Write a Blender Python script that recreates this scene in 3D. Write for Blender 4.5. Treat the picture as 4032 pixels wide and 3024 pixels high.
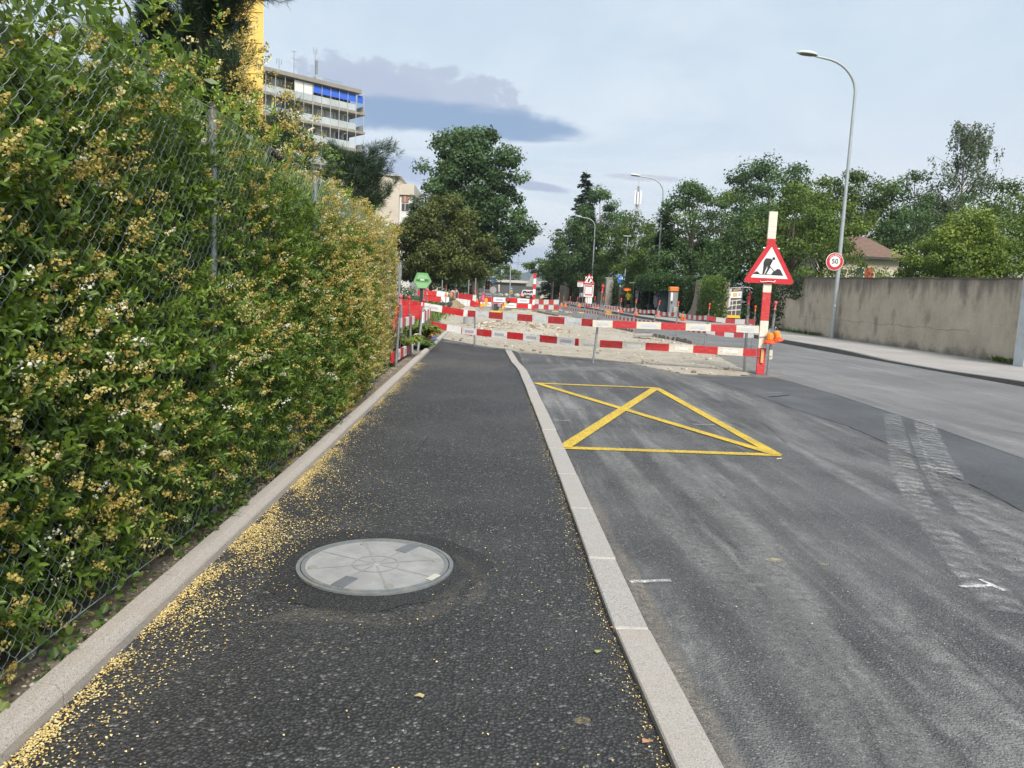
import bpy, math, random
import numpy as np
from mathutils import Vector, Matrix
random.seed(7)
RNG = np.random.default_rng(11)
for o in list(bpy.data.objects):
    bpy.data.objects.remove(o, do_unlink=True)
scene = bpy.context.scene
COL = scene.collection
R_ = math.radians

# ------------------------------------------------------------------ camera
F, CX, CY, H = 3028., 2016., 1512., 1.45          # focal length etc. in photo pixels (4032 wide)
PITCH, ROLL, YAW = R_(6.9), R_(2.6), R_(-1.55)
_fw = Vector((-math.sin(YAW)*math.cos(PITCH), math.cos(YAW)*math.cos(PITCH), -math.sin(PITCH)))
_r0 = Vector((math.cos(YAW), math.sin(YAW), 0)); _u0 = _r0.cross(_fw)
RT = _r0*math.cos(ROLL) + _u0*math.sin(ROLL); UP = RT.cross(_fw)
cd = bpy.data.cameras.new('camera'); cam = bpy.data.objects.new('camera', cd); COL.objects.link(cam)
cd.sensor_fit = 'HORIZONTAL'; cd.sensor_width = 36.; cd.lens = F/4032.*36.
cd.clip_start = .05; cd.clip_end = 20000
m3 = Matrix((RT, UP, -_fw)).transposed()
cam.matrix_world = Matrix.Translation((0, 0, H)) @ m3.to_4x4()
scene.camera = cam
scene.render.resolution_x = 1024; scene.render.resolution_y = 768

# photo-measuring helpers: a pixel is a direction, the distance comes from the surface it touches
REG = {'1': (1500, 950, 2.765), '2': (2200, 950, 2.765), '3': (2800, 900, 2.765), '4': (900, 150, 2.074), 'A': (1540, 1050, 6.144),
       'B': (1850, 1020, 5.53), 'C': (2220, 1020, 6.379), 'D': (2500, 1050, 4.739), '7': (1500, 1150, 5.35), '8': (2900, 1200, 5.53),
       'T': (1200, 450, 2.011), 'U': (2100, 600, 2.011), 'V': (0, 0, 1/1.8228), '6': (3000, 1300, 1.508), '9': (1900, 1800, 1.3555), 'S': (0, 0, 1.)}
def ray(r, x, y):
    o = REG[r]; u = o[0]+x/o[2]; v = o[1]+y/o[2]
    return _fw + RT*((u-CX)/F) - UP*((v-CY)/F)
CAM = Vector((0, 0, H))
def G(r, x, y, z=0.):
    d = ray(r, x, y); return CAM + d*((z-H)/d.z)
def YY(r, x, y, yd):
    d = ray(r, x, y); return CAM + d*(yd/d.y)
def XX(r, x, y, xd):
    d = ray(r, x, y); return CAM + d*(xd/d.x)

# ------------------------------------------------------------------ world, sun, exposure
SUN_EL, SUN_AZ = R_(45), R_(163)       # azimuth from +Y towards +X
sdir = Vector((math.sin(SUN_AZ)*math.cos(SUN_EL), math.cos(SUN_AZ)*math.cos(SUN_EL), math.sin(SUN_EL)))
sl = bpy.data.lights.new('sun', 'SUN'); sl.energy = 1.5; sl.angle = R_(20); sl.color = (1., .94, .85)
so = bpy.data.objects.new('sun', sl); COL.objects.link(so); so.rotation_euler = sdir.to_track_quat('Z', 'Y').to_euler()
vs = scene.view_settings; vs.view_transform = 'Standard'; vs.look = 'None'; vs.gamma = 1; vs.exposure = 1.75; vs.use_curve_mapping = False

class NT:
    def __init__(s, tree): s.t = tree
    def n(s, typ, **kw):
        nd = s.t.nodes.new(typ)
        for k, v in kw.items():
            if k in ('inp',):
                for a, b in v.items(): s.set(nd, a, b)
            else: setattr(nd, k, v)
        return nd
    def set(s, nd, key, val):
        sock = nd.inputs[key]
        if isinstance(val, bpy.types.NodeSocket): s.t.links.new(val, sock)
        else:
            try: sock.default_value = val
            except Exception: sock.default_value = tuple(val)+(1.,)
    def m(s, op, a, b=0., c=0., clamp=False):
        nd = s.n('ShaderNodeMath', operation=op, use_clamp=clamp)
        s.set(nd, 0, a); s.set(nd, 1, b)
        if op in ('MULTIPLY_ADD', 'SMOOTH_MIN', 'SMOOTH_MAX', 'COMPARE'): s.set(nd, 2, c)
        return nd.outputs[0]
    def mix(s, f, a, b, mode='MIX'):
        nd = s.n('ShaderNodeMix', data_type='RGBA', blend_type=mode)
        s.set(nd, 0, f)
        for k, v in ((6, a), (7, b)):
            s.set(nd, k, v if isinstance(v, bpy.types.NodeSocket) else tuple(v)[:3]+(1.,))
        return nd.outputs[2]
    def noise(s, vec, scale, det=4., rough=.55, dist=0.):
        nd = s.n('ShaderNodeTexNoise'); s.t.links.new(vec, nd.inputs['Vector'])
        nd.inputs['Scale'].default_value = scale; nd.inputs['Detail'].default_value = det
        nd.inputs['Roughness'].default_value = rough; nd.inputs['Distortion'].default_value = dist
        return nd.outputs['Fac']
    def vor(s, vec, scale, feat='F1', out='Distance'):
        nd = s.n('ShaderNodeTexVoronoi', feature=feat); s.t.links.new(vec, nd.inputs['Vector']); nd.inputs['Scale'].default_value = scale
        return nd.outputs[out]
    def ss(s, x, a, b):
        nd = s.n('ShaderNodeMapRange', interpolation_type='SMOOTHSTEP'); s.set(nd, 0, x)
        nd.inputs[1].default_value = a; nd.inputs[2].default_value = b; return nd.outputs[0]
    def lin(s, x, a, b, c=0., d=1.):
        nd = s.n('ShaderNodeMapRange'); s.set(nd, 0, x)
        for i, v in enumerate((a, b, c, d)): nd.inputs[i+1].default_value = v
        return nd.outputs[0]
    def map(s, vec, scale=(1, 1, 1), loc=(0, 0, 0), rot=(0, 0, 0)):
        nd = s.n('ShaderNodeMapping'); s.t.links.new(vec, nd.inputs[0])
        nd.inputs['Scale'].default_value = scale; nd.inputs['Location'].default_value = loc; nd.inputs['Rotation'].default_value = rot
        return nd.outputs[0]
    def ramp(s, f, stops):
        nd = s.n('ShaderNodeValToRGB'); s.t.links.new(f, nd.inputs[0]); e = nd.color_ramp.elements
        while len(e) < len(stops): e.new(.5)
        for el, (p, c) in zip(e, stops): el.position = p; el.color = tuple(c)[:3]+(1.,)
        return nd.outputs[0]

w = bpy.data.worlds.new('World'); scene.world = w; w.use_nodes = True
def build_world():
    t = NT(w.node_tree); w.node_tree.nodes.clear()
    tc = t.n('ShaderNodeTexCoord').outputs['Generated']
    sky = t.n('ShaderNodeTexSky', sky_type='NISHITA'); sky.sun_disc = False; sky.sun_elevation = SUN_EL; sky.sun_rotation = SUN_AZ
    sky.air_density = 1.0; sky.dust_density = 2.0; sky.ozone_density = 1.0
    sp = t.n('ShaderNodeSeparateXYZ'); w.node_tree.links.new(tc, sp.inputs[0]); x, y, z = sp.outputs
    zc = t.m('MAXIMUM', z, 0.)
    den = t.m('ADD', zc, .12)
    cv = t.n('ShaderNodeCombineXYZ'); t.set(cv, 0, t.m('DIVIDE', x, den)); t.set(cv, 1, t.m('DIVIDE', y, den)); p = cv.outputs[0]
    hi = t.noise(t.map(p, (.55, .3, 1), rot=(0, 0, R_(18))), 1.6, 6, .6, .5)
    el = t.lin(zc, 0., .55)
    veil = t.ramp(el, [(0, (.272, .266, .274)), (.2, (.245, .25, .263)), (.5, (.19, .222, .246)), (1, (.175, .214, .25))])
    veil = t.mix(t.ss(hi, .40, .70), veil, (.245, .262, .273))
    veil = t.mix(t.m('MULTIPLY', t.ss(t.noise(t.map(p, (.5, .9, 1), (3, 1, 0)), 1.1, 6, .6, .9), .47, .72), .6), veil, (.158, .192, .223))
    sks = t.n('ShaderNodeVectorMath', operation='SCALE'); t.set(sks, 0, sky.outputs[0]); sks.inputs['Scale'].default_value = .1
    col = t.mix(.9, sks.outputs[0], veil)
    # clouds in front of the street, in slopes (a = x/y, e = z/y)
    ys = t.m('MAXIMUM', y, .05); a = t.m('DIVIDE', x, ys); e = t.m('DIVIDE', z, ys)
    cc = t.n('ShaderNodeCombineXYZ'); t.set(cc, 0, a); t.set(cc, 1, e); q = cc.outputs[0]
    n1 = t.noise(t.map(q, (1, 1.5, 1)), 12, 9, .68, .2); n2 = t.noise(t.map(q, (1, 2.6, 1), (4, 2, 0)), 14, 6, .6, .6)
    front = t.ss(y, .15, .3)
    def cloud(col, vx, vy, hw, hh, tilt, c, amt, nz, ns=.9, edge=.35):
        d = ray('V', vx, vy); a0, e0 = d.x/d.y, d.z/d.y
        da = t.m('SUBTRACT', a, a0); de = t.m('SUBTRACT', e, e0)
        de = t.m('SUBTRACT', de, t.m('MULTIPLY', da, tilt))
        r = t.m('ADD', t.m('POWER', t.m('ABSOLUTE', t.m('DIVIDE', da, hw/1661.)), 2.4), t.m('POWER', t.m('ABSOLUTE', t.m('DIVIDE', de, hh/1661.)), 2.))
        f = t.m('ADD', t.m('SUBTRACT', 1., r), t.m('MULTIPLY', t.m('SUBTRACT', nz, .5), ns*4))
        f = t.m('MULTIPLY', t.m('MULTIPLY', t.ss(f, 0., edge), amt), front)
        return t.mix(f, col, c)
    col = cloud(col, 905, 203, 270, 66, -.12, (.155, .178, .222), .9, n1, .95, .35)
    col = cloud(col, 810, 200, 150, 62, -.05, (.15, .174, .22), .85, n1, .7, .6)
    col = cloud(col, 985, 258, 300, 42, -.06, (.088, .128, .19), .95, n2, .36, .7)
    col = cloud(col, 800, 245, 170, 42, 0., (.092, .132, .195), .88, n2, .38, .8)
    col = cloud(col, 880, 368, 75, 34, -.2, (.14, .17, .23), .85, n2, .5, .9)
    col = cloud(col, 1165, 403, 75, 12, -.1, (.135, .157, .205), .85, n2, .6, .8)
    col = cloud(col, 1390, 384, 90, 8, 0., (.175, .185, .215), .7, n2, .8, 1.)
    col = cloud(col, 1140, 560, 160, 48, 0., (.178, .205, .255), .85, n2, .4, 1.2)
    fin = t.n('ShaderNodeVectorMath', operation='SCALE'); t.set(fin, 0, col); fin.inputs['Scale'].default_value = 10.; col = fin.outputs[0]
    bg = t.n('ShaderNodeBackground'); bg.inputs[1].default_value = .1; w.node_tree.links.new(col, bg.inputs[0])
    out = t.n('ShaderNodeOutputWorld'); w.node_tree.links.new(bg.outputs[0], out.inputs[0])
build_world()
scene.cycles.max_bounces = 6; scene.cycles.transparent_max_bounces = 24; scene.cycles.volume_bounces = 0

# ------------------------------------------------------------------ materials
MATS = {}
def newmat(name):
    m = bpy.data.materials.new(name); m.use_nodes = True; nt = m.node_tree; nt.nodes.clear(); t = NT(nt)
    out = t.n('ShaderNodeOutputMaterial'); b = t.n('ShaderNodeBsdfPrincipled'); nt.links.new(b.outputs[0], out.inputs[0])
    MATS[name] = m
    return m, t, b, out
def pm(name, col, rough=.6, var=.18, vs_=6., bump=.0, bs=40., metal=0., dirt=None, ds=2., da=.5, emit=None, es=0., alpha=None, spec=.5, stretch=(1, 1, 1), coat=0.):
    if name in MATS: return MATS[name]
    m, t, b, out = newmat(name)
    ob = t.n('ShaderNodeTexCoord').outputs['Object']; v = t.map(ob, stretch)
    n = t.noise(v, vs_, 5, .6)
    c0 = tuple(x*(1-var) for x in col); c1 = tuple(min(1, x*(1+var)) for x in col)
    c = t.ramp(n, [(.25, c0), (.75, c1)])
    if dirt:
        d = t.ss(t.noise(t.map(ob, stretch, (7, 3, 1)), ds, 6, .65), .48, .72)
        c = t.mix(t.m('MULTIPLY', d, da), c, dirt)
    t.set(b, 'Base Color', c); b.inputs['Roughness'].default_value = rough; b.inputs['Metallic'].default_value = metal
    b.inputs['Specular IOR Level'].default_value = spec; b.inputs['Coat Weight'].default_value = coat
    t.set(b, 'Roughness', t.lin(n, .2, .8, max(0.03, rough-.08), min(1, rough+.08)))
    if emit: b.inputs['Emission Color'].default_value = tuple(emit)+(1.,); b.inputs['Emission Strength'].default_value = es
    if bump:
        bp = t.n('ShaderNodeBump'); bp.inputs['Strength'].default_value = 1.; bp.inputs['Distance'].default_value = bump
        t.set(bp, 'Height', t.noise(v, bs, 4, .6)); t.set(b, 'Normal', bp.outputs[0])
    return m

def leafmat(name, stops, rough=.5, trans=.3, spec=.35):
    if name in MATS: return MATS[name]
    m, t, b, out = newmat(name)
    at = t.n('ShaderNodeAttribute', attribute_name='tint')
    c = t.ramp(at.outputs['Fac'], stops)
    t.set(b, 'Base Color', c); b.inputs['Roughness'].default_value = rough; b.inputs['Specular IOR Level'].default_value = spec
    tr = t.n('ShaderNodeBsdfTranslucent'); t.set(tr, 0, t.mix(.5, c, (.25, .3, .03), 'MIX'))
    mx = t.n('ShaderNodeMixShader'); mx.inputs[0].default_value = trans
    m.node_tree.links.new(b.outputs[0], mx.inputs[1]); m.node_tree.links.new(tr.outputs[0], mx.inputs[2]); m.node_tree.links.new(mx.outputs[0], out.inputs[0])
    return m

def asphalt(name, dark, light, scale, bump, dust=None, dusta=.0, grain=.5, rough=.82, patch=.25, pscale=.7):
    m, t, b, out = newmat(name)
    ob = t.n('ShaderNodeTexCoord').outputs['Object']
    wob = t.n('ShaderNodeVectorMath', operation='ADD')
    nz = t.n('ShaderNodeTexNoise'); t.set(nz, 'Vector', ob); nz.inputs['Scale'].default_value = scale*.7
    sc = t.n('ShaderNodeVectorMath', operation='SCALE'); t.set(sc, 0, nz.outputs['Color']); sc.inputs['Scale'].default_value = .6/scale
    t.set(wob, 0, ob); t.set(wob, 1, sc.outputs[0]); v = wob.outputs[0]
    d1 = t.vor(v, scale); c1 = t.vor(v, scale, 'F1', 'Color')
    sep = t.n('ShaderNodeSeparateColor'); t.set(sep, 0, c1); r1 = sep.outputs[0]
    fine = t.noise(ob, scale*3.2, 3, .7)
    hgt = t.m('MULTIPLY', t.m('SUBTRACT', 1., t.lin(d1, .1, .75)), t.lin(r1, 0, 1, .45, 1.))
    f = t.m('ADD', t.m('MULTIPLY', hgt, .55), t.m('MULTIPLY', fine, .45))
    c = t.mix(t.m('MULTIPLY', t.ss(f, .2, .75), 1.), dark, light)
    c = t.mix(t.m('MULTIPLY', t.ss(r1, .9, 1.), grain), c, tuple(min(1, 2.3*x+.03) for x in light))
    big = t.noise(ob, pscale, 6, .62)
    c = t.mix(t.m('MULTIPLY', t.ss(big, .35, .7), patch), c, tuple(x*1.9 for x in light))
    c = t.mix(t.m('MULTIPLY', t.ss(t.noise(t.map(ob, (1, 1, 1), (5, 9, 0)), pscale*2.7, 5, .6), .55, .78), patch), c, tuple(x*.5 for x in dark))
    if dust:
        st = t.noise(t.map(ob, (1.1, .12, 1), (0, 0, 0), (0, 0, R_(-14))), 1.6, 6, .65)
        st2 = t.noise(t.map(ob, (3.5, .25, 1), (2, 7, 0), (0, 0, R_(-8))), 1.4, 6, .65)
        dm = t.m('MULTIPLY', t.m('ADD', t.ss(st, .48, .72), t.m('MULTIPLY', t.ss(st2, .5, .75), .6)), t.lin(fine, .3, .7, .2, 1.1))
        dm = t.m('MULTIPLY', dm, t.lin(t.noise(ob, 9, 7, .75), .34, .64, .25, 1.3))
        c = t.mix(t.m('MULTIPLY', dm, dusta, clamp=True), c, dust)
    t.set(b, 'Base Color', c); b.inputs['Roughness'].default_value = rough; b.inputs['Specular IOR Level'].default_value = .45
    t.set(b, 'Roughness', t.lin(r1, 0, 1, rough-.2, rough+.1))
    bp = t.n('ShaderNodeBump'); bp.inputs['Distance'].default_value = bump; bp.inputs['Strength'].default_value = 1.
    t.set(bp, 'Height', t.m('ADD', hgt, t.m('MULTIPLY', fine, .5))); t.set(b, 'Normal', bp.outputs[0])
    return m

M_walk = asphalt('asphalt_path', (.017, .017, .018), (.11, .108, .106), 74, .014, None, 0, .7, .66, .14, .9)
M_ring = asphalt('asphalt_ring', (.014, .014, .015), (.075, .074, .073), 85, .012, None, 0, .3, .7, .08, 2.)
M_new = asphalt('asphalt_patch', (.042, .043, .045), (.15, .15, .15), 96, .01, (.40, .395, .38), 1.0, .5, .8, .28, .55)
M_band = asphalt('asphalt_band', (.042, .045, .05), (.115, .12, .128), 130, .004, (.28, .29, .28), .25, .4, .8, .2, .6)
M_old = asphalt('asphalt_road', (.10, .099, .098), (.195, .19, .188), 150, .003, (.38, .37, .36), .5, .4, .85, .22, .35)
M_side = asphalt('asphalt_pavement', (.27, .25, .235), (.38, .36, .34), 130, .003, (.42, .40, .38), .35, .4, .85, .2, .4)

def granite(name, a, b_, spk):
    m, t, b, out = newmat(name)
    ob = t.n('ShaderNodeTexCoord').outputs['Object']
    n = t.noise(ob, 220, 3, .7); n2 = t.noise(ob, 4, 5, .6)
    oi = t.n('ShaderNodeObjectInfo').outputs['Random']
    c = t.ramp(n, [(.3, a), (.55, b_), (.72, tuple(min(1, x*1.35) for x in b_))])
    c = t.mix(t.m('MULTIPLY', t.ss(t.noise(ob, 150, 2, .6), .6, .68), .7), c, spk)
    c = t.mix(t.m('MULTIPLY', t.ss(n2, .5, .8), .4), c, (.33, .27, .22)); c = t.mix(t.m('MULTIPLY', t.m('SUBTRACT', 1., t.ss(t.vor(ob, 55), .05, .22)), .5), c, (.12, .1, .085))
    c = t.mix(t.lin(oi, 0, 1, 0., .35), c, (.42, .36, .30))
    t.set(b, 'Base Color', c); b.inputs['Roughness'].default_value = .8
    bp = t.n('ShaderNodeBump'); bp.inputs['Distance'].default_value = .0025; t.set(bp, 'Height', n); t.set(b, 'Normal', bp.outputs[0])
    return m
M_granite = granite('granite', (.15, .145, .14), (.42, .40, .375), (.09, .085, .08))
M_conc = granite('concrete_edging', (.22, .195, .175), (.46, .42, .375), (.1, .08, .07))
M_mortar = pm('mortar', (.5, .47, .42), .9, .2, 30)

M_steel = pm('galvanised_steel', (.36, .38, .39), .42, .25, 14, metal=.75, dirt=(.2, .18, .15), da=.4)
M_steel_d = pm('weathered_steel', (.22, .23, .23), .55, .3, 20, metal=.6, dirt=(.14, .09, .06), da=.6, ds=8)
M_red = pm('red_plastic', (.55, .02, .025), .42, .15, 9, dirt=(.34, .15, .12), da=.55, ds=6)
M_white = pm('white_plastic', (.8, .8, .79), .45, .06, 9, dirt=(.45, .41, .35), da=.55, ds=7)
M_redw = pm('red_paint_worn', (.52, .03, .035), .55, .2, 14, .0008, 90, dirt=(.45, .27, .22), da=.45, ds=9, stretch=(1, 1, 6))
M_whitew = pm('cream_paint_worn', (.72, .66, .55), .65, .1, 14, .001, 90, dirt=(.38, .31, .23), da=.6, ds=8, stretch=(1, 1, 6))
M_refl = pm('reflective_patch', (.55, .6, .66), .3, .1, 60)
M_refl2 = pm('reflective_patch_grey', (.47, .47, .48), .3, .08, 60)
M_redcap = pm('red_cap', (.62, .05, .05), .45, .15, 20)
M_black = pm('black_paint', (.012, .012, .014), .45, .2, 10)
M_dark = pm('dark_grey', (.045, .047, .05), .6, .2, 10)
M_orange = pm('orange_lens', (.85, .27, .02), .25, .1, 30, coat=.4)
M_orangered = pm('orange_red_plastic', (.85, .09, .02), .4, .1, 20)
def paintmat():
    m, t, b, out = newmat('yellow_road_paint'); ob = t.n('ShaderNodeTexCoord').outputs['Object']
    st = t.vor(ob, 100); fine = t.noise(ob, 240, 3, .7); big = t.noise(ob, 2.2, 6, .65)
    c = t.ramp(t.noise(ob, 7, 5, .6), [(.3, (.7, .46, .03)), (.7, (.85, .6, .045))])
    c = t.mix(t.m('MULTIPLY', t.ss(t.m('ADD', st, t.m('MULTIPLY', big, .5)), .72, .95), .8), c, (.1, .09, .07))
    c = t.mix(t.m('MULTIPLY', t.ss(t.noise(t.map(ob, (1, .35, 1), (3, 8, 0)), 5, 6, .7), .56, .72), .35), c, (.35, .28, .12))
    c = t.mix(t.m('MULTIPLY', t.ss(fine, .62, .72), .5), c, (.16, .13, .07))
    t.set(b, 'Base Color', c); b.inputs['Roughness'].default_value = .75
    bp = t.n('ShaderNodeBump'); bp.inputs['Distance'].default_value = .005; t.set(bp, 'Height', t.m('SUBTRACT', fine, st)); t.set(b, 'Normal', bp.outputs[0]); return m
M_yellowp = paintmat()
M_whitep = pm('white_road_paint', (.62, .62, .6), .8, .2, 60, dirt=(.2, .2, .2), da=.6, ds=14)
M_concw = pm('concrete_grey', (.33, .32, .30), .85, .15, 3, .003, 60, dirt=(.16, .15, .13), da=.5, ds=1.2)
M_soil = pm('soil', (.13, .095, .06), .95, .35, 12, .02, 30, dirt=(.25, .21, .15), da=.6, ds=9)
M_bark = pm('bark', (.085, .07, .052), .95, .4, 9, .012, 26, stretch=(1, 1, .25))
M_barkb = pm('birch_bark', (.35, .33, .3), .9, .4, 6, .004, 20, dirt=(.05, .045, .04), da=.8, ds=5, stretch=(.6, .6, 3))
M_twig = pm('twig', (.09, .075, .035), .85, .3, 30)
M_glass = pm('dark_glass', (.03, .045, .05), .08, .3, 1.5, spec=.8)
M_skin1 = pm('skin', (.32, .19, .13), .55, .08, 20)
M_skin2 = pm('skin_dark', (.12, .065, .04), .5, .08, 20)
M_hair = pm('hair_dark', (.012, .01, .009), .6, .3, 40)

# ------------------------------------------------------------------ mesh builder
W = {}
class MB:
    def __init__(s): s.v = []; s.f = []; s.mi = []; s.sm = []; s.cur = 0; s.smooth = False
    def add(s, vs_, fs):
        o = len(s.v); s.v += [tuple(p) for p in vs_]
        for f in fs: s.f.append([o+i for i in f]); s.mi.append(s.cur); s.sm.append(s.smooth)
    def box(s, c, size, ax=None, ay=None, az=None, taper=None):
        c = Vector(c); ax = Vector(ax or (1, 0, 0)); az = Vector(az or (0, 0, 1)); ay = Vector(ay) if ay else az.cross(ax)
        hx, hy, hz = (k/2 for k in size); vs_ = []
        for k, (i, j, l) in enumerate([(-1, -1, -1), (1, -1, -1), (1, 1, -1), (-1, 1, -1), (-1, -1, 1), (1, -1, 1), (1, 1, 1), (-1, 1, 1)]):
            tx = ty = 1.
            if taper and l > 0: tx, ty = taper
            vs_.append(c+ax*hx*i*tx+ay*hy*j*ty+az*hz*l)
        s.add(vs_, [(0, 3, 2, 1), (4, 5, 6, 7), (0, 1, 5, 4), (1, 2, 6, 5), (2, 3, 7, 6), (3, 0, 4, 7)]); return s
    def bbox(s, c, size, b=.01, ax=None, az=None, ay=None):
        """box with chamfered vertical and horizontal edges"""
        c = Vector(c); ax = Vector(ax or (1, 0, 0)); az = Vector(az or (0, 0, 1)); ay = Vector(ay) if ay else az.cross(ax)
        hx, hy, hz = (k/2 for k in size); rings = []
        for z, ins in ((-hz, b), (-hz+b, 0), (hz-b, 0), (hz, b)):
            X, Y_ = hx-ins, hy-ins
            pts = [(-X+b, -Y_), (X-b, -Y_), (X, -Y_+b), (X, Y_-b), (X-b, Y_), (-X+b, Y_), (-X, Y_-b), (-X, -Y_+b)]
            rings.append([c+ax*p+ay*q+az*z for p, q in pts])
        vs_ = [p for r in rings for p in r]; fs = [tuple(range(7, -1, -1)), tuple(range(24, 32))]
        for k in range(3):
            for i in range(8): fs.append((k*8+i, k*8+(i+1) % 8, k*8+8+(i+1) % 8, k*8+8+i))
        s.add(vs_, fs); return s
    def tube(s, pts, r, n=8, caps=True):
        pts = [Vector(p) for p in pts]; m = len(pts); rr = r if isinstance(r, (list, tuple)) else [r]*m
        vs_ = []; prev = None
        for i, p in enumerate(pts):
            d = (pts[min(i+1, m-1)]-pts[max(i-1, 0)]).normalized()
            if prev is None:
                a = d.cross(Vector((0, 0, 1))) if abs(d.z) < .9 else d.cross(Vector((1, 0, 0)))
            else: a = prev-d*prev.dot(d)
            a.normalize(); b = d.cross(a); prev = a
            for k in range(n):
                t = 2*math.pi*k/n; vs_.append(p+(a*math.cos(t)+b*math.sin(t))*rr[i])
        fs = [(i*n+k, i*n+(k+1) % n, (i+1)*n+(k+1) % n, (i+1)*n+k) for i in range(m-1) for k in range(n)]
        sm = s.smooth; s.smooth = True; s.add(vs_, fs); s.smooth = sm
        if caps: s.add(vs_[:n], [tuple(range(n-1, -1, -1))]); s.add(vs_[-n:], [tuple(range(n))])
        return s
    def lathe(s, base, prof, n=12, az=None, ax=None):
        az = Vector(az or (0, 0, 1)).normalized(); ax = Vector(ax) if ax else (az.orthogonal()); ax.normalize(); ay = az.cross(ax); base = Vector(base)
        vs_ = [base+az*z+(ax*math.cos(2*math.pi*k/n)+ay*math.sin(2*math.pi*k/n))*r for r, z in prof for k in range(n)]
        fs = [(i*n+k, i*n+(k+1) % n, (i+1)*n+(k+1) % n, (i+1)*n+k) for i in range(len(prof)-1) for k in range(n)]
        fs.append(tuple(range(n-1, -1, -1))); fs.append(tuple((len(prof)-1)*n+k for k in range(n)))
        s.add(vs_, fs); return s
    def prism(s, pts, off):
        """polygon (list of 3d points) extruded by vector off"""
        pts = [Vector(p) for p in pts]; off = Vector(off); n = len(pts)
        s.add(pts+[p+off for p in pts], [tuple(range(n)), tuple(range(2*n-1, n-1, -1))]+[(i, n+i, n+(i+1) % n, (i+1) % n) for i in range(n)]); return s
    def poly(s, pts): s.add(pts, [tuple(range(len(pts)))]); return s
    def build(s, name, mats, parent=None, origin=None):
        if not isinstance(mats, (list, tuple)): mats = [mats]
        o0 = W[parent.name] if parent else Vector(origin if origin else (0, 0, 0))
        me = bpy.data.meshes.new(name)
        me.from_pydata([tuple(Vector(p)-o0) for p in s.v], [], s.f)
        for m in mats: me.materials.append(m)
        me.polygons.foreach_set('material_index', s.mi); me.polygons.foreach_set('use_smooth', s.sm); me.update()
        ob = bpy.data.objects.new(name, me); COL.objects.link(ob)
        if parent: ob.parent = parent
        else: ob.location = o0
        W[ob.name] = o0
        return ob
def tag(o, label=None, cat=None, group=None, kind=None):
    for k, v in (('label', label), ('category', cat), ('group', group), ('kind', kind)):
        if v: o[k] = v
    return o
def thing(name, label, cat, loc, group=None):
    o = bpy.data.objects.new(name, None); COL.objects.link(o); o.location = Vector(loc); o.empty_display_size = .2
    W[o.name] = Vector(loc); tag(o, label, cat, group); return o
def struct(name, loc=(0, 0, 0)):
    o = bpy.data.objects.new(name, None); COL.objects.link(o); o.location = loc; W[o.name] = Vector(loc); o['kind'] = 'structure'; return o
def rawmesh(name, V, loops, starts, mats, parent=None, origin=None, tint=None, smooth=False, mi=None):
    o0 = np.array(W[parent.name] if parent else (origin if origin is not None else (0, 0, 0)), float)
    me = bpy.data.meshes.new(name); V = np.asarray(V, np.float32)-o0.astype(np.float32)
    me.vertices.add(len(V)); me.vertices.foreach_set('co', V.ravel())
    me.loops.add(len(loops)); me.loops.foreach_set('vertex_index', np.asarray(loops, np.int32))
    me.polygons.add(len(starts)); me.polygons.foreach_set('loop_start', np.asarray(starts, np.int32))
    for m in (mats if isinstance(mats, (list, tuple)) else [mats]): me.materials.append(m)
    if mi is not None: me.polygons.foreach_set('material_index', np.asarray(mi, np.int32))
    me.update(calc_edges=True)
    if tint is not None:
        at = me.attributes.new('tint', 'FLOAT', 'FACE'); at.data.foreach_set('value', np.asarray(tint, np.float32))
    if smooth: me.polygons.foreach_set('use_smooth', np.ones(len(starts), bool))
    ob = bpy.data.objects.new(name, me); COL.objects.link(ob)
    if parent: ob.parent = parent
    else: ob.location = o0
    W[ob.name] = Vector(o0); return ob
def nrm(a): return a/np.maximum(np.linalg.norm(a, axis=-1, keepdims=True), 1e-9)
def leaves(name, C, D, N, L, Wd, mat, parent, tint, hexa=True, fold=.25):
    """many folded leaf blades as one mesh: C base point, D axis, N face normal"""
    n = len(C); D = nrm(D); S = nrm(np.cross(N, D)); N = np.cross(D, S)
    L = np.broadcast_to(L, (n,))[:, None]; Wd = np.broadcast_to(Wd, (n,))[:, None]; f = Wd*fold
    if hexa:
        P = np.stack([C, C+D*L*.3+S*Wd*.48+N*f, C+D*L*.68+S*Wd*.42+N*f*.8, C+D*L-N*f*.3, C+D*L*.68-S*Wd*.42+N*f*.8, C+D*L*.3-S*Wd*.48+N*f], 1)
        idx = np.array([0, 1, 2, 3, 0, 3, 4, 5]); k = 6
        loops = (np.arange(n)[:, None]*k+idx).ravel(); starts = np.arange(2*n)*4; tt = np.repeat(tint, 2)
    else:
        P = np.stack([C, C+D*L*.5+S*Wd*.5+N*f, C+D*L, C+D*L*.5-S*Wd*.5+N*f], 1)
        loops = np.arange(4*n); starts = np.arange(n)*4; tt = tint
    return rawmesh(name, P.reshape(-1, 3), loops, starts, mat, parent, tint=np.clip(tt, 0, 1))
def runit(n, rng=RNG): return nrm(rng.normal(size=(n, 3)))
def sheet(name, pts, z, mat, kind='structure', parent=None):
    b = MB(); b.poly([(p[0], p[1], z) for p in pts]); o = b.build(name, mat, parent)
    if not parent: o['kind'] = kind
    return o
def vnoise(x, y, seed=0):
    """cheap smooth value noise on arrays"""
    def h(i, j): 
        s = np.sin(i*127.1+j*311.7+seed*74.7)*43758.5453; return s-np.floor(s)
    i, j = np.floor(x), np.floor(y); u, v = x-i, y-j; u = u*u*(3-2*u); v = v*v*(3-2*v)
    return (h(i, j)*(1-u)+h(i+1, j)*u)*(1-v)+(h(i, j+1)*(1-u)+h(i+1, j+1)*u)*v
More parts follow.
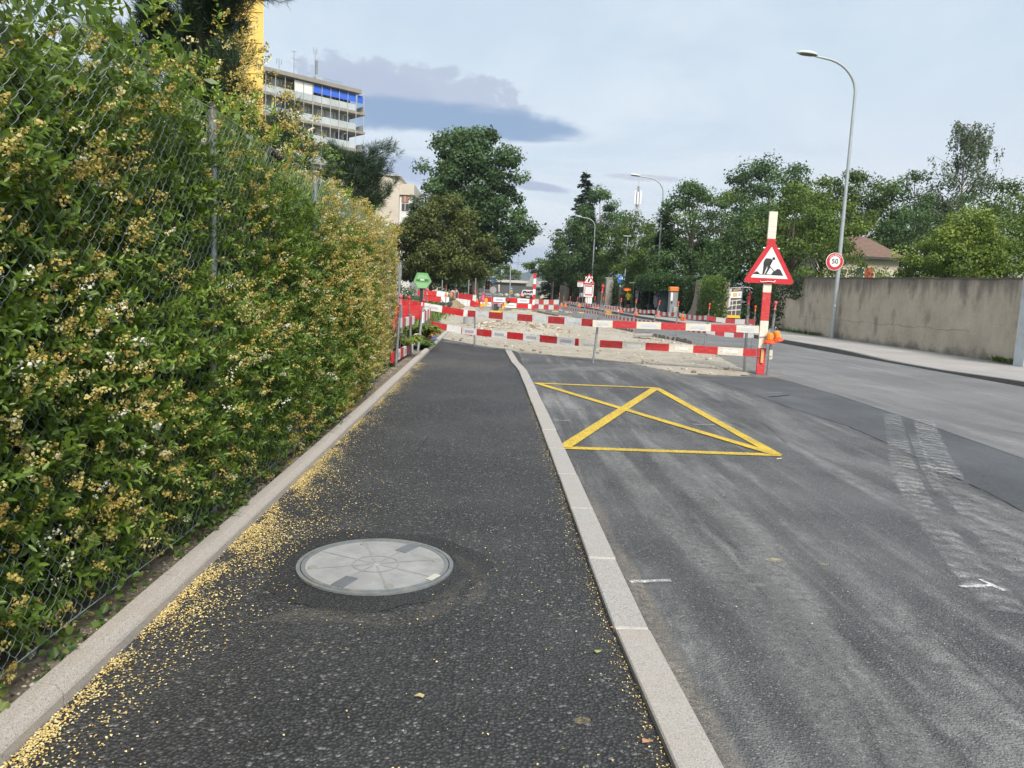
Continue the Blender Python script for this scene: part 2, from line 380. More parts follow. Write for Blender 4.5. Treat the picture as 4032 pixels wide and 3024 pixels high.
def fbm(x, y, seed=0, o=4):
    a = 0; s = .5; t = 0
    for k in range(o): a = a+s*vnoise(x*2**k, y*2**k, seed+k); t += s; s *= .55
    return a/t

# ================================================================== THE SETTING
M_grass = pm('grass_ground', (.075, .11, .03), .95, .45, 3, .02, 60, dirt=(.16, .13, .07), da=.5, ds=.6)
sheet('ground', [(-7000, -3000), (7000, -3000), (7000, 9000), (-7000, 9000)], -.06, M_grass)
RK = [(11.2, -8), (11.0, 8), (10.75, 16), (10.65, 22), (10.6, 29), (10.5, 43), (9.9, 53), (9.5, 75), (9.2, 95), (8.2, 112), (7.6, 122), (7.4, 186)]   # right kerb line
sheet('road', [(-1.3, -8)]+RK+[(-3.2, 186), (-3.0, 60), (-1.3, 24)], -.012, M_old)
SEAM = [G('V', a, b) for a, b in [(1440, 800), (1510, 815), (1600, 842), (1700, 878), (1830, 920), (1920, 958), (2000, 1000), (2110, 1052), (2212, 1105)]]
BND = [G('V', a, b) for a, b in [(1640, 805), (1800, 850), (2000, 915), (2212, 990)]]
seam = [(p.x, p.y) for p in SEAM]+[(3.75, 3.2), (3.6, 1.), (3.5, -8)]
bnd = [(p.x, p.y) for p in BND]+[(5.4, 4), (5.3, -8)]
sheet('road_band', seam[::-1]+[(3.3, 16.3), (5.45, 16.1)]+bnd, -.008, M_band)
sheet('road_patch', [(.6, -8), (.6, 19.5), (1.0, 19.5), (2.3, 18.2), (3.0, 17.4), (3.25, 16.)]+seam, -.004, M_new)
sheet('path', [(-1.45, -8), (-1.45, 24), (-.4, 21.5), (.4, 20), (.62, 19.), (.62, -8)], 0., M_walk)

def ribbon(name, pts, widths, z, mat, parent):
    """a painted or dusty strip lying on the ground, with a UV map (u across, v along in metres)"""
    n = len(pts); P = [Vector((p[0], p[1], z)) for p in pts]; V = []; uv = []; s = 0.
    for i in range(n):
        d = (P[min(i+1, n-1)]-P[max(i-1, 0)]).normalized(); side = Vector((d.y, -d.x, 0))
        if i: s += (P[i]-P[i-1]).length
        wd = widths[i] if isinstance(widths, (list, tuple)) else widths
        if name == 'dust_streak': wd *= min(1., .12+min(i, n-1-i)/(n*.22))
        V += [P[i]-side*wd/2, P[i]+side*wd/2]; uv += [(0., s), (1., s)]
    b = MB(); b.add(V, [(2*i, 2*i+1, 2*i+3, 2*i+2) for i in range(n-1)]); o = b.build(name, mat, parent)
    ul = o.data.uv_layers.new(name='UVMap')
    for l in o.data.loops: ul.data[l.index].uv = uv[l.vertex_index]
    return o
def smoothpts(pts, k=8):
    out = []
    P = [Vector((p[0], p[1])) for p in pts]
    for i in range(len(P)-1):
        p0 = P[max(i-1, 0)]; p1 = P[i]; p2 = P[i+1]; p3 = P[min(i+2, len(P)-1)]
        for j in range(k):
            t = j/k; out.append(.5*((2*p1)+(p2-p0)*t+(2*p0-5*p1+4*p2-p3)*t*t+(3*p1-p0-3*p2+p3)*t**3))
    out.append(P[-1]); return [(p.x, p.y) for p in out]
def dustmat(name, col, amt, tread=False):
    m, t, b, out = newmat(name)
    uv = t.n('ShaderNodeUVMap').outputs[0]; sp = t.n('ShaderNodeSeparateXYZ'); t.set(sp, 0, uv); u, v = sp.outputs[0], sp.outputs[1]
    ob = t.n('ShaderNodeTexCoord').outputs['Object']
    au = t.m('ABSOLUTE', t.m('SUBTRACT', u, .5)); edge = t.m('SUBTRACT', 1., t.ss(t.m('ADD', au, t.m('MULTIPLY', t.m('SUBTRACT', t.noise(ob, 6, 4), .5), .25)), .2 if not tread else .34, .5 if not tread else .47))
    f = t.m('MULTIPLY', edge, t.lin(t.noise(ob, 130, 3, .7), .35, .7, .1, 1.))
    f = t.m('MULTIPLY', f, t.lin(t.noise(t.map(ob, (1, .5, 1)), 2.2, 5, .6), .3, .68, .15, 1.))
    f = t.m('MULTIPLY', f, t.lin(t.noise(ob, 24, 5, .75), .36, .62, .25, 1.25))
    if tread:
        skew = t.m('ADD', v, t.m('MULTIPLY', au, -.10))
        st = t.m('PINGPONG', t.m('ADD', skew, t.m('MULTIPLY', t.m('SUBTRACT', t.noise(ob, 14, 3), .5), .03)), .085)
        f = t.m('MULTIPLY', f, t.lin(t.m('ADD', st, t.m('MULTIPLY', t.m('SUBTRACT', t.noise(ob, 16, 5, .75), .5), .11)), .015, .06, .35, 1.))
        f = t.m('MULTIPLY', f, t.lin(t.noise(t.map(ob, (2, .7, 1), (3, 3, 0)), 2.5, 5, .65), .36, .62, .1, 1.25))
    f = t.m('MULTIPLY', f, amt)
    c = t.ramp(t.noise(ob, 60, 3), [(.3, tuple(x*.75 for x in col)), (.7, col)])
    t.set(b, 'Base Color', c); b.inputs['Roughness'].default_value = .95
    tr = t.n('ShaderNodeBsdfTransparent'); mx = t.n('ShaderNodeMixShader'); t.set(mx, 0, f)
    m.node_tree.links.new(tr.outputs[0], mx.inputs[1]); m.node_tree.links.new(b.outputs[0], mx.inputs[2]); m.node_tree.links.new(mx.outputs[0], out.inputs[0])
    return m
M_tread = dustmat('tyre_dust', (.5, .495, .48), 1.15, True); M_dust = dustmat('pale_dust', (.44, .435, .42), .78); M_dust2 = dustmat('sandy_dust', (.5, .46, .38), .75)
M_dust3 = dustmat('thin_dust', (.4, .36, .28), .3)
patch = bpy.data.objects['road_patch']; oldroad = bpy.data.objects['road']; path = bpy.data.objects['path']
def gl(reg, l): return smoothpts([(lambda p: (p.x, p.y))(G(reg, *q)) for q in l])
ribbon('tyre_track', gl('6', [(770, 500), (800, 640), (860, 880), (1000, 1120), (1150, 1320), (1300, 1500), (1480, 1680)]), .26, .004, M_tread, patch)
ribbon('tyre_track', gl('6', [(960, 530), (1010, 680), (1110, 880), (1260, 1080), (1450, 1300), (1640, 1480)]), .30, .004, M_tread, patch)
ribbon('tyre_track', gl('6', [(900, 620), (960, 780), (1060, 960)]), .12, .006, M_tread, patch)
ribbon('dust_streak', gl('6', [(-160, 360), (40, 480), (220, 620), (420, 740), (720, 830), (900, 950)]), .55, .000, M_dust, patch)
ribbon('dust_streak', gl('9', [(800, -150), (1000, 40), (1200, 220), (1430, 440), (1700, 800), (1900, 1150)]), [.34]*41, .000, M_dust, patch)
ribbon('dust_streak', gl('V', [(1500, 1130), (1640, 1260), (1800, 1430), (1980, 1640), (2100, 1850)]), .30, .000, M_dust, patch)
ribbon('dust_streak', gl('V', [(1180, 800), (1300, 796), (1450, 812), (1560, 850)]), .9, .000, M_dust, patch)
ribbon('dust_streak', gl('V', [(1250, 890), (1300, 960), (1380, 1050), (1500, 1180), (1640, 1340), (1800, 1560), (1900, 1750)]), .3, .000, M_dust, patch)
ribbon('dust_streak', gl('V', [(1640, 800), (1780, 812), (1950, 860), (2212, 935)]), 1.5, -.004, M_dust, oldroad)
ribbon('dust_streak', gl('V', [(1660, 760), (1850, 790), (2212, 870)]), .5, -.004, M_dust, oldroad)
ribbon('dust_streak', gl('V', [(880, 775), (960, 785), (1100, 790)]), 2.6, .004, M_dust3, path)
ribbon('dust_streak', smoothpts([(-1.3, 21.3), (-.5, 19.9), (.4, 18.9)]), .9, .005, M_dust2, path)
ribbon('dust_streak', smoothpts([(.75, 17.9), (1.6, 17.7), (2.4, 17.2), (3.1, 16.4), (3.5, 15.3), (3.9, 14.7), (5.1, 14.8)]), 1.0, .001, M_dust2, patch)
ribbon('dust_streak', smoothpts([(5.2, 14.7), (5.6, 16), (6.0, 19), (6.6, 24), (6.3, 28)]), 1.3, -.003, M_dust2, oldroad)
ribbon('dust_streak', gl('V', [(560, 1345), (660, 1330), (800, 1340), (920, 1330), (1010, 1250)]), .18, .006, M_dust3, path)
ribbon('dust_streak', gl('V', [(985, 1200), (1040, 1260), (1010, 1310)]), .12, .006, M_dust3, path)
# dark cracks and joints
M_crack = pm('crack_tar', (.018, .018, .018), .8, .3, 20)
rr = random.Random(3)
def jag(pts, a, k=6):
    o = []
    for i in range(len(pts)-1):
        for j in range(k):
            t = j/k; o.append((pts[i][0]*(1-t)+pts[i+1][0]*t+rr.uniform(-a, a), pts[i][1]*(1-t)+pts[i+1][1]*t+rr.uniform(-a, a)))
    return o+[pts[-1]]
cj = jag(seam[1:9], .016); ribbon('crack', cj, [rr.uniform(.006, .022) for _ in cj], .0, M_crack, patch)
cj = jag(bnd[:4], .006); ribbon('joint', cj, [rr.uniform(.008, .02) for _ in cj], -.004, M_crack, oldroad)
for a in ([(1560, 870), (1640, 905), (1700, 960)], [(885, 985), (905, 970), (925, 945)]):
    cj = jag([(lambda p: (p.x, p.y))(G('V', *q)) for q in a], .01); ribbon('crack', cj, [rr.uniform(.002, .006) for _ in cj], .004, M_crack, path if a[0][0] < 1000 else patch)
cj = jag([(lambda p: (p.x, p.y))(G('6', *q)) for q in [(40, 395), (165, 385)]], .002); ribbon('skid_mark', cj, .035, .002, M_crack, patch)

# yellow marking box (each painted bar a part)
mk = struct('yellow_marking', (1.7, 9.7, 0))
YA, YB, YC, YD = Vector((.72, 12.22, 0)), Vector((2.66, 12.26, 0)), Vector((2.77, 7.2, 0)), Vector((.71, 7.14, 0))
def bar(p, q, wd, z, name='painted_bar', mat=M_yellowp, par=mk):
    d = (q-p).normalized(); s = Vector((d.y, -d.x, 0))*wd/2; n = 14; b = MB(); V = []
    for i in range(n+1):
        c = p+(q-p)*i/n; e = rr.uniform(-.006, .006); V += [c-s*(1+e*3)+Vector((0, 0, z)), c+s*(1-e*3)+Vector((0, 0, z))]
    b.add(V, [(2*i, 2*i+1, 2*i+3, 2*i+2) for i in range(n)]); return b.build(name, mat, par)
bar(YA+Vector((-.02, 0, 0)), YB, .12, .002); bar(YD+Vector((-.02, 0, 0)), YC+Vector((.03, 0, 0)), .12, .002)
bar(YB, YC, .12, .0035); bar(YA, YC, .12, .005); bar(YD, YB, .13, .0065)
M_chalk = dustmat('chalk', (.78, .78, .77), 2.2)
def chalk(p, q, wd):
    ribbon('chalk_line', [(p.x+(q.x-p.x)*i/6, p.y+(q.y-p.y)*i/6+rr.uniform(-.004, .004)) for i in range(7)], [wd*rr.uniform(.7, 1.) for i in range(7)], .0035+rr.random()*.002, M_chalk, patch)
for k, (a, b_) in enumerate([((1360, 1258), (1449, 1255)), ((1195, 908), (1233, 909)), ((1497, 917), (1542, 918)), ((1655, 849), (1690, 848))]):
    p, q = G('V', *a), G('V', *b_); chalk(p, q, .05 if k == 0 else .035)
p, q = G('6', 1175, 1525), G('6', 1370, 1520); chalk(p, q, .05); p, q = G('6', 1290, 1480), G('6', 1440, 1550); chalk(p, q, .045)
M_sandspot = dustmat('sand_spot', (.6, .47, .25), .9)
for a, b_, wd in [((1655, 1212), (1690, 1212), .09), ((1770, 1220), (1790, 1223), .05), ((1240, 1562), (1275, 1560), .06), ((1310, 833), (1360, 836), .25)]:
    p, q = G('V', *a), G('V', *b_); ribbon('sand_spot', [(p.x+(q.x-p.x)*i/3, p.y+(q.y-p.y)*i/3) for i in range(4)], [wd*.5, wd, wd, wd*.5], .0085, M_sandspot, patch if a[0] > 1300 else path)

# granite kerb between path and carriageway: each stone its own piece
kb = struct('granite_kerb', (.6, 8, 0))
KX = [(2.23-1.9, .70), (3.25, .63), (7.2, .70), (12.0, .65), (15.5, .53), (19.1, .43)]
def kx(y):   # right edge of the kerb
    pts = [(-3, .78), (0, .8), (2.2, .765), (3.3, .72), (7.2, .705), (12, .66), (14.2, .63), (15.4, .54), (19.3, .43)]
    for (a, xa), (b, xb) in zip(pts, pts[1:]):
        if a <= y <= b: return xa+(xb-xa)*(y-a)/(b-a)
    return pts[-1][1]
y = -2.6; ends = []
while y < 19.2:
    l = rr.uniform(.88, 1.08); y1 = min(y+l, 19.25); ends.append((y, y1)); y = y1+.012
ends = [(-2.6, -1.5), (-1.49, -.35), (-.34, .85), (.86, 2.05), (2.062, 3.15), (3.165, 4.02), (4.035, 4.98), (4.995, 5.95), (5.965, 6.95), (6.965, 7.9), (7.915, 8.9), (8.915, 9.9), (9.915, 10.9), (10.915, 11.9), (11.915, 12.9), (12.915, 13.9), (13.915, 14.6), (14.61, 15.5), (15.51, 16.5), (16.51, 17.5), (17.51, 18.4), (18.41, 19.25)]
for a, b_ in ends:
    c0 = Vector((kx(a)-.075, a, 0)); c1 = Vector((kx(b_)-.075, b_, 0)); ax = (c1-c0).normalized(); zt = .032+rr.uniform(-.003, .003)
    b = MB(); b.bbox((c0+c1)/2+Vector((rr.uniform(-.003, .003), 0, zt-.075)), ((c1-c0).length, .15, .15), .006, ax=ax); b.build('kerb_stone', M_granite, kb)
    if b_ < 14:
        m_ = MB(); m_.box(c1+ax*.007+Vector((0, 0, -.05)), (.013, .142, .155), ax=ax); m_.build('mortar_joint', M_mortar, kb)
M_conf = dustmat('kerb_concrete_spill', (.3, .27, .23), 1.5)
ribbon('concrete_spill', [(kx(1.9+i*.3)+.045+rr.uniform(-.02, .02), 1.9+i*.3) for i in range(18)], [.02]+[rr.uniform(.08, .16) for i in range(10)]+[.08, .05, .05, .05, .04, .04, .02], .0005, M_conf, patch)

# rounded concrete edging along the hedge
le = struct('hedge_edging', (-1.48, 8, 0))
def lx(y): return -1.385+.0*y-.0042*max(0, y-6)
y = -2.5
while y < 26:
    y1 = y+.985; c0 = Vector((lx(y), y, 0)); c1 = Vector((lx(y1), y1, 0)); ax = (c1-c0).normalized(); lft = Vector((-ax.y, ax.x, 0))
    dz = rr.uniform(-.003, .003); prof = [(-.004, -.1), (0, .04), (.005, .05), (.024, .071), (.032, .0755), (.06, .078), (.09, .08), (.097, .075), (.1, .06), (.1, -.1)]
    b = MB(); n = len(prof); V = [c+lft*p+Vector((0, 0, q+dz)) for c in (c0, c1) for p, q in prof]
    b.add(V, [(i, i+1, n+i+1, n+i) for i in range(n-1)]); b.add(V[:n], [tuple(range(n-1, -1, -1))]); b.add(V[n:], [tuple(range(n))])
    b.build('edging_stone', M_conc, le); y = y1+.008
# soil strip under the hedge with pale grit
rib_soil = sheet('planting_bed', [(-1.47, -3), (-1.47, 26), (-3.4, 26), (-3.4, -3)], .03, pm('bed_soil', (.17, .14, .1), .95, .4, 10, .015, 50, dirt=(.4, .36, .28), da=.8, ds=14))

# ---- right pavement with kerb stones
rp = struct('right_kerb', (10.6, 30, 0))
def rkx(y):
    for (xa, a), (xb, b) in zip(RK, RK[1:]):
        if a <= y <= b: return xa+(xb-xa)*(y-a)/(b-a)
def rkh(y): return float(np.interp(y, [12, 16, 18, 20.5, 23.5], [.1, .08, .035, .035, .12]))
y = 6.
M_kerbd = pm('kerb_stone_grey', (.12, .115, .105), .85, .2, 6, .002, 50)
while y < 120:
    l = 1.2 if y < 60 else 4.; y1 = min(y+l, 121.)
    c0 = Vector((rkx(y)+.09, y, 0)); c1 = Vector((rkx(y1)+.09, y1, 0)); ax = (c1-c0).normalized(); h0, h1 = rkh(y), rkh(y1)
    b = MB(); lf = Vector((-ax.y, ax.x, 0))*.09
    b.add([c0+lf+Vector((0, 0, -.1)), c0-lf+Vector((0, 0, -.1)), c1-lf+Vector((0, 0, -.1)), c1+lf+Vector((0, 0, -.1)), c0+lf*.85+Vector((0, 0, h0)), c0-lf+Vector((0, 0, h0)), c1-lf+Vector((0, 0, h1)), c1+lf*.85+Vector((0, 0, h1))],
          [(0, 3, 2, 1), (4, 5, 6, 7), (0, 1, 5, 4), (1, 2, 6, 5), (2, 3, 7, 6), (3, 0, 4, 7)]); b.build('kerb_stone', M_kerbd, rp); y = y1+.01
b = MB(); ys = [6+i*1.5 for i in range(77)]
for y, y1 in zip(ys, ys[1:]): b.add([(rkx(y)+.18, y, rkh(y)-.004), (15.5, y, .115), (15.5, y1, .115), (rkx(y1)+.18, y1, rkh(y1)-.004)], [(0, 1, 2, 3)])
o = b.build('pavement', M_side); o['kind'] = 'structure'

# ---- excavated carriageway: sand and gravel with mounds
PITP = [(-1.75, 23.2), (-1.3, 21.8), (-.5, 20.3), (.4, 19.2), (.6, 18.3), (1.5, 18.0), (2.3, 17.6), (3.1, 16.8), (3.5, 15.6), (3.75, 14.9), (5.05, 15.05), (5.3, 15.8), (5.7, 19), (6.4, 24.5), (6.3, 26), (5.9, 28.2), (5.4, 34.4), (4.6, 42), (3.0, 56.), (-2.8, 56), (-2.6, 40)]
def inpoly(x, y, P):
    r = np.zeros(x.shape, bool); n = len(P)
    for i in range(n):
        (xa, ya), (xb, yb) = P[i], P[(i+1) % n]
        c = ((ya > y) != (yb > y)) & (x < (xb-xa)*(y-ya)/(yb-ya+1e-12)+xa); r ^= c
    return r
def pitz(x, y):
    z = .012+.05*(fbm(x*.9, y*.9, 3)-.45)+.02*(fbm(x*4, y*4, 8)-.5)
    def bump(cx, cy, rx, ry, h): return h*np.clip(1-((x-cx)/rx)**2-((y-cy)/ry)**2, 0, 1)**1.3
    z = z+bump(.9, 27.8, 2.2, 3.2, .30)*(1+.8*(fbm(x*3, y*3, 5)-.5))+bump(1.6, 44, 1.7, 3.5, .36)+bump(-1.9, 49, 1.6, 3, .35)+bump(-2.2, 52, 2, 2, .2)+bump(-.2, 33, 1., 1.5, .16)+bump(4.1, 40, 1.5, 7, .25)
    ex = 1-np.clip(((y-14.4)/3.2), 0, 1)
    return z*(1-ex*.8)+.004
def pit_mesh():
    xs = np.arange(-2.9, 6.7, .11); yl = []; y = 14.6
    while y < 56.5: yl.append(y); y += .11+.0045*(y-14.6)
    yl = np.array(yl); X, Y_ = np.meshgrid(xs, yl); wob = .16*(fbm(X*2.3, Y_*2.3, 21)-.5)
    Z = pitz(X, Y_); ins = inpoly(X+wob, Y_+wob, PITP)
    Px, Py = X+wob, Y_+wob; dist = np.full(X.shape, 9.)
    for (xa, ya), (xb, yb) in zip(PITP, PITP[1:]+PITP[:1]):
        ex, ey = xb-xa, yb-ya; q = np.clip(((Px-xa)*ex+(Py-ya)*ey)/(ex*ex+ey*ey), 0, 1); dist = np.minimum(dist, np.hypot(Px-xa-q*ex, Py-ya-q*ey))
    Z = np.where(ins, .0045+(np.maximum(Z, .006))*np.clip(dist/.9, 0, 1)**.8, .0045-.16*dist); ny, nx = X.shape
    idx = np.arange(ny*nx).reshape(ny, nx); q = np.stack([idx[:-1, :-1], idx[:-1, 1:], idx[1:, 1:], idx[1:, :-1]], -1).reshape(-1, 4)
    keep = ins.ravel()[q].sum(1) >= 1; q = q[keep]
    m, t, b, out = newmat('sandy_gravel')
    ob = t.n('ShaderNodeTexCoord').outputs['Object']
    d = t.vor(ob, 26); c1 = t.vor(ob, 26, 'F1', 'Color'); sp = t.n('ShaderNodeSeparateColor'); t.set(sp, 0, c1)
    big = t.noise(ob, .55, 6, .6); fine = t.noise(ob, 70, 4, .7)
    c = t.ramp(t.noise(ob, 3.5, 6, .65), [(.28, (.25, .21, .155)), (.5, (.39, .345, .27)), (.75, (.5, .455, .375))])
    c = t.mix(t.m('MULTIPLY', t.ss(big, .42, .66), .6), c, (.5, .475, .42))
    c = t.mix(t.m('MULTIPLY', t.ss(sp.outputs[0], .55, .9), .55), c, (.52, .465, .375)); c = t.mix(t.m('MULTIPLY', t.ss(sp.outputs[1], .8, .95), .6), c, (.26, .2, .14))
    c = t.mix(t.m('MULTIPLY', t.ss(fine, .55, .75), .35), c, (.28, .22, .15))
    t.set(b, 'Base Color', c); b.inputs['Roughness'].default_value = .95
    bp = t.n('ShaderNodeBump'); bp.inputs['Distance'].default_value = .02; t.set(bp, 'Height', t.m('SUBTRACT', fine, d)); t.set(b, 'Normal', bp.outputs[0])
    o = rawmesh('gravel_bed', np.stack([X, Y_, Z], -1).reshape(-1, 3), q.ravel(), np.arange(len(q))*4, m, smooth=True); o['kind'] = 'structure'
pit_mesh()
ICO = None
def rocks(name, C, S, mat, parent=None, kindstuff=True):
    p = (1+5**.5)/2; iv = nrm(np.array([(-1, p, 0), (1, p, 0), (-1, -p, 0), (1, -p, 0), (0, -1, p), (0, 1, p), (0, -1, -p), (0, 1, -p), (p, 0, -1), (p, 0, 1), (-p, 0, -1), (-p, 0, 1)], float))
    it = np.array([(0, 11, 5), (0, 5, 1), (0, 1, 7), (0, 7, 10), (0, 10, 11), (1, 5, 9), (5, 11, 4), (11, 10, 2), (10, 7, 6), (7, 1, 8), (3, 9, 4), (3, 4, 2), (3, 2, 6), (3, 6, 8), (3, 8, 9), (4, 9, 5), (2, 4, 11), (6, 2, 10), (8, 6, 7), (9, 8, 1)])
    n = len(C); V = iv[None]*(RNG.uniform(.65, 1.25, (n, 12, 1)))*S[:, None, None]*RNG.uniform(.6, 1.2, (n, 1, 3))*np.array([1, 1, .7]); V = V+C[:, None]
    L = (np.arange(n)[:, None, None]*12+it[None]).ravel()
    o = rawmesh(name, V.reshape(-1, 3), L, np.arange(n*20)*3, mat, parent, tint=np.repeat(RNG.random(n), 20)); o['kind'] = 'stuff'; return o
M_rock = leafmat('stones', [(0, (.16, .12, .08)), (.3, (.32, .265, .19)), (.7, (.45, .39, .3)), (1, (.55, .51, .44))], .9, 0.)
n = 9000; x = RNG.uniform(-2.6, 6.3, n); y = 15+41*RNG.random(n)**1.5; k = inpoly(x, y, PITP); dens = np.clip(.18+1.1*np.exp(-(((x-.9)/2.1)**2+((y-27.5)/3.)**2))+.5*np.exp(-(((x-5.5)/.8)**2+((y-27)/4)**2)), 0, 1); k &= RNG.random(n) < dens
x, y = x[k], y[k]; s = .012+.05*RNG.random(len(x))**3; s = np.where(np.hypot((x-.9)/2., (y-27.6)/3.) < 1, s*1.6+.01, s)
o = rocks('loose_stones', np.stack([x, y, pitz(x, y)+s*.2], 1), s, M_rock); tag(o, 'pale loose stones scattered over the sandy excavation', 'stones')
# broken asphalt edge by the carriageway and fallen kerb slabs
M_asedge = pm('broken_asphalt_edge', (.19, .18, .165), .9, .3, 8, .01, 25)
ea = MB()
for (xa, ya), (xb, yb) in [((6.45, 24.6), (6.25, 26.6)), ((6.25, 26.6), (5.9, 28.6)), ((5.7, 31), (5.4, 34.4)), ((5.4, 34.4), (4.7, 42)), ((4.7, 42), (3.1, 55))]:
    n = max(2, int((yb-ya)/.35))
    for i in range(n):
        t0 = i/n; p = Vector((xa+(xb-xa)*(t0+.5/n), ya+(yb-ya)*(t0+.5/n), .04)); ea.box(p+Vector((rr.uniform(-.03, .03), 0, rr.uniform(-.02, .03))), (.14, (yb-ya)/n*1.02, .17), ax=Vector((1, rr.uniform(-.1, .1), 0)).normalized())
o = ea.build('asphalt_edge', M_asedge); o['kind'] = 'structure'
b = MB(); b.bbox(G('2', 920, 1020, .14), (.62, .5, .09), .02, ax=Vector((1, -.3, .06)).normalized()); o = b.build('concrete_slab', pm('slab_grey', (.33, .3, .27), .9, .2, 8, .004, 30), origin=G('2', 920, 1035, .05)); tag(o, 'flat grey slab lying at the broken edge of the carriageway', 'slab')

# pedestrian crossing, lane arrow and far markings
cr = struct('crossing_marking', (2, 61, 0))
M_ycross = pm('faded_yellow_paint', (.55, .41, .12), .8, .15, 6, dirt=(.25, .22, .16), da=.5, ds=3)
for i in range(11):
    b = MB(); x0 = -1.9+i*1.05; b.poly([(x0, 58.6, -.006), (x0+.5, 58.6, -.006), (x0+.75, 62.6, -.006), (x0+.25, 62.6, -.006)]); b.build('crossing_bar', M_ycross, cr)
for i in range(9):
    b = MB(); x0 = -3+i*1.15; b.poly([(x0, 139, -.006), (x0+.55, 139, -.006), (x0+.55, 144, -.006), (x0, 144, -.006)]); b.build('crossing_bar', M_ycross, cr)
b = MB(); b.poly([(1.0, 84, -.006), (1.15, 84, -.006), (1.6, 100, -.006), (1.45, 100, -.006)]); b.poly([(.55, 88, -.006), (1.15, 84, -.006), (1.6, 89, -.006)]); b.build('lane_arrow', M_whitep, cr)
b = MB(); b.poly([(5.6, 64, -.006), (5.75, 64, -.006), (6.3, 118, -.006), (6.15, 118, -.006)]); b.build('lane_line', M_whitep, cr)

# ---- the far mountain ridge
def mountain():
    V = []; xs = np.linspace(-900, 1500, 90); hs = 22+100*np.exp(-((xs-330)/230)**2)+16*fbm(xs/110, xs*0, 4)+14*np.exp(-((xs-160)/25)**2)+30*np.exp(-((xs+500)/250)**2)
    for x, h in zip(xs, hs): V += [(x, 2500, -5), (x, 2560, h), (x, 2900, h*.6), (x, 3000, -5)]
    b = MB(); b.smooth = True; b.add(V, [(4*i+j, 4*i+4+j, 4*i+5+j, 4*i+1+j) for i in range(89) for j in range(3)])
    o = b.build('mountain', pm('wooded_slope', (.035, .055, .04), .95, .3, .02, 1., .05)); o['kind'] = 'structure'
mountain()

# ================================================================== HEDGE, FENCE, FALLEN BLOSSOM
FX = -1.57
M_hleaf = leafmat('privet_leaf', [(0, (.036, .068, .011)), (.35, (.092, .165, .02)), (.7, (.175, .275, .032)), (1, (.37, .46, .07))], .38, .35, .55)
M_bloss = leafmat('privet_blossom', [(0, (.3, .2, .05)), (.35, (.48, .37, .10)), (.62, (.6, .5, .16)), (.8, (.66, .6, .28)), (.84, (.8, .76, .58)), (1, (.86, .84, .72))], .8, .25)
hedge = thing('hedge', 'tall privet hedge in yellow and cream blossom growing through the wire fence', 'hedge', (FX, 8, 0))
Y0, Y1 = -.6, 15.0
def hsurf(y, z):     # how far the foliage face stands out of the fence plane
    return -.0052*np.clip(y-5, 0, 10)**2+.045+(.26-.012*np.clip(y-4, 0, 11))*(fbm(y*1.1, z*1.1, 31)-.5)+.10*(fbm(y*4, z*4, 7)-.5)+.10*np.exp(-((z-1.0)/.7)**2)*np.clip((y-2.2)/2, 0, 1)*np.clip((12-y)/5, 0, 1)-.12*np.clip((.35-z)/.35, 0, 1)-.085*np.clip((z-1.15)/.35, 0, 1)*np.clip((6.2-y)/1.5, 0, 1)*np.clip((2.38-z)/.1, 0, 1)-.05*np.clip((.8-z)/.3, 0, 1)*np.clip((4.2-y)/1.5, 0, 1)+.2*np.clip((z-2.3)/.2, 0, 1)
def htop(y): return 2.34+.22*(fbm(y*.9, y*0+2, 5)-.4)+.24*np.exp(-((y-4.0)/1.5)**2)+.08*np.clip((y-9)/5, 0, 1)
def hedge_sample(n, rng):
    u = rng.random(n); y = Y0+(Y1-Y0)*u**1.25
    z = rng.random(n)**.93*htop(y); return y, z
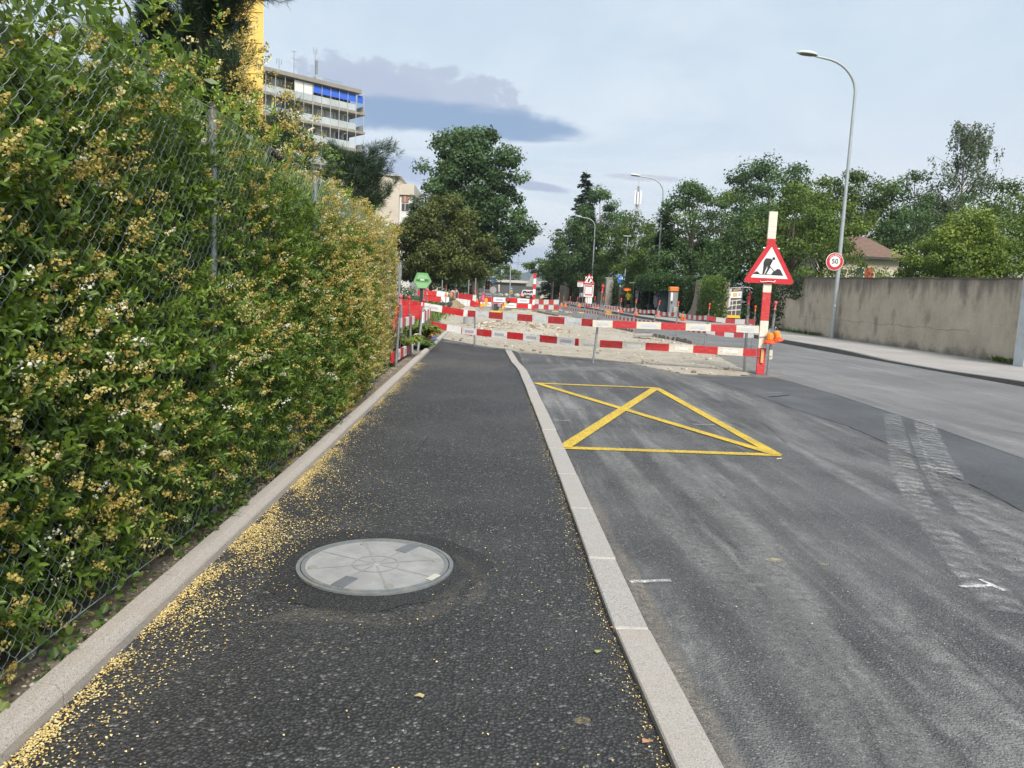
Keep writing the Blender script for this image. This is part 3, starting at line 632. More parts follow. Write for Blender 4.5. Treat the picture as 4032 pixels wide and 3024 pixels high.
def hedge_build():
    rng = np.random.default_rng(5)
    # shoots with opposite leaf pairs
    n = 19000; y, z = hedge_sample(n, rng); ht = htop(y)
    dep = rng.random(n)**1.4*.34
    top = z > ht-.3
    x = FX+hsurf(y, z)-dep
    B = np.stack([x, y, z], 1)
    k = np.where(top)[0]; B[k, 0] -= rng.random(len(k))*1.1; B[k, 2] = ht[k]-.12+rng.random(len(k))*.12
    e = rng.random(n) < .05; B[e, 1] = Y1+rng.uniform(-.2, .1, e.sum()); B[e, 0] = FX-.5-rng.random(e.sum())*1.1     # the far end face
    D = nrm(np.stack([rng.normal(.75, .45, n), rng.normal(-.12, .55, n), rng.normal(.45, .5, n)], 1))
    D[k] = nrm(np.stack([rng.normal(.2, .5, len(k)), rng.normal(0, .5, len(k)), rng.normal(1.0, .35, len(k))], 1))
    Ls = rng.uniform(.07, .17, n); lng = rng.random(n) < .05; Ls[lng] *= 1.7; Ls[k] *= 1.25
    K = 6; t = (np.arange(K)+.6)/K
    P = B[:, None]+D[:, None]*(Ls[:, None]*t[None])[..., None]+np.array([0, 0, -1])[None, None]*(Ls[:, None]*t[None]**2*.15)[..., None]
    a = nrm(np.cross(D, runit(n, rng))); b = np.cross(D, a); sd = []
    for j in range(K): sd.append((a if j % 2 == 0 else b))
    S = np.stack(sd, 1); C = np.concatenate([P.reshape(-1, 3)]*2); Sd = np.concatenate([S.reshape(-1, 3), -S.reshape(-1, 3)]); Dd = np.repeat(D, K, 0); Dd = np.concatenate([Dd, Dd])
    ax = nrm(Sd*.85+Dd*.65+rng.normal(size=Sd.shape)*.22); nn = nrm(np.cross(np.cross(ax, Dd), ax)*1+np.array([.35, -.1, .7])+rng.normal(size=ax.shape)*.3)
    m = len(C); L = rng.uniform(.028, .056, m)*np.concatenate([np.tile(1.12-.5*t*t, n)]*2); ysc = np.clip((C[:, 1]-5)/10, 0, 1); L *= 1+.35*ysc
    shoot = np.concatenate([np.repeat(rng.random(n), K)]*2); tip = np.concatenate([np.tile(t, n)]*2)
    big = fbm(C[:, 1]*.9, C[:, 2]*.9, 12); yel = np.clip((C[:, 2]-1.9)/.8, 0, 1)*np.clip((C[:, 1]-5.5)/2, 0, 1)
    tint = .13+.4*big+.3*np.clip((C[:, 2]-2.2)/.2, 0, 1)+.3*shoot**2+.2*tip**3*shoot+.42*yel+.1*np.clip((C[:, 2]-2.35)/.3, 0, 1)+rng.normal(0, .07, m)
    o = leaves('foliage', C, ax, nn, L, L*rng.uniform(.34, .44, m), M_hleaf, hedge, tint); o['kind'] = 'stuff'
    # thin shoot stems
    q = rng.choice(n, 5200, replace=False); P0 = B[q]; P1 = P0+D[q]*Ls[q][:, None]; w_ = .0016
    s1 = a[q]*w_; V = np.stack([P0-s1, P0+s1, P1+s1*.4, P1-s1*.4], 1).reshape(-1, 3)
    o = rawmesh('twigs', V, np.arange(len(V)), np.arange(len(q))*4, M_twig, hedge); o['kind'] = 'stuff'
    # dense inside of the hedge, built of the same leaves
    n2 = 34000; y = Y0+(Y1-Y0)*rng.random(n2)**1.1; z = rng.random(n2)*(htop(y)-.08); x = FX+hsurf(y, z)-.16-rng.random(n2)*.35
    C = np.stack([x, y, z], 1); nn = nrm(np.array([.8, -.2, .4])+rng.normal(size=(n2, 3))*.5); ax = nrm(np.cross(nn, runit(n2, rng)))
    o = leaves('inner_foliage', C, ax, nn, rng.uniform(.05, .09, n2), rng.uniform(.03, .045, n2), M_hleaf, hedge, .2+.3*rng.random(n2), False); o['kind'] = 'stuff'
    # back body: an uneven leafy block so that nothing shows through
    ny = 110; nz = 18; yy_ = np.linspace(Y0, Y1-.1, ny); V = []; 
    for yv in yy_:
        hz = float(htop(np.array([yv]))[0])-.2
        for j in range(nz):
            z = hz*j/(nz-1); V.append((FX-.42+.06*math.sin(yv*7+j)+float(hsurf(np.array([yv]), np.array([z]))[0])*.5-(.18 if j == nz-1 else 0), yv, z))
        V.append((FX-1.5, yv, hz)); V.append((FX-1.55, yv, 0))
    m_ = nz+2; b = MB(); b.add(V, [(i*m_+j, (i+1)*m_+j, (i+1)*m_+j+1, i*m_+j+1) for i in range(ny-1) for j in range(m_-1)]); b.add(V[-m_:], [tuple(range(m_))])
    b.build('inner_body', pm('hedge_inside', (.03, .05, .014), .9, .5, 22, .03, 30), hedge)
    # woody stems at the foot
    b = MB()
    for i in range(46):
        y = Y0+i*.35+rng.uniform(-.1, .1); x = FX-.22-rng.random()*.25; p = Vector((x, y, .0)); pts = [p]
        for k in range(4): p = p+Vector((rng.normal(.0, .04), rng.normal(0, .06), .22)); pts.append(p.copy())
        b.tube(pts, [.016, .014, .012, .009, .006], 5)
    o = b.build('stems', M_bark, hedge); o['kind'] = 'stuff'
    # blossom panicles
    n3 = 4300; y, z = hedge_sample(n3*3, rng); z = z*1.0; dens = .12+1.05*np.clip(fbm(y*1.6, z*1.6, 44)*2.4-.85, 0, 1)+.3*np.clip((y-7)/4, 0, 1)
    kk = np.where(rng.random(len(y)) < dens*.62)[0][:n3]; y, z = y[kk], z[kk]; n3 = len(y)
    x = FX+hsurf(y, z)+rng.normal(.04, .035, n3); C0 = np.stack([x, y, z], 1)
    A = nrm(np.stack([rng.normal(.7, .35, n3), rng.normal(-.1, .5, n3), rng.normal(.35, .45, n3)], 1)); Lp = rng.uniform(.045, .105, n3)*(1+.25*np.clip((y-6)/8, 0, 1))
    Fn = 30; tt = rng.random((n3, Fn)); rad = (.34-.24*tt)*Lp[:, None]*.9
    dirs = runit(n3*Fn, rng).reshape(n3, Fn, 3)
    P = C0[:, None]+A[:, None]*(tt*Lp[:, None])[..., None]+dirs*rad[..., None]
    hue = np.where(rng.random(n3) < .07, rng.uniform(.84, 1., n3), rng.uniform(.1, .8, n3)); hue = np.where((y > 6) & (rng.random(n3) < .3), hue*.75, hue)
    tint = np.clip(np.repeat(hue, Fn)+rng.normal(0, .06, n3*Fn), 0, 1); C = P.reshape(-1, 3)
    nn = nrm(dirs.reshape(-1, 3)+rng.normal(size=C.shape)*.4); ax = nrm(np.cross(nn, runit(len(C), rng))); s = rng.uniform(.008, .016, len(C))*np.repeat(1+.5*np.clip((y-5)/8, 0, 1), Fn)
    o = leaves('blossom', C-ax*s[:, None]*.5, ax, nn, s, s*.8, M_bloss, hedge, tint, False); o['kind'] = 'stuff'
hedge_build()
def foot_plants():
    rng = np.random.default_rng(15); n = 2000
    y = Y0+(Y1-Y0)*rng.random(n)**1.4; x = FX-.03*np.clip(y-5, 0, 10)+.0+.1*rng.random(n)**1.5; cl = fbm(y*2.2, y*0, 3); k = rng.random(n) < np.clip(cl*2.6-.75, 0, 1); x, y = x[k], y[k]; n = len(x)
    C = np.stack([x, y, .03+.14*rng.random(n)**1.6], 1); D = nrm(np.stack([rng.normal(.4, .6, n), rng.normal(-.1, .7, n), rng.normal(.2, .4, n)], 1)); N = nrm(np.array([.3, -.2, 1.])+rng.normal(size=(n, 3))*.35)
    L = rng.uniform(.02, .045, n)
    iv = thing('ivy_ground_cover', 'low ivy creeping along the foot of the wire fence', 'ivy', (FX+.1, 6, .03)); iv['kind'] = 'stuff'
    leaves('ivy_leaves', C, D, N, L, L*.8, leafmat('ivy_leaf_low', [(0, (.025, .06, .015)), (.6, (.06, .12, .022)), (1, (.18, .22, .05))], .45, .2), iv, .2+.7*rng.random(n))['kind'] = 'stuff'
    # pale grit between fence and edging
    m = 2600; y = Y0+15*rng.random(m)**1.3; x = -1.49-.02*np.clip(y-5, 0, 10)-.10*rng.random(m); s = .003+.008*rng.random(m)**2
    o = rocks('grit', np.stack([x, y, .03+s*.4], 1), s, M_rock); tag(o, 'pale grit along the concrete edging below the hedge', 'grit')
foot_plants()

# ---- chain link fence
M_wire = pm('green_grey_wire', (.27, .325, .30), .4, .12, 20)
fence = thing('chain_link_fence', 'grey green chain link fence with steel posts in front of the hedge', 'fence', (FX, 8, 0))
def chainlink(FX=FX):
    p = .037; top = 2.345; nz = int((top-.10)/p*1.0); fy0, fy1 = .4, 14.6; ncol = int((fy1-fy0)/p)
    z = .10+np.arange(nz+1)*(top-.10)/nz; par = np.arange(nz+1) % 2; V = []; L = []
    rng = np.random.default_rng(2); r = .0015; A = []; Bq = []
    for i in range(ncol):
        y0 = fy0+i*p; par = (np.arange(nz+1)+i) % 2; yz = y0+np.where(par == 0, 0., p)
        sag = .012*np.sin(y0*1.3+z*2.1)+.006*np.sin(y0*3.7-z*4.)
        xx = FX+sag+np.where(par == 0, -.0035, .0035)
        xx = xx-.0035*max(0, y0-5)**2; P = np.stack([xx, yz+.006*np.sin(z*3+y0), z], 1); A.append(P[:-1]); Bq.append(P[1:])
    A = np.concatenate(A); Bq = np.concatenate(Bq); d = nrm(Bq-A); bow = np.cross(d, np.array([1., 0, 0])); mid = (A+Bq)/2+np.array([.004, 0, 0])*np.sign(d[:, 1:2])
    u = nrm(np.cross(d, np.array([1., 0, 0]))); v = np.cross(d, u); V = []
    for Q in (A, mid, Bq):
        for k in range(3):
            a = 2*math.pi*k/3; V.append(Q+(u*math.cos(a)+v*math.sin(a))*r)
    V = np.stack(V, 1); n = len(A); fs = []
    for s_ in range(2):
        for k in range(3): fs.append([s_*3+k, s_*3+(k+1) % 3, s_*3+3+(k+1) % 3, s_*3+3+k])
    fs = np.array(fs).ravel(); loops = (np.arange(n)[:, None]*9+fs[None]).ravel()
    o = rawmesh('wire_mesh', V.reshape(-1, 3), loops, np.arange(n*6)*4, M_wire, fence, smooth=True); o['kind'] = 'stuff'
    for zz, nm in ((2.35, 'tension_wire'), (1.25, 'tension_wire'), (.12, 'tension_wire')):
        b = MB(); b.tube([(FX+.004-.0035*max(0, fy0+j*.5-5)**2, fy0+j*.5, zz+.006*math.sin(j*1.7)-.008*(j % 5 == 2)) for j in range(29)], .0024, 5); b.build(nm, M_wire, fence)
    for y in (1.93, 4.43, 6.93, 9.43, 11.93):
        FX = -1.57-.0035*max(0, y-5)**2
        b = MB(); b.tube([(FX-.03, y, 0), (FX-.03, y, 2.37)], .021, 10); po = b.build('fence_post', M_steel, fence)
        b = MB(); b.lathe((FX-.03, y, 2.368), [(.024, 0), (.024, .02), (.016, .032), (.003, .036)], 10); b.build('post_cap', M_dark, po)
    b = MB(); b.tube([(-1.6, 5.5, 2.34), (-1.58, 5.7, 2.32)], .024, 10); b.build('wire_tensioner', M_dark, fence)
chainlink()

# ---- fallen blossom on the path
def petals():
    rng = np.random.default_rng(9); n = 90000
    y = 1.2+13.5*rng.random(n)**1.5; d = rng.exponential(.085, n); far = rng.random(n) < .07; d[far] = rng.random(far.sum())*1.9
    clump = fbm(y*3.1, d*7, 17, 5); dn = np.clip(clump*2.7-.75, .04, 1)*np.where(d < .08, 1.4, 1.); band = np.exp(-((y-4.5)/1.2)**2); dn = dn*(.38+.62*band)*np.where(y > 7, .75, 1.)
    d = np.where(d < .6, d*(.75+.75*band), d)
    k = rng.random(n) < dn*np.where(d > .7, .4, 1); y, d = y[k], d[k]; x = np.array([lx(v) for v in y])+.006+d
    ring = np.hypot(x+.56, y-3.87); k = ~((ring < .47) & (rng.random(len(x)) < .96)); x, y = x[k], y[k]
    k = x < .58; x, y = x[k], y[k]; n = len(x)
    z = .0045+.006*rng.random(n); C = np.stack([x, y, z], 1); N = nrm(np.array([0, 0, 1.])+rng.normal(size=(n, 3))*.2); ax = nrm(np.cross(N, runit(n, rng))); s = rng.uniform(.005, .012, n)
    pt = thing('fallen_blossom', 'yellow fallen blossom swept along the concrete edging on the dark path', 'petals', (-1.2, 4, 0)); pt['kind'] = 'stuff'
    M_pet = leafmat('fallen_petal', [(0, (.5, .32, .1)), (.25, (.74, .55, .2)), (.75, (.82, .66, .3)), (1, (.86, .8, .52))], .85, .1)
    leaves('petal_litter', C, ax, N, s, s*.75, M_pet, pt, rng.random(n), False)['kind'] = 'stuff'
    m = 1700; y = 1.6+9*rng.random(m)**1.5; x = np.array([kx(v) for v in y])-.155-rng.exponential(.03, m); C = np.stack([x, y, np.full(m, .006)], 1); N = nrm(np.array([0, 0, 1.])+rng.normal(size=(m, 3))*.4); ax = nrm(np.cross(N, runit(m, rng))); s = rng.uniform(.004, .009, m)
    leaves('petal_litter', C, ax, N, s, s*.7, M_pet, pt, rng.random(m), False)['kind'] = 'stuff'
    m = 380; y = 1.6+9*rng.random(m); x = rng.uniform(-1.2, 3.5, m); C = np.stack([x, y, np.full(m, .008)], 1); s = rng.uniform(.003, .007, m)
    rocks('grit', C, s*.7, M_rock).data.name; tag(bpy.data.objects[COL.objects[-1].name], 'tiny pale chippings strewn over the asphalt in front of the barrier', 'grit')
petals()

# ---- manhole
mhc = Vector((-.56, 3.87, 0))
b = MB(); V = []
for k in range(48):
    a = 2*math.pi*k/48; r = .57+.03*math.sin(a*3+1)+.018*math.sin(a*7)+.01*math.sin(a*17); V.append((mhc.x+math.cos(a)*r, mhc.y+math.sin(a)*r, .003))
b.poly(V); o = b.build('asphalt_ring', M_ring, path)
man = thing('manhole_cover', 'round grey manhole cover with iron rim and worn concrete infill set in the dark path', 'manhole cover', mhc)
M_iron = pm('cast_iron', (.19, .2, .205), .6, .25, 12, .002, 60, metal=.2, dirt=(.3, .27, .22), da=.6, ds=9)
M_infill = pm('concrete_infill', (.3, .3, .295), .85, .2, 7, .002, 140, dirt=(.2, .195, .185), da=.55, ds=5)
def ringm(r0, r1, z0, z1, n=72):
    b = MB(); V = []; 
    for k in range(n):
        c, s = math.cos(2*math.pi*k/n), math.sin(2*math.pi*k/n)
        for r, z in ((r1, -.04), (r1, z1), (r0, z1), (r0, z0)): V.append((mhc.x+c*r, mhc.y+s*r, z))
    for k in range(n):
        for j in range(3): q = (k+1) % n; b.add([V[k*4+j], V[q*4+j], V[q*4+j+1], V[k*4+j+1]], [(0, 1, 2, 3)])
    return b
ringm(.382, .402, .002, .013).build('frame_ring', M_iron, man)
ringm(.356, .377, .008, .0135).build('cover_rim', M_iron, man)
b = MB(); b.poly([(mhc.x+.357*math.cos(2*math.pi*k/64), mhc.y+.357*math.sin(2*math.pi*k/64), .0105) for k in range(64)]); inf = b.build('infill', M_infill, man)
M_groove = pm('groove_dirt', (.26, .255, .24), .9, .15, 30)
M_lug = pm('cast_lug', (.19, .2, .21), .5, .2, 12, metal=.4)
for k in range(8):
    a = R_(18+45*k); d = Vector((math.cos(a), math.sin(a), 0)); s = Vector((-d.y, d.x, 0)); b = MB(); wv = .006
    b.add([mhc+d*.03+s*wv+Vector((0, 0, .0118)), mhc+d*.03-s*wv+Vector((0, 0, .0118)), mhc+d*.344-s*wv+Vector((0, 0, .0118)), mhc+d*.344+s*wv+Vector((0, 0, .0118))], [(0, 1, 2, 3)]); b.build('spoke_groove', M_groove, man)
b = MB(); V = []
for k in range(40):
    a = 2*math.pi*k/40
    for r in (.112, .122): V.append((mhc.x+math.cos(a)*r, mhc.y+math.sin(a)*r, .0124))
b.add(V, [(2*k, 2*k+1, 2*((k+1) % 40)+1, 2*((k+1) % 40)) for k in range(40)]); b.build('ring_groove', M_groove, man)
b = MB(); b.lathe(mhc+Vector((0, 0, .011)), [(.018, 0), (.016, .004), (.004, .005)], 14); b.build('hub', M_infill, man)
for a in (62, 247):
    d = Vector((math.cos(R_(a)), math.sin(R_(a)), 0)); b = MB(); b.bbox(mhc+d*.285+Vector((0, 0, .0125)), (.13, .07, .007), .002, ax=d); b.build('lifting_lug', M_lug, man)
for a in (15, 110, 195, 290):
    d = Vector((math.cos(R_(a)), math.sin(R_(a)), 0)); b = MB(); b.lathe(mhc+d*.318+Vector((0, 0, .011)), [(.024, 0), (.024, .0035), (.012, .0038)], 14); b.build('key_hole', pm('keyhole_grey', (.26, .25, .23), .7, .1), man)
d = Vector((math.cos(R_(-28)), math.sin(R_(-28)), 0)); b = MB(); b.bbox(mhc+d*.352+Vector((0, 0, .0145)), (.035, .08, .004), .001, ax=d); pl_ = b.build('name_plate', pm('plate_pale', (.48, .46, .4), .6, .1), man)
for a in list(range(225, 250, 6))+list(range(70, 90, 6)):
    d = Vector((math.cos(R_(a)), math.sin(R_(a)), 0)); b = MB(); b.box(mhc+d*.366+Vector((0, 0, .0142)), (.008, .022, .002), ax=d); b.build('raised_letter', M_iron, man)

# ================================================================== TREES
M_l1 = leafmat('leaf_dark', [(0, (.03, .06, .024)), (.4, (.064, .125, .048)), (.75, (.115, .195, .072)), (1, (.19, .28, .105))], .65, .25, .25)
M_l2 = leafmat('leaf_olive', [(0, (.04, .05, .012)), (.4, (.085, .105, .022)), (.75, (.145, .16, .036)), (1, (.23, .23, .06))], .55, .22)
M_l3 = leafmat('leaf_mid', [(0, (.032, .062, .016)), (.4, (.075, .135, .027)), (.75, (.135, .21, .042)), (1, (.23, .31, .07))], .5, .28)
M_l4 = leafmat('leaf_light', [(0, (.045, .08, .014)), (.4, (.1, .16, .025)), (.75, (.18, .25, .04)), (1, (.3, .36, .075))], .5, .32)
M_l5 = leafmat('needle_dark', [(0, (.014, .03, .017)), (.5, (.032, .062, .03)), (1, (.07, .11, .048))], .6, .1)
M_l6 = leafmat('leaf_grey_green', [(0, (.05, .075, .045)), (.5, (.1, .14, .08)), (1, (.18, .22, .13))], .5, .3)
def prof_r(t, prof):
    xs = [p[0] for p in prof]; ys = [p[1] for p in prof]; return np.interp(t, xs, ys)
ROUND = [(0, .35), (.15, .8), (.4, 1.), (.7, .85), (.9, .5), (1, .12)]
def tree(name, label, cat, base, z0, z1, rx, mat, seed, n_cl=90, per=150, lf=.16, rc=.9, prof=ROUND, trunk=.2, group=None, bark=None, ry=None, lean=0., tintb=.0, droop=0., fill=.45):
    """crown between heights z0 and z1 built of clumps of leaves on limbs"""
    rng = np.random.default_rng(seed); root = thing(name, label, cat, base, group); base = Vector(base); ry = ry or rx; bark = bark or M_bark
    t = rng.random(n_cl*3); keep = rng.random(n_cl*3) < prof_r(t, prof)*.9+.1; t = t[keep][:n_cl]; n_cl = len(t)
    ang = rng.random(n_cl)*2*math.pi; lob = 1+.22*np.sin(ang*3+seed)+.14*np.sin(ang*5+seed*2+t*6)
    r = prof_r(t, prof)*lob*(fill+(1-fill)*np.sqrt(rng.random(n_cl)))
    cx = base.x+np.cos(ang)*r*rx+lean*t; cy = base.y+np.sin(ang)*r*ry; cz = base.z+z0+(z1-z0)*t
    K = np.stack([cx, cy, cz], 1)
    # limbs
    b = MB(); tz = z0+(z1-z0)*.72; tp = [base+Vector((lean*.2*q+.12*math.sin(q*4+seed), .1*math.cos(q*5+seed), tz*q)) for q in (0, .25, .5, .75, 1.)]
    b.tube(tp, [trunk*1.25, trunk, trunk*.8, trunk*.55, trunk*.2], 9)
    for i in range(min(n_cl, 34)):
        c = Vector(K[i]); q = max(.25, min(.95, (c.z-base.z)*.62/tz)); j = min(3, int(q*4)); st = tp[j].lerp(tp[j+1], q*4-j); md = st.lerp(c, .5)+Vector((0, 0, -.05*(c-st).length))
        b.tube([st, md, c], [trunk*.3*(1-q*.5), trunk*.16, trunk*.05], 5, False)
    b.build('trunk', bark, root)
    sz = rc*rng.uniform(.6, 1.3, n_cl); M = int(per*1.12)
    dr = runit(n_cl*M, rng).reshape(n_cl, M, 3); dr[..., 2] = np.where(dr[..., 2] < -.3, dr[..., 2]*.5, dr[..., 2])
    rad = (.35+.65*rng.random((n_cl, M))**.6)[..., None]
    P = K[:, None]+dr*rad*sz[:, None, None]*np.array([1, 1, .72]); P = P+.12*rc*rng.normal(size=P.shape)
    if droop: P[..., 2] -= droop*rad[..., 0]**2*sz[:, None]
    C = P.reshape(-1, 3); dd = dr.reshape(-1, 3); n = len(C)
    N = nrm(dd*.55+np.array([0, 0, .5])+rng.normal(size=(n, 3))*.5); ax = nrm(np.cross(N, runit(n, rng))+np.array([0, 0, -.35]))
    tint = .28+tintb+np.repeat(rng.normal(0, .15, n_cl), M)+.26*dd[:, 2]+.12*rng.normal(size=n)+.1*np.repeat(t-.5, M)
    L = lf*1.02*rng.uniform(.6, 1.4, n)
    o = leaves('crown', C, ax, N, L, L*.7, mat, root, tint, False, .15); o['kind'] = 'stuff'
    return root
def conifer(name, label, base, h, r, mat, seed, tiers=26, group=None, needle=.22):
    rng = np.random.default_rng(seed); root = thing(name, label, 'tree', base, group); base = Vector(base)
    b = MB(); b.tube([base, base+Vector((0, 0, h*.5)), base+Vector((0, 0, h))], [h*.013, h*.008, .02], 8); 
    Cs = []; Ds = []; Ts = []
    for i in range(tiers):
        t = (i+.5)/tiers; z0_ = h*(.06+.93*t); rr_ = r*(1-t)**.85*(.8+.4*rng.random())+.12*(1-t); nb = int(5+5*(1-t))
        for k in range(nb):
            a = rng.random()*6.283; z = z0_+h/tiers*rng.uniform(-.6, .6); l = rr_*rng.uniform(.55, 1.15); d = Vector((math.cos(a), math.sin(a), 0)); st = base+Vector((0, 0, min(z, h*.985))); pts = [st+d*l*q+Vector((0, 0, l*(.12*q-.42*q*q+.16*q**4))) for q in (0, .35, .7, 1.)]
            if i % 2 == 0: b.tube(pts, [.03, .02, .012, .005], 4, False)
            m = int(30+60*l/r); q = rng.random(m)**.8; px_ = np.array([[st.x+d.x*l*s, st.y+d.y*l*s, st.z+l*(.12*s-.42*s*s+.16*s**4)] for s in q]); side = np.array([-d.y, d.x, 0])
            sp = rng.normal(0, .16, m)*l*(1-q*.5); Cs.append(px_+side*sp[:, None]-np.array([0, 0, 1])*np.abs(sp[:, None])*.35-np.array([0, 0, .12])*rng.random((m, 1)))
            Ds.append(np.array([d.x, d.y, -.5])+side*np.sign(sp[:, None])*.7+rng.normal(size=(m, 3))*.25); Ts.append(.25+.35*q+.15*rng.normal(size=m))
    b.build('trunk', M_bark, root); C = np.concatenate(Cs); D = nrm(np.concatenate(Ds)); n = len(C); N = nrm(np.array([0, 0, 1.])+rng.normal(size=(n, 3))*.5)
    L = needle*rng.uniform(.7, 1.4, n); o = leaves('crown', C, D, N, L*1.3, L*.42, mat, root, np.concatenate(Ts), False, .1); o['kind'] = 'stuff'; return root
def pine(name, label, base, boughs, mat, seed, trunk=.2, tuft=.32, group=None, top=None, nt=60):
    """pine with separate boughs; each bough is a list of points ending in tufts of long needles"""
    rng = np.random.default_rng(seed); root = thing(name, label, 'tree', base, group); base = Vector(base); b = MB(); b.tube([base, base.lerp(Vector(top), .5)+Vector((.1, 0, 0)), top], [trunk, trunk*.7, trunk*.25], 8)
    Cs, Ds, Ts = [], [], []
    for tip, z in boughs:
        tip = Vector(tip); st = base.lerp(Vector(top), z); md = st.lerp(tip, .55)+Vector((0, 0, -.12*(tip-st).length)); b.tube([st, md, tip], [trunk*.3, trunk*.18, trunk*.06], 6, False)
        ln = (tip-st).length
        for k in range(int(nt*max(.6, ln/2))):
            q = .3+.7*rng.random()**.7; p = (st.lerp(md, q/.55) if q < .55 else md.lerp(tip, (q-.55)/.45))+Vector(rng.normal(0, .13, 3))*(.7+ln*.25); d = (tip-md).normalized()*.7+Vector((0, 0, .55))+Vector(rng.normal(0, .35, 3)); d.normalize()
            m = 40; f = rng.normal(size=(m, 3))*.75+np.array(d)*1.0; Cs.append(np.array(p)[None]+np.array(d)[None]*rng.random((m, 1))*tuft*.6); Ds.append(f); Ts.append(.2+.5*rng.random(m)*rng.uniform(.5, 1.2)+.0*f[:, 2])
    b.build('trunk', M_bark, root); C = np.concatenate(Cs); D = nrm(np.concatenate(Ds)); n = len(C); N = nrm(np.cross(D, runit(n, rng))); L = tuft*rng.uniform(.35, .75, n)
    o = leaves('crown', C, D, N, L, .010+.0*L, mat, root, np.concatenate(Ts), False, .05); o['kind'] = 'stuff'; return root
TG = 'trees behind the walls and fences along the street'
tree('maple_tree', 'tall dark green broadleaf tree with a high open crown above the works', 'tree', (-2.4, 90, 0), 4.2, 19.2, 5.7, M_l1, 21, 250, 150, .34, 1.3, [(0, .5), (.12, .8), (.3, 1.05), (.45, 1.), (.6, .9), (.8, .78), (.95, .55), (1, .25)], .38, TG, lean=-1.2, fill=.2)
tree('hornbeam_tree', 'rounded olive green tree with a short trunk beyond the green box', 'tree', (-5.75, 69.5, 0), 2.1, 9.2, 4.6, M_l2, 22, 180, 170, .22, .9, [(0, .8), (.15, 1.), (.4, .95), (.7, .6), (.9, .35), (1, .12)], .13, TG, lean=1.1, fill=.4)
tree('street_tree', 'small greyish leafy tree beside the cream apartment house', 'tree', (-7.5, 84, 0), 4.5, 11.8, 2.1, M_l6, 23, 50, 130, .2, .7, ROUND, .15, TG)
tree('hedge_tree', 'low dark green tree mass at the far left of the road behind the traffic light', 'tree', (-5.5, 120, 0), 1.0, 7.5, 5.5, M_l1, 24, 70, 140, .3, 1.2, ROUND, .25, TG)
tree('bank_tree', 'small tree rising behind the bridge railing', 'tree', (1.2, 215, 2.5), 2.4, 6.6, 3.4, M_l3, 25, 40, 110, .35, .9, ROUND, .2, TG)
tree('bank_tree', 'yellowish shrub tree behind the bridge railing', 'tree', (4.4, 222, 2.5), 2., 5.0, 2.2, M_l4, 26, 26, 90, .35, .8, ROUND, .2, TG)
conifer('spruce_tree', 'tall slender spruce rising over the round trees beyond the second lamp', (14.2, 130, 0), 21.8, 4.8, M_l5, 27, 34, TG, .55)
conifer('spruce_tree', 'small dark spruce at the far bend of the road', (9.9, 125, 0), 11.8, 3.3, M_l5, 28, 20, TG, .45)
tree('lime_tree', 'broad rounded green tree in front of the tall spruce', 'tree', (12.6, 97, 0), 2.6, 14.2, 4.3, M_l1, 29, 120, 170, .24, 1.05, [(0, .8), (.3, 1.), (.55, .95), (.75, .72), (.9, .5), (1, .15)], .3, TG, tintb=.05)
tree('lime_tree', 'dark lower tree overhanging the pavement beside the far gate pillar', 'tree', (10.6, 108, 0), 1.6, 9.5, 3.2, M_l1, 30, 70, 150, .24, .95, ROUND, .25, TG)
tree('ash_tree', 'light leafed tree leaning over the road by the far wall', 'tree', (9.0, 122, 0), 3.2, 6.6, 3.2, M_l3, 31, 36, 110, .25, .7, ROUND, .2, TG, lean=-2.0)
tree('beech_tree', 'green tree behind the wall with the hanging ivy by the crossing sign', 'tree', (15.6, 88, 0), 2.0, 10.3, 4.2, M_l3, 32, 90, 150, .22, 1., ROUND, .25, TG)
tree('beech_tree', 'mid green tree behind the bus shelter', 'tree', (15.2, 73, 0), 2.0, 7.6, 3.4, M_l3, 33, 80, 150, .19, .9, ROUND, .2, TG)
conifer('thuja_tree', 'dark conifer standing behind the ivy wall next to the lamp post', (13.3, 62, 0), 8.6, 1.9, M_l5, 34, 20, TG, .3)
tree('lime_tree', 'dense dark green tree right of the lamp post behind the ticket machine', 'tree', (14.6, 58.5, 0), 1.8, 9.9, 2.5, M_l1, 35, 90, 170, .17, .8, [(0, .9), (.3, 1.), (.6, 1.), (.8, .85), (.95, .5), (1, .2)], .25, TG, tintb=.04)
tree('robinia_tree', 'airy green tree with sky showing through its crown over the ivy wall', 'tree', (17.4, 61, 0), 2.5, 10.0, 2.6, M_l3, 36, 52, 120, .17, .8, ROUND, .2, TG, fill=.6)
tree('oak_tree', 'big dark oak crown standing over the trees behind the roadworks sign', 'tree', (28.3, 82, 0), 6.5, 16.1, 5.2, M_l1, 37, 100, 170, .24, 1.15, [(0, .6), (.3, 1.), (.6, .95), (.85, .7), (1, .3)], .4, TG)
tree('robinia_tree', 'dark shaded tree behind the gate banner', 'tree', (16.8, 50, 0), .3, 7.9, 2.9, M_l1, 38, 100, 160, .15, .8, [(0, .8), (.3, 1.), (.7, .8), (1, .2)], .2, TG, tintb=.04)
tree('robinia_tree', 'feathery light green tree between the roadworks sign and the tall lamp', 'tree', (18.2, 47.5, 0), 1.6, 8.6, 3.1, M_l3, 39, 100, 150, .15, .8, ROUND, .18, TG, tintb=.12, droop=.3)
tree('robinia_tree', 'light green tree just beside the tall lamp in front of the oak', 'tree', (22.0, 52, 0), 4.6, 9.9, 2.4, M_l4, 40, 60, 140, .16, .75, [(0, .7), (.4, 1.), (.7, .6), (1, .2)], .15, TG, fill=.5)
tree('chestnut_tree', 'blue green tree mass behind the tiled roof', 'tree', (30.8, 68, 0), 3., 12.9, 3.9, M_l3, 41, 100, 160, .2, 1., ROUND, .3, TG, tintb=-.08)
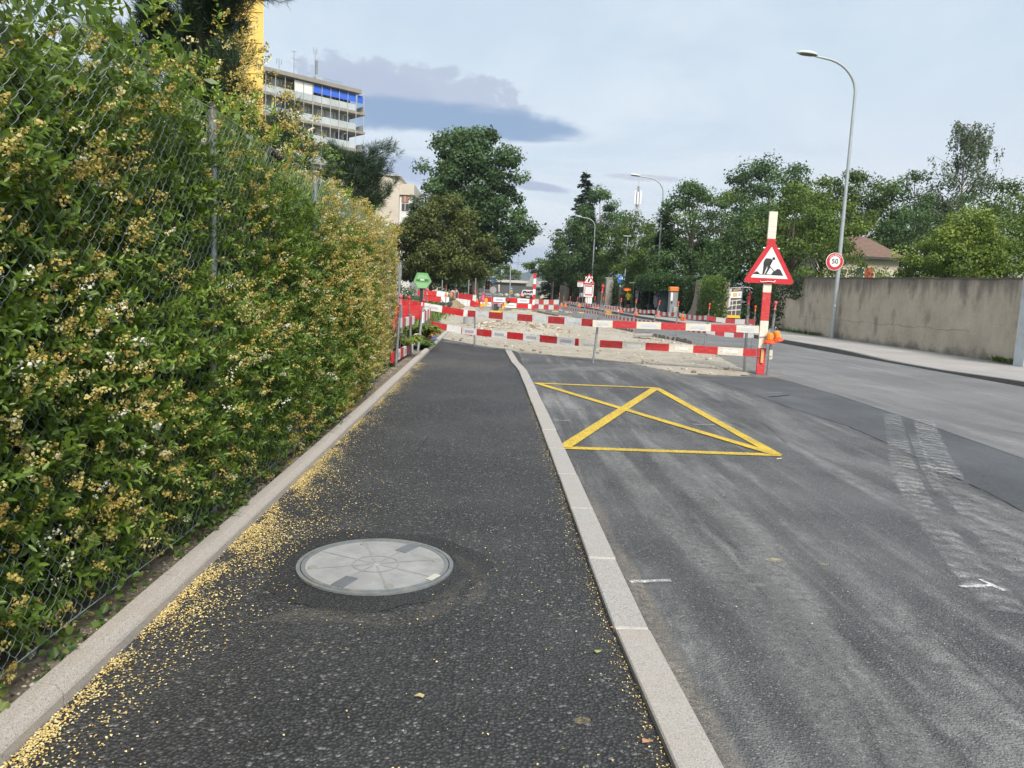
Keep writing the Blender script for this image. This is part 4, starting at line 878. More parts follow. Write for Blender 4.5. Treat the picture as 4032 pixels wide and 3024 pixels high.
tree('chestnut_tree', 'dark green tree at the foot of the weeping birch', 'tree', (36.2, 67, 0), 2., 13.2, 4.2, M_l1, 42, 120, 160, .2, 1., ROUND, .3, TG, tintb=.08)
tree('plum_tree', 'bright green leafy tree hanging over the rendered wall', 'tree', (22.8, 37.5, 0), 1.7, 6.2, 2.9, M_l4, 43, 120, 150, .12, .62, [(0, .9), (.25, 1.), (.55, .75), (.8, .45), (1, .15)], .14, TG, tintb=.26, fill=.35)
tree('plum_tree', 'green leafy tree behind the wall next to the white gate post', 'tree', (25.2, 38.5, 0), 1.8, 6.0, 2.7, M_l3, 44, 100, 140, .12, .6, ROUND, .14, TG, tintb=.12)
tree('plum_tree', 'green tree with a bent dark limb behind the wall by the gate post', 'tree', (29.5, 45, 0), 1.6, 9.0, 2.8, M_l3, 45, 80, 140, .15, .75, ROUND, .2, TG, tintb=.05)
tree('garden_shrub', 'tall wispy shrub in front of the house with the tiled roof', 'shrub', (18.8, 40.5, 0), 1.2, 4.0, 1.6, M_l4, 46, 40, 90, .1, .4, ROUND, .07, TG, tintb=.0, fill=.6)
tree('roof_edge_tree', 'dark tree just behind the right end of the tiled roof', 'tree', (33.5, 62, 0), 1.5, 9.5, 3.4, M_l1, 47, 70, 150, .2, 1., ROUND, .25, TG)
def birch():
    rng = np.random.default_rng(50); base = Vector((39.3, 66, 0)); root = thing('weeping_birch', 'tall airy weeping birch with hanging twigs against the sky', 'tree', base, TG); b = MB()
    tp = [base+Vector((.25*math.sin(q*5), 0, 17.2*q)) for q in np.linspace(0, 1, 9)]; b.tube(tp, [.24, .22, .2, .17, .14, .11, .08, .05, .02], 8)
    Cs, Ts = [], []; S = []
    for i in range(46):
        z = 6.5+10.3*rng.random(); a = rng.random()*6.283; l = (5.6*(1-(z-6)/12.5)+.7)*rng.uniform(.5, 1.1); d = Vector((math.cos(a), math.sin(a)*.7, 0)); q = z/17.2*8; j = min(7, int(q)); st = tp[j].lerp(tp[j+1], q-j)
        tip = st+d*l+Vector((0, 0, l*.55)); md = st.lerp(tip, .5)+Vector((0, 0, .15*l)); b.tube([st, md, tip], [.05, .03, .012], 5, False)
        for k in range(14):
            u = .35+.65*rng.random(); p = st.lerp(md, u*2) if u < .5 else md.lerp(tip, u*2-1); p = p+Vector(rng.normal(0, .2, 3)); hl = rng.uniform(.5, 1.7); q_ = p+Vector((rng.normal(0, .15), rng.normal(0, .15), -hl)); S.append((p, q_)); m = int(15*hl)
            f = rng.random((m, 1)); Cs.append(np.array(p)[None]*(1-f)+np.array(q_)[None]*f+rng.normal(0, .07, (m, 3))); Ts.append(.35+.3*rng.normal(size=m))
    for p, q_ in S[::3]: b.tube([p, q_], .006, 3, False)
    b.build('trunk', M_barkb, root); C = np.concatenate(Cs); n = len(C); ax = nrm(np.array([0, 0, -1.])+rng.normal(size=(n, 3))*.5); N = nrm(runit(n, rng)+np.array([0, -.3, .4])); L = rng.uniform(.12, .24, n)
    leaves('crown', C, ax, N, L, L*.6, M_l6, root, .1+np.concatenate(Ts), False)['kind'] = 'stuff'
birch()
pn = []
for i in range(46):
    rg = random.Random(100+i); z = rg.uniform(.3, 1.); pn.append(((-5.35+rg.uniform(-2.4, 2.1)*(1.2-.45*z), 14+rg.uniform(-1.6, 1.6), 2.2+5.6*z+rg.uniform(-.4, .5)), z*.95))
pine('pine_tree', 'big dark pine behind the hedge in front of the yellow tower', (-5.4, 14.2, 0), pn, M_l5, 61, .2, .42, TG, (-5.3, 14.2, 8.2), 80)
pm2 = [(tuple(YY('T', x, y, 24)), z) for x, y, z in [(650, 290, .95), (600, 420, .9), (660, 430, .85), (560, 470, .8), (690, 600, .62), (640, 640, .6), (560, 650, .55), (600, 560, .7), (420, 420, .9), (350, 380, .9), (250, 330, .95), (180, 330, .8), (380, 520, .7), (470, 540, .7), (520, 360, .97), (300, 470, .8), (450, 620, .55), (540, 570, .65)]]
pine('pine_tree', 'smaller pine with upturned bough tips over the hedge by the cream house', (-5.0, 24, 0), pm2, M_l5, 62, .13, .4, TG, (-4.9, 24, 5.4), 42)
tree('maple_sapling', 'young maple with one long leafy shoot rising over the hedge', 'tree', (-4.65, 21.5, 0), 2.2, 4.9, .75, M_l3, 63, 26, 70, .11, .32, ROUND, .05, TG)
tree('maple_sapling', 'leafy young tree poking above the hedge before the balcony block', 'tree', (-5.0, 17.5, 0), 2.2, 5.0, 1.0, M_l3, 64, 30, 80, .1, .36, ROUND, .05, TG)
tree('variegated_shrub', 'grey green shrub at the end of the hedge left of the green box', 'shrub', (-4.0, 27.5, 0), .1, 2.35, 1.05, M_l6, 65, 46, 150, .07, .34, [(0, .9), (.4, 1.), (.8, .75), (1, .3)], .05)

# ================================================================== WALLS, HOUSES
def wallmat():
    m, t, b, out = newmat('stained_render')
    ob = t.n('ShaderNodeTexCoord').outputs['Object']; sp = t.n('ShaderNodeSeparateXYZ'); t.set(sp, 0, ob); z = sp.outputs[2]
    n1 = t.noise(t.map(ob, (1, 1, 1)), 1.3, 7, .65); fine = t.noise(ob, 18, 5, .7); st = t.noise(t.map(ob, (1, 1.5, .35)), 1.5, 7, .68)
    c = t.ramp(n1, [(.25, (.38, .315, .24)), (.5, (.5, .425, .325)), (.75, (.6, .51, .395))])
    c = t.mix(t.m('MULTIPLY', t.ss(fine, .5, .75), .35), c, (.13, .115, .095))
    topm = t.ss(t.m('ADD', z, t.m('MULTIPLY', t.m('SUBTRACT', st, .5), 2.1)), 1.75, 2.55)
    c = t.mix(t.m('MULTIPLY', topm, .68), c, (.055, .053, .05))
    lowm = t.m('SUBTRACT', 1., t.ss(t.m('ADD', z, t.m('MULTIPLY', t.m('SUBTRACT', n1, .5), 1.)), .05, .42)); c = t.mix(t.m('MULTIPLY', lowm, .65), c, (.085, .075, .06))
    c = t.mix(t.m('MULTIPLY', t.ss(t.noise(t.map(ob, (1, 1, .6), (4, 4, 4)), 1.1, 6, .6), .56, .66), .45), c, (.135, .12, .105))
    c = t.mix(t.m('MULTIPLY', t.ss(t.noise(t.map(ob, (1, 1, 1), (9, 2, 4)), 2.6, 4, .5), .70, .74), .7), c, (.42, .38, .31))
    t.set(b, 'Base Color', c); b.inputs['Roughness'].default_value = .93
    bp = t.n('ShaderNodeBump'); bp.inputs['Distance'].default_value = .02; t.set(bp, 'Height', t.m('ADD', fine, n1)); t.set(b, 'Normal', bp.outputs[0]); return m
M_render = wallmat()
def wall_slab(name, label, p0, p1, th, h0, h1, mat, z0=0., coping=None):
    root = thing(name, label, 'wall', (p0[0], p0[1], 0)); n = 24; V = []; p0, p1 = Vector((*p0, 0)), Vector((*p1, 0)); d = (p1-p0).normalized(); s = Vector((d.y, -d.x, 0))
    for i in range(n+1):
        q = i/n; p = p0.lerp(p1, q); h = h0+(h1-h0)*q+.012*math.sin(i*2.3); w1 = .012*math.sin(i*1.7)
        V += [p-s*(w1)+Vector((0, 0, z0-.1)), p-s*w1+Vector((0, 0, h)), p+s*th+Vector((0, 0, h)), p+s*th+Vector((0, 0, z0-.1))]
    b = MB(); b.add(V, [(4*i+j, 4*i+4+j, 4*i+5+j, 4*i+1+j) for i in range(n) for j in range(3)]); b.add(V[:4], [(0, 1, 2, 3)]); b.add(V[-4:], [(3, 2, 1, 0)]); b.build('wall_body', mat, root)
    if coping:
        c = MB(); V = []
        for i in range(n+1):
            q = i/n; p = p0.lerp(p1, q); h = h0+(h1-h0)*q+.012*math.sin(i*2.3)+.003
            V += [p-s*.03+Vector((0, 0, h)), p-s*.03+Vector((0, 0, h+.045)), p+s*(th+.03)+Vector((0, 0, h+.05)), p+s*(th+.03)+Vector((0, 0, h))]
        c.add(V, [(4*i+j, 4*i+4+j, 4*i+4+(j+1) % 4, 4*i+(j+1) % 4) for i in range(n) for j in range(4)]); c.add(V[:4], [(0, 1, 2, 3)]); c.add(V[-4:], [(3, 2, 1, 0)]); c.build('coping', coping, root)
    return root
rw = wall_slab('garden_wall', 'long rendered wall with dark weather stains beside the right pavement', (14.1, 20.15), (14.1, 40.5), .32, 2.36, 2.72, M_render, 0, pm('coping_dark', (.11, .105, .095), .9, .25, 5, .004, 30))
b = MB(); cj = jag([(14.085, 22.5+i*1.4) for i in range(10)], .0, 5)
for i, (a, c_) in enumerate(zip(cj, cj[1:])):
    za, zb = .86+.03*math.sin(i*.9)+.02*math.sin(i*2.7), .86+.03*math.sin((i+1)*.9)+.02*math.sin((i+1)*2.7); b.add([(14.083, a[1], za), (14.083, c_[1], zb), (14.083, c_[1], zb+.006), (14.083, a[1], za+.005)], [(0, 3, 2, 1)])
b.build('wall_crack', M_crack, rw)
# tufts of weeds at the wall foot
def tuft_row(name, label, pts, n, mat, lo, hi, seed):
    rng = np.random.default_rng(seed); root = thing(name, label, 'weeds', (pts[0][0], pts[0][1], .1)); root['kind'] = 'stuff'; C = []
    for x, y, sx, sy in pts: C.append(np.stack([rng.normal(x, sx, n), rng.normal(y, sy, n), np.full(n, .11)], 1))
    C = np.concatenate(C); D = nrm(np.stack([rng.normal(-.2, .5, len(C)), rng.normal(0, .5, len(C)), np.full(len(C), .9)], 1)); N = nrm(np.cross(D, runit(len(C), rng))); L = rng.uniform(lo, hi, len(C))
    leaves('weed_leaves', C, D, N, L, L*.25, mat, root, rng.random(len(C)), False)['kind'] = 'stuff'
tuft_row('weeds', 'green weeds at the foot of the stained wall by the pavement', [(14.0, 20.45, .05, .15), (14.02, 21.0, .04, .2), (14.03, 33.5, .05, .4), (14.0, 34.6, .08, .4), (14.0, 35.8, .06, .5), (14.02, 37, .06, .5)], 90, M_l3, .05, .2, 71)
b = MB(); b.bbox((13.98, 19.85, 1.22), (.34, .42, 2.44), .015); o = b.build('gate_post', pm('whitewashed_concrete', (.52, .56, .56), .8, .1, 4, .002, 60, dirt=(.3, .3, .28), da=.5), origin=(13.98, 19.85, 0)); tag(o, 'pale blue white concrete gate post at the near end of the stained wall', 'gate post')
gt = thing('garden_gate', 'black metal garden gate hung on the pale post', 'gate', (14.1, 18.9, .1))
for i in range(8): b = MB(); b.tube([(14.1, 19.5-i*.16, .15), (14.1, 19.5-i*.16, 1.45)], .012, 6); b.build('gate_bar', M_black, gt)
for z in (.2, 1.4): b = MB(); b.box((14.1, 18.95, z), (.03, 1.3, .04)); b.build('gate_rail', M_black, gt)

M_ivy = leafmat('ivy_leaf', [(0, (.014, .038, .012)), (.4, (.028, .068, .016)), (.75, (.055, .11, .022)), (1, (.13, .2, .035))], .42, .2)
M_ivyl = leafmat('ivy_leaf_light', [(0, (.04, .08, .015)), (.5, (.08, .15, .025)), (1, (.2, .28, .05))], .42, .3)
def ivy(name, label, boxes, n, mat, seed, lf=.13, tb=0., base=None):
    """leaf curtain: boxes (x0,x1,y0,y1,z0,z1); leaves face the street and droop"""
    rng = np.random.default_rng(seed); root = thing(name, label, 'ivy', base or (boxes[0][0], boxes[0][2], 0)); Cs = []
    vol = np.array([max(.05, (b_[3]-b_[2]))*(b_[5]-b_[4])+(b_[1]-b_[0])*(b_[5]-b_[4]) for b_ in boxes]); ns = (n*vol/vol.sum()).astype(int)
    for (x0, x1, y0, y1, z0, z1), m in zip(boxes, ns):
        q = rng.random((m, 3)); y = y0+(y1-y0)*q[:, 1]; z = z0+(z1-z0)*q[:, 2]; bul = .25*(fbm(y*1.2, z*1.2, seed)-.5); Cs.append(np.stack([x0+(x1-x0)*q[:, 0]+bul, y, z+.12*(fbm(y*2, y*0, seed+3)-.5)], 1))
    C = np.concatenate(Cs); m = len(C); N = nrm(np.array([-.8, -.45, .45])+rng.normal(size=(m, 3))*.45); D = nrm(np.array([-.2, -.1, -1.])+rng.normal(size=(m, 3))*.5); L = lf*rng.uniform(.6, 1.3, m)
    tint = .25+tb+.45*(fbm(C[:, 1]*1.6, C[:, 2]*1.6, seed+1)-.4)+.14*rng.normal(size=m)+.15*np.clip((C[:, 2]-2)/1., -.5, 1)
    leaves('ivy_leaves', C, D, N, L, L*.85, mat, root, tint, False, .15)['kind'] = 'stuff'
    b = MB(); bx = boxes[0]
    for k in range(7):
        y = bx[2]+(bx[3]-bx[2])*(k+.5)/7; p = Vector((bx[1]-.02, y, 0)); pts = [p]
        for j in range(5): p = p+Vector((0, rng.normal(0, .12), bx[5]/6)); pts.append(p.copy())
        b.tube(pts, [.03, .025, .02, .015, .01, .006], 5)
    b.build('ivy_stems', M_bark, root)['kind'] = 'stuff'; return root
ivy('ivy_curtain', 'dark ivy hanging over the far end of the stained wall behind the roadworks post', [(13.75, 14.2, 37.2, 40.8, .15, 2.9), (13.9, 14.6, 38.5, 41.5, .1, 3.1), (13.95, 14.1, 35.2, 37.2, 1.7, 2.85)], 4200, M_ivy, 72, .11)
M_oldconc = pm('old_concrete', (.25, .215, .17), .92, .22, 2.2, .01, 22, dirt=(.11, .095, .075), da=.6, ds=1.4)
wall_slab('ivy_wall', 'old concrete wall mostly hidden by ivy beside the bus shelter', (13.5, 45.4), (13.3, 80), .3, 2.55, 2.75, M_oldconc)
bt = MB(); 
for z, hw, dx in ((0, 1.5, .0), (.25, 1.25, .05), (.9, .6, .15), (1.7, .42, .2), (2.7, .38, .22)):
    pass
V = []
for z, y0, y1, xx in ((0, 49.4, 52.6, 12.95), (.32, 49.6, 52.2, 13.0), (.8, 49.9, 51.4, 13.12), (1.6, 49.95, 51.1, 13.2), (2.72, 50.0, 51.0, 13.24)): V += [(xx, y0, z), (xx, y1, z), (13.45, y1+.05, z), (13.45, y0-.05, z)]
bt.add(V, [(4*i+j, 4*i+(j+1) % 4, 4*i+4+(j+1) % 4, 4*i+4+j) for i in range(4) for j in range(4)]+[(16, 17, 18, 19)]); o = bt.build('wall_buttress', M_oldconc, origin=(13.2, 50.7, 0)); tag(o, 'bare flared concrete buttress between the ivy curtains', 'buttress')
ivy('ivy_curtain', 'bright green ivy column left of the gate banner', [(12.95, 13.5, 45.4, 49.6, .4, 2.75), (12.85, 13.6, 45.2, 48.6, 2.0, 3.0), (13.0, 13.7, 45.1, 45.3, .5, 2.8)], 3600, M_ivyl, 73, .12, .1)
ivy('ivy_curtain', 'dense dark ivy behind the ticket machine', [(12.8, 13.45, 51.8, 58, .3, 3.0), (12.9, 13.5, 52.5, 56, 2.4, 3.1)], 4200, M_ivy, 74, .13)
ivy('ivy_curtain', 'overhanging ivy on the roof of the bus shelter', [(11.2, 13.4, 55., 62.5, 2.5, 3.2), (11.15, 11.6, 55.0, 61.5, 1.95, 3.0), (11.2, 13.2, 54.8, 55.1, 2.0, 3.0)], 6800, M_ivy, 75, .13, -.02)
ivy('ivy_curtain', 'pale green ivy on the wall right of the crossing sign', [(12.7, 13.4, 67, 79, .4, 3.1), (12.8, 13.9, 68, 76, 2.8, 3.5)], 3800, M_ivyl, 76, .16, -.05)
wall_slab('street_wall', 'bare grey wall behind the far bus stop', (13.3, 80.6), (10.3, 112), .3, 2.6, 3.0, M_oldconc)
ivy('ivy_curtain', 'dark ivy over the grey wall behind the far bus stop', [(11.2, 12.4, 92, 100, .6, 3.6), (10.6, 11.5, 101, 110, .4, 3.8), (12.6, 13.2, 82, 86, .5, 3.4), (11.9, 12.7, 86, 92, 2.0, 3.6)], 4600, M_ivy, 77, .22)
for k, (x, y, wd, lb) in enumerate([(9.95, 113.5, .95, 'pale concrete gate pillar at the far bend of the wall'), (11.2, 100.6, .5, 'slim concrete pillar in the wall behind the far bus stop'), (12.4, 84.3, .8, 'square concrete pillar beside the crossing sign wall')]):
    b = MB(); b.bbox((x, y, 1.6), (wd, wd, 3.2), .03); b.bbox((x, y, 3.28), (wd*1.15, wd*1.15, .16), .03); o = b.build('wall_pillar', pm('pillar_concrete', (.34, .32, .28), .9, .15, 3, .005, 25, dirt=(.16, .15, .13), da=.6, ds=2), origin=(x, y, 0)); tag(o, lb, 'pillar')

# ---- house with tiled roof
hs = thing('house', 'cream garden house with brown tiled hip roof behind the stained wall', 'house', (27.2, 60, 0))
b = MB(); b.box((27.2, 61, 2.65), (6.2, 6., 5.3)); b.build('wall', pm('cream_render', (.52, .46, .37), .9, .08, 2, .003, 40), hs)
M_tile = pm('roof_tile', (.185, .118, .09), .88, .35, 7, .01, 30, dirt=(.12, .09, .07), da=.6, ds=4)
for i in range(15):
    t0 = i/15; t1 = (i+1)/15
    def rp_(t, e): return (24-.15+1.9*t*0+(.0 if e < 0 else 0), 0)
    x0a, x1a = 23.75+1.7*t0*.6, 30.65-1.7*t0; x0b, x1b = 23.75+1.7*t1*.6, 30.65-1.7*t1; ya, yb = 57.6+3.4*t0, 57.6+3.4*t1; za, zb = 5.2+1.75*t0, 5.2+1.75*t1
    b = MB(); b.add([(x0a, ya, za+.03), (x1a, ya, za+.03), (x1b, yb, zb+.0), (x0b, yb, zb+.0), (x0a, ya, za-.05), (x1a, ya, za-.05)], [(0, 1, 2, 3), (4, 5, 1, 0)]); b.build('tile_course', M_tile, hs)
    b = MB(); b.add([(x1a, ya, za+.03), (x1a, 64.4-3.4*t0, za+.03), (x1b, 64.4-3.4*t1, zb), (x1b, yb, zb)], [(0, 1, 2, 3)]); b.build('tile_course', M_tile, hs)
b = MB(); b.box((27.2, 57.55, 5.1), (7.0, .14, .16)); b.build('gutter', M_dark, hs)
wn = MB(); wn.box((27.35, 57.97, 3.75), (.75, .08, 1.35)); wo = wn.build('window', pm('white_frame', (.75, .75, .72), .5, .05), hs); b = MB(); b.box((27.35, 57.92, 3.75), (.55, .03, 1.15)); b.build('pane', M_glass, wo)
b = MB(); b.box((28.05, 57.93, 3.72), (.62, .06, 1.32)); b.box((28.05, 57.89, 3.95), (.44, .03, .6)); b.build('shutter', pm('red_shutter', (.42, .05, .04), .6, .12, 8), hs)

# ---- balcony block
ba = thing('apartment_block', 'grey balcony apartment block with blue awnings on the top floor', 'building', (-30, 115, 0))
E0 = Vector((-22., 122., 0)); ED = Vector((-.743, -.669, 0)); EN = Vector((.669, -.743, 0)); SH, BW, NB, NF, ZT = 2.79, 1.45, 17, 10, 30.35
M_slab = pm('balcony_slab', (.27, .25, .22), .9, .12, .8); M_facade = pm('facade_panel', (.4, .41, .42), .8, .12, .6); M_rail = pm('frosted_railing', (.42, .46, .47), .3, .2, .5); M_blind = pm('roller_blind', (.34, .34, .33), .8, .1, .9); M_wframe = pm('white_window_frame', (.66, .67, .67), .6, .08)
M_blue = pm('blue_awning', (.025, .11, .55), .7, .12, 2.); M_wpanel = pm('white_sheet', (.72, .71, .7), .7, .06, .6); M_dwin = pm('dark_window', (.06, .065, .075), .15, .3, .6)
def bp_(s, out, z): return E0+ED*s+EN*out+Vector((0, 0, z))
LEN = BW*NB
b = MB(); b.box(bp_(LEN/2+.7, -5.5, (ZT-.4)/2), (LEN-1.6, 8.2, ZT-.4), ax=ED); b.build('body', M_facade, ba)
b = MB(); b.box(bp_(LEN/2, -4.6, ZT+.02), (LEN+.3, 10.4, .55), ax=ED); b.build('roof_slab', M_slab, ba)
for f in range(NF):
    zf = ZT-.3-SH*(f+1); b = MB(); b.box(bp_(LEN/2, -.75, zf), (LEN+.1, 1.8, .34), ax=ED); b.box(bp_(-.6+.0, -4.6, zf), (1.1, 9.6, .33), ax=ED); b.build('balcony_slab', M_slab, ba)
for i in range(NB+1):
    b = MB(); b.box(bp_(.55+i*BW, .20, ZT/2-.2), (.07, .09, ZT-.1), ax=ED); b.build('facade_post', pm('post_grey', (.45, .46, .46), .5, .1), ba)
b = MB(); b.tube([bp_(-.9, .05, 0), bp_(-.9, .05, ZT)], .05, 6); b.build('facade_post', MATS['post_grey'], ba)
rg = random.Random(5)
for f in range(6):
    zf = ZT-.3-SH*(f+1)+.17
    for i in range(NB):
        s = .55+(i+.5)*BW; b = MB(); b.box(bp_(s, .12, zf+.52), (BW-.08, .03, .95), ax=ED); b.build('railing_panel', M_rail, ba)
        k = rg.random(); mat = M_blind if k < .5 else (M_dwin if k < .75 else M_wframe)
        b = MB(); b.box(bp_(s-.1, -1.36, zf+1.2), (BW*.62, .05, 2.1), ax=ED); wo = b.build('window', mat, ba)
        b = MB(); b.box(bp_(s+.52, -1.37, zf+1.2), (BW*.16, .05, 2.2), ax=ED); b.build('window_mullion', M_wframe, ba)
    b = MB(); b.box(bp_(-.95, -2.6, zf+.52), (.03, 5.2, .95), ax=ED); b.build('railing_panel', M_rail, ba)
zf = ZT-.3-SH+.17
for i in range(5): b = MB(); b.add([bp_(.62+i*BW, .08, zf+2.45), bp_(.48+(i+1)*BW, .08, zf+2.45), bp_(.48+(i+1)*BW, .26, zf+1.32), bp_(.62+i*BW, .26, zf+1.32), bp_(.62+i*BW, .05, zf+2.45), bp_(.48+(i+1)*BW, .05, zf+2.45), bp_(.48+(i+1)*BW, .23, zf+1.32), bp_(.62+i*BW, .23, zf+1.32)], [(0, 1, 2, 3), (7, 6, 5, 4), (3, 2, 6, 7), (0, 3, 7, 4), (1, 5, 6, 2)]); b.build('awning', M_blue, ba)
b = MB(); b.box(bp_(-.2, .1, zf+1.9), (.9, .05, 1.1), ax=ED); b.build('awning', M_blue, ba)
for i in (5, 6): b = MB(); b.box(bp_(.55+(i+.5)*BW, .1, zf+1.7), (BW-.1, .05, 1.6), ax=ED); b.build('white_screen', M_wpanel, ba)
b = MB(); b.box(bp_(.55+6.5*BW, -.3, ZT-.3-SH*4+1.2), (.85, .1, 1.0), ax=ED); b.build('orange_cloth', pm('orange_cloth', (.72, .36, .05), .8, .1), ba)
b = MB(); b.box(bp_(5.6, -2.5, ZT+.8), (1.0, 1., 1.1), ax=ED); b.box(bp_(7.2, -2.8, ZT+.7), (1.2, .9, .9), ax=ED); b.build('roof_plant', M_facade, ba)
b = MB(); 
for s, z in ((6.2, 5.), (9.6, 4.2), (11.9, 2.6)): b.tube([bp_(s, -2.2, ZT+.2), bp_(s, -2.2, ZT+z)], .05, 5)
b.box(bp_(5.95, -2.2, ZT+2.7), (.34, .2, 1.9), ax=ED); b.tube([bp_(6.45, -2.2, ZT+4.5), bp_(6.45, -2.2, ZT+5.4)], .04, 4); b.tube([bp_(5.95, -2.2, ZT+4.5), bp_(5.95, -2.2, ZT+5.4)], .04, 4); b.tube([bp_(9., -2.2, ZT+3.), bp_(10., -2.2, ZT+3.2)], .03, 4); b.tube([bp_(9.2, -2.2, ZT+4.1), bp_(10., -2.2, ZT+4.1)], .03, 4)
for s in (-.35, 0, .35): b.tube([bp_(11.9+s, -2.2, ZT+1.8), bp_(11.9+s, -2.2, ZT+2.5)], .05, 4)
b.build('antenna', M_steel, ba)
b = MB()
for i in range(6): b.tube([bp_(2.2+i*.6, -1.2, ZT+.2), bp_(2.2+i*.6, -1.2, ZT+1.1)], .025, 4)
for z in (.65, 1.1): b.tube([bp_(2.2, -1.2, ZT+z), bp_(5.2, -1.2, ZT+z)], .025, 4)
b.build('roof_railing', M_steel, ba)
# ---- cream house block and yellow tower
cb = thing('cream_apartment_house', 'cream rendered apartment house with a bay of windows beyond the pine', 'building', (-16, 112, 0))
M_cream = pm('cream_facade', (.55, .49, .42), .9, .07, .35, dirt=(.42, .37, .31), da=.5, ds=.4); M_bayw = pm('bay_white', (.68, .67, .66), .7, .06, .6)
b = MB(); b.add([(-24, 110, 0), (-16.1, 110, 0), (-14.0, 110.4, 0), (-14.0, 124, 0), (-24, 124, 0), (-24, 110, 15.9), (-16.1, 110, 16.6), (-14.0, 110.4, 16.6), (-14.0, 124, 16.6), (-24, 124, 15.9)], [(0, 1, 6, 5), (1, 2, 7, 6), (2, 3, 8, 7), (3, 4, 9, 8), (4, 0, 5, 9), (5, 6, 7, 8, 9)]); b.build('wall', M_cream, cb)
b = MB(); b.box((-20, 117, 16.62), (12.3, 14.3, .12)); b.box((-13., 117.2, 14.9), (2.1, 13, 1.5)); b.build('parapet', M_cream, cb)
b = MB(); b.box((-13.1, 117.3, 7.1), (1.75, 12.6, 14.1)); b.build('bay', M_bayw, cb)
for r0, r1, mat in [((1415, 1255), (1470, 1342), pm('brown_shutter', (.28, .15, .09), .8, .1, 3)), ((1415, 1350), (1470, 1410), M_dwin), ((1415, 1462), (1468, 1555), pm('pale_green_blind', (.45, .52, .48), .6, .1, 2))]:
    p, q = YY('4', *r0, 110.95), YY('4', *r1, 110.95); b = MB(); b.box(((p.x+q.x)/2, 110.95, (p.z+q.z)/2), (abs(q.x-p.x), .1, abs(q.z-p.z))); wo = b.build('window', mat, cb)
    b = MB(); b.box((q.x-.5, 110.88, (p.z+q.z)/2), (.07, .06, abs(q.z-p.z))); b.build('mullion', M_bayw, wo)
p, q = YY('4', 1155, 1192, 109.95), YY('4', 1225, 1205, 109.95); b = MB(); b.box(((p.x+q.x)/2, 109.98, (p.z+q.z)/2), (q.x-p.x, .08, .55)); b.build('window', M_dwin, cb)
yt = thing('yellow_tower', 'tall yellow apartment tower behind the pine', 'building', (-29, 85, 0))
b = MB(); b.prism([(-29.8, 80, 0), (-23.9, 80, 0), (-27.8, 92, 0), (-34, 92, 0)], (0, 0, 44)); b.build('wall', pm('yellow_facade', (.78, .53, .14), .85, .05, .4), yt)
for f in range(14): b = MB(); b.box((-26.9, 79.96, 2.9*f+1.4), (5.8, .05, .06)); b.build('floor_joint', pm('yellow_joint', (.7, .46, .11), .9, .05), yt)
for f in range(14):
    for x in (-28.6, -26.8): b = MB(); b.box((x, 79.97, 2.9*f+2.8), (1.1, .07, 1.2)); b.build('window', M_dwin, yt)

# ---- road bridge at the end of the street
br = thing('road_bridge', 'concrete road bridge with steel railing crossing the end of the street', 'bridge', (3, 190, 0))
M_bdeck = pm('bridge_concrete', (.46, .43, .38), .85, .1, .3, dirt=(.3, .28, .25), da=.4, ds=.3)
b = MB(); b.box((0, 193, 3.75), (60, 6, .62)); b.build('deck_edge', M_bdeck, br); b = MB(); b.box((0, 193.5, 2.95), (60, 5.4, .98)); b.build('girder', pm('girder_grey', (.14, .14, .14), .8, .1, .4), br)
b = MB(); b.box((-12, 191.5, 1.2), (9, 5, 2.5)); b.box((16, 191.5, 1.2), (10, 5, 2.5)); b.build('abutment', M_bdeck, br)
for z in (4.45, 4.85, 5.2): b = MB(); b.box((0, 190.3, z), (60, .07, .08)); b.build('railing_bar', M_steel_d, br)
for i in range(31): b = MB(); b.box((-30+i*2, 190.3, 4.65), (.07, .07, 1.2)); b.build('railing_post', M_steel_d, br)
b = MB(); b.box((1, 204, 1.2), (26, 2, 3.6)); o = b.build('underpass_shade_wall', pm('painted_underpass_shadow', (.1, .1, .1), .9, .2, .5), origin=(1, 204, 0)); tag(o, 'wall painted dark as the shade under the road bridge', 'wall')  # dark grey colour stands in for the shade under the bridge
for k, (x, y, s) in enumerate([(-.5, 181, 1.1), (1.2, 182, 1.4), (2.6, 181, 1.0), (5.2, 180, 1.3), (6.4, 179, 1.1), (-2., 180, 1.2)]):
    o = rocks('boulder', np.array([[x, y, .35]]), np.array([s*.62]), pm('boulder_stone', (.4, .37, .32), .9, .2, 1.)); o['kind'] = ''; del o['kind']; tag(o, 'pale boulder in front of the bridge, '+['left of the white marker', 'behind the white marker', 'beside the lamp post', 'behind the waiting car', 'right of the waiting car', 'by the crash barrier'][k], 'boulder', 'boulders in front of the bridge')
gr_ = thing('guard_rail', 'steel crash barrier in front of the bridge at the junction', 'guard rail', (-2, 150, 0))
b = MB(); b.box((-3.2, 150, .62), (9, .06, .32)); b.build('beam', M_steel, gr_)
for i in range(6): b = MB(); b.box((-7.3+i*1.6, 150.08, .35), (.1, .08, .72)); b.build('post', M_steel, gr_)
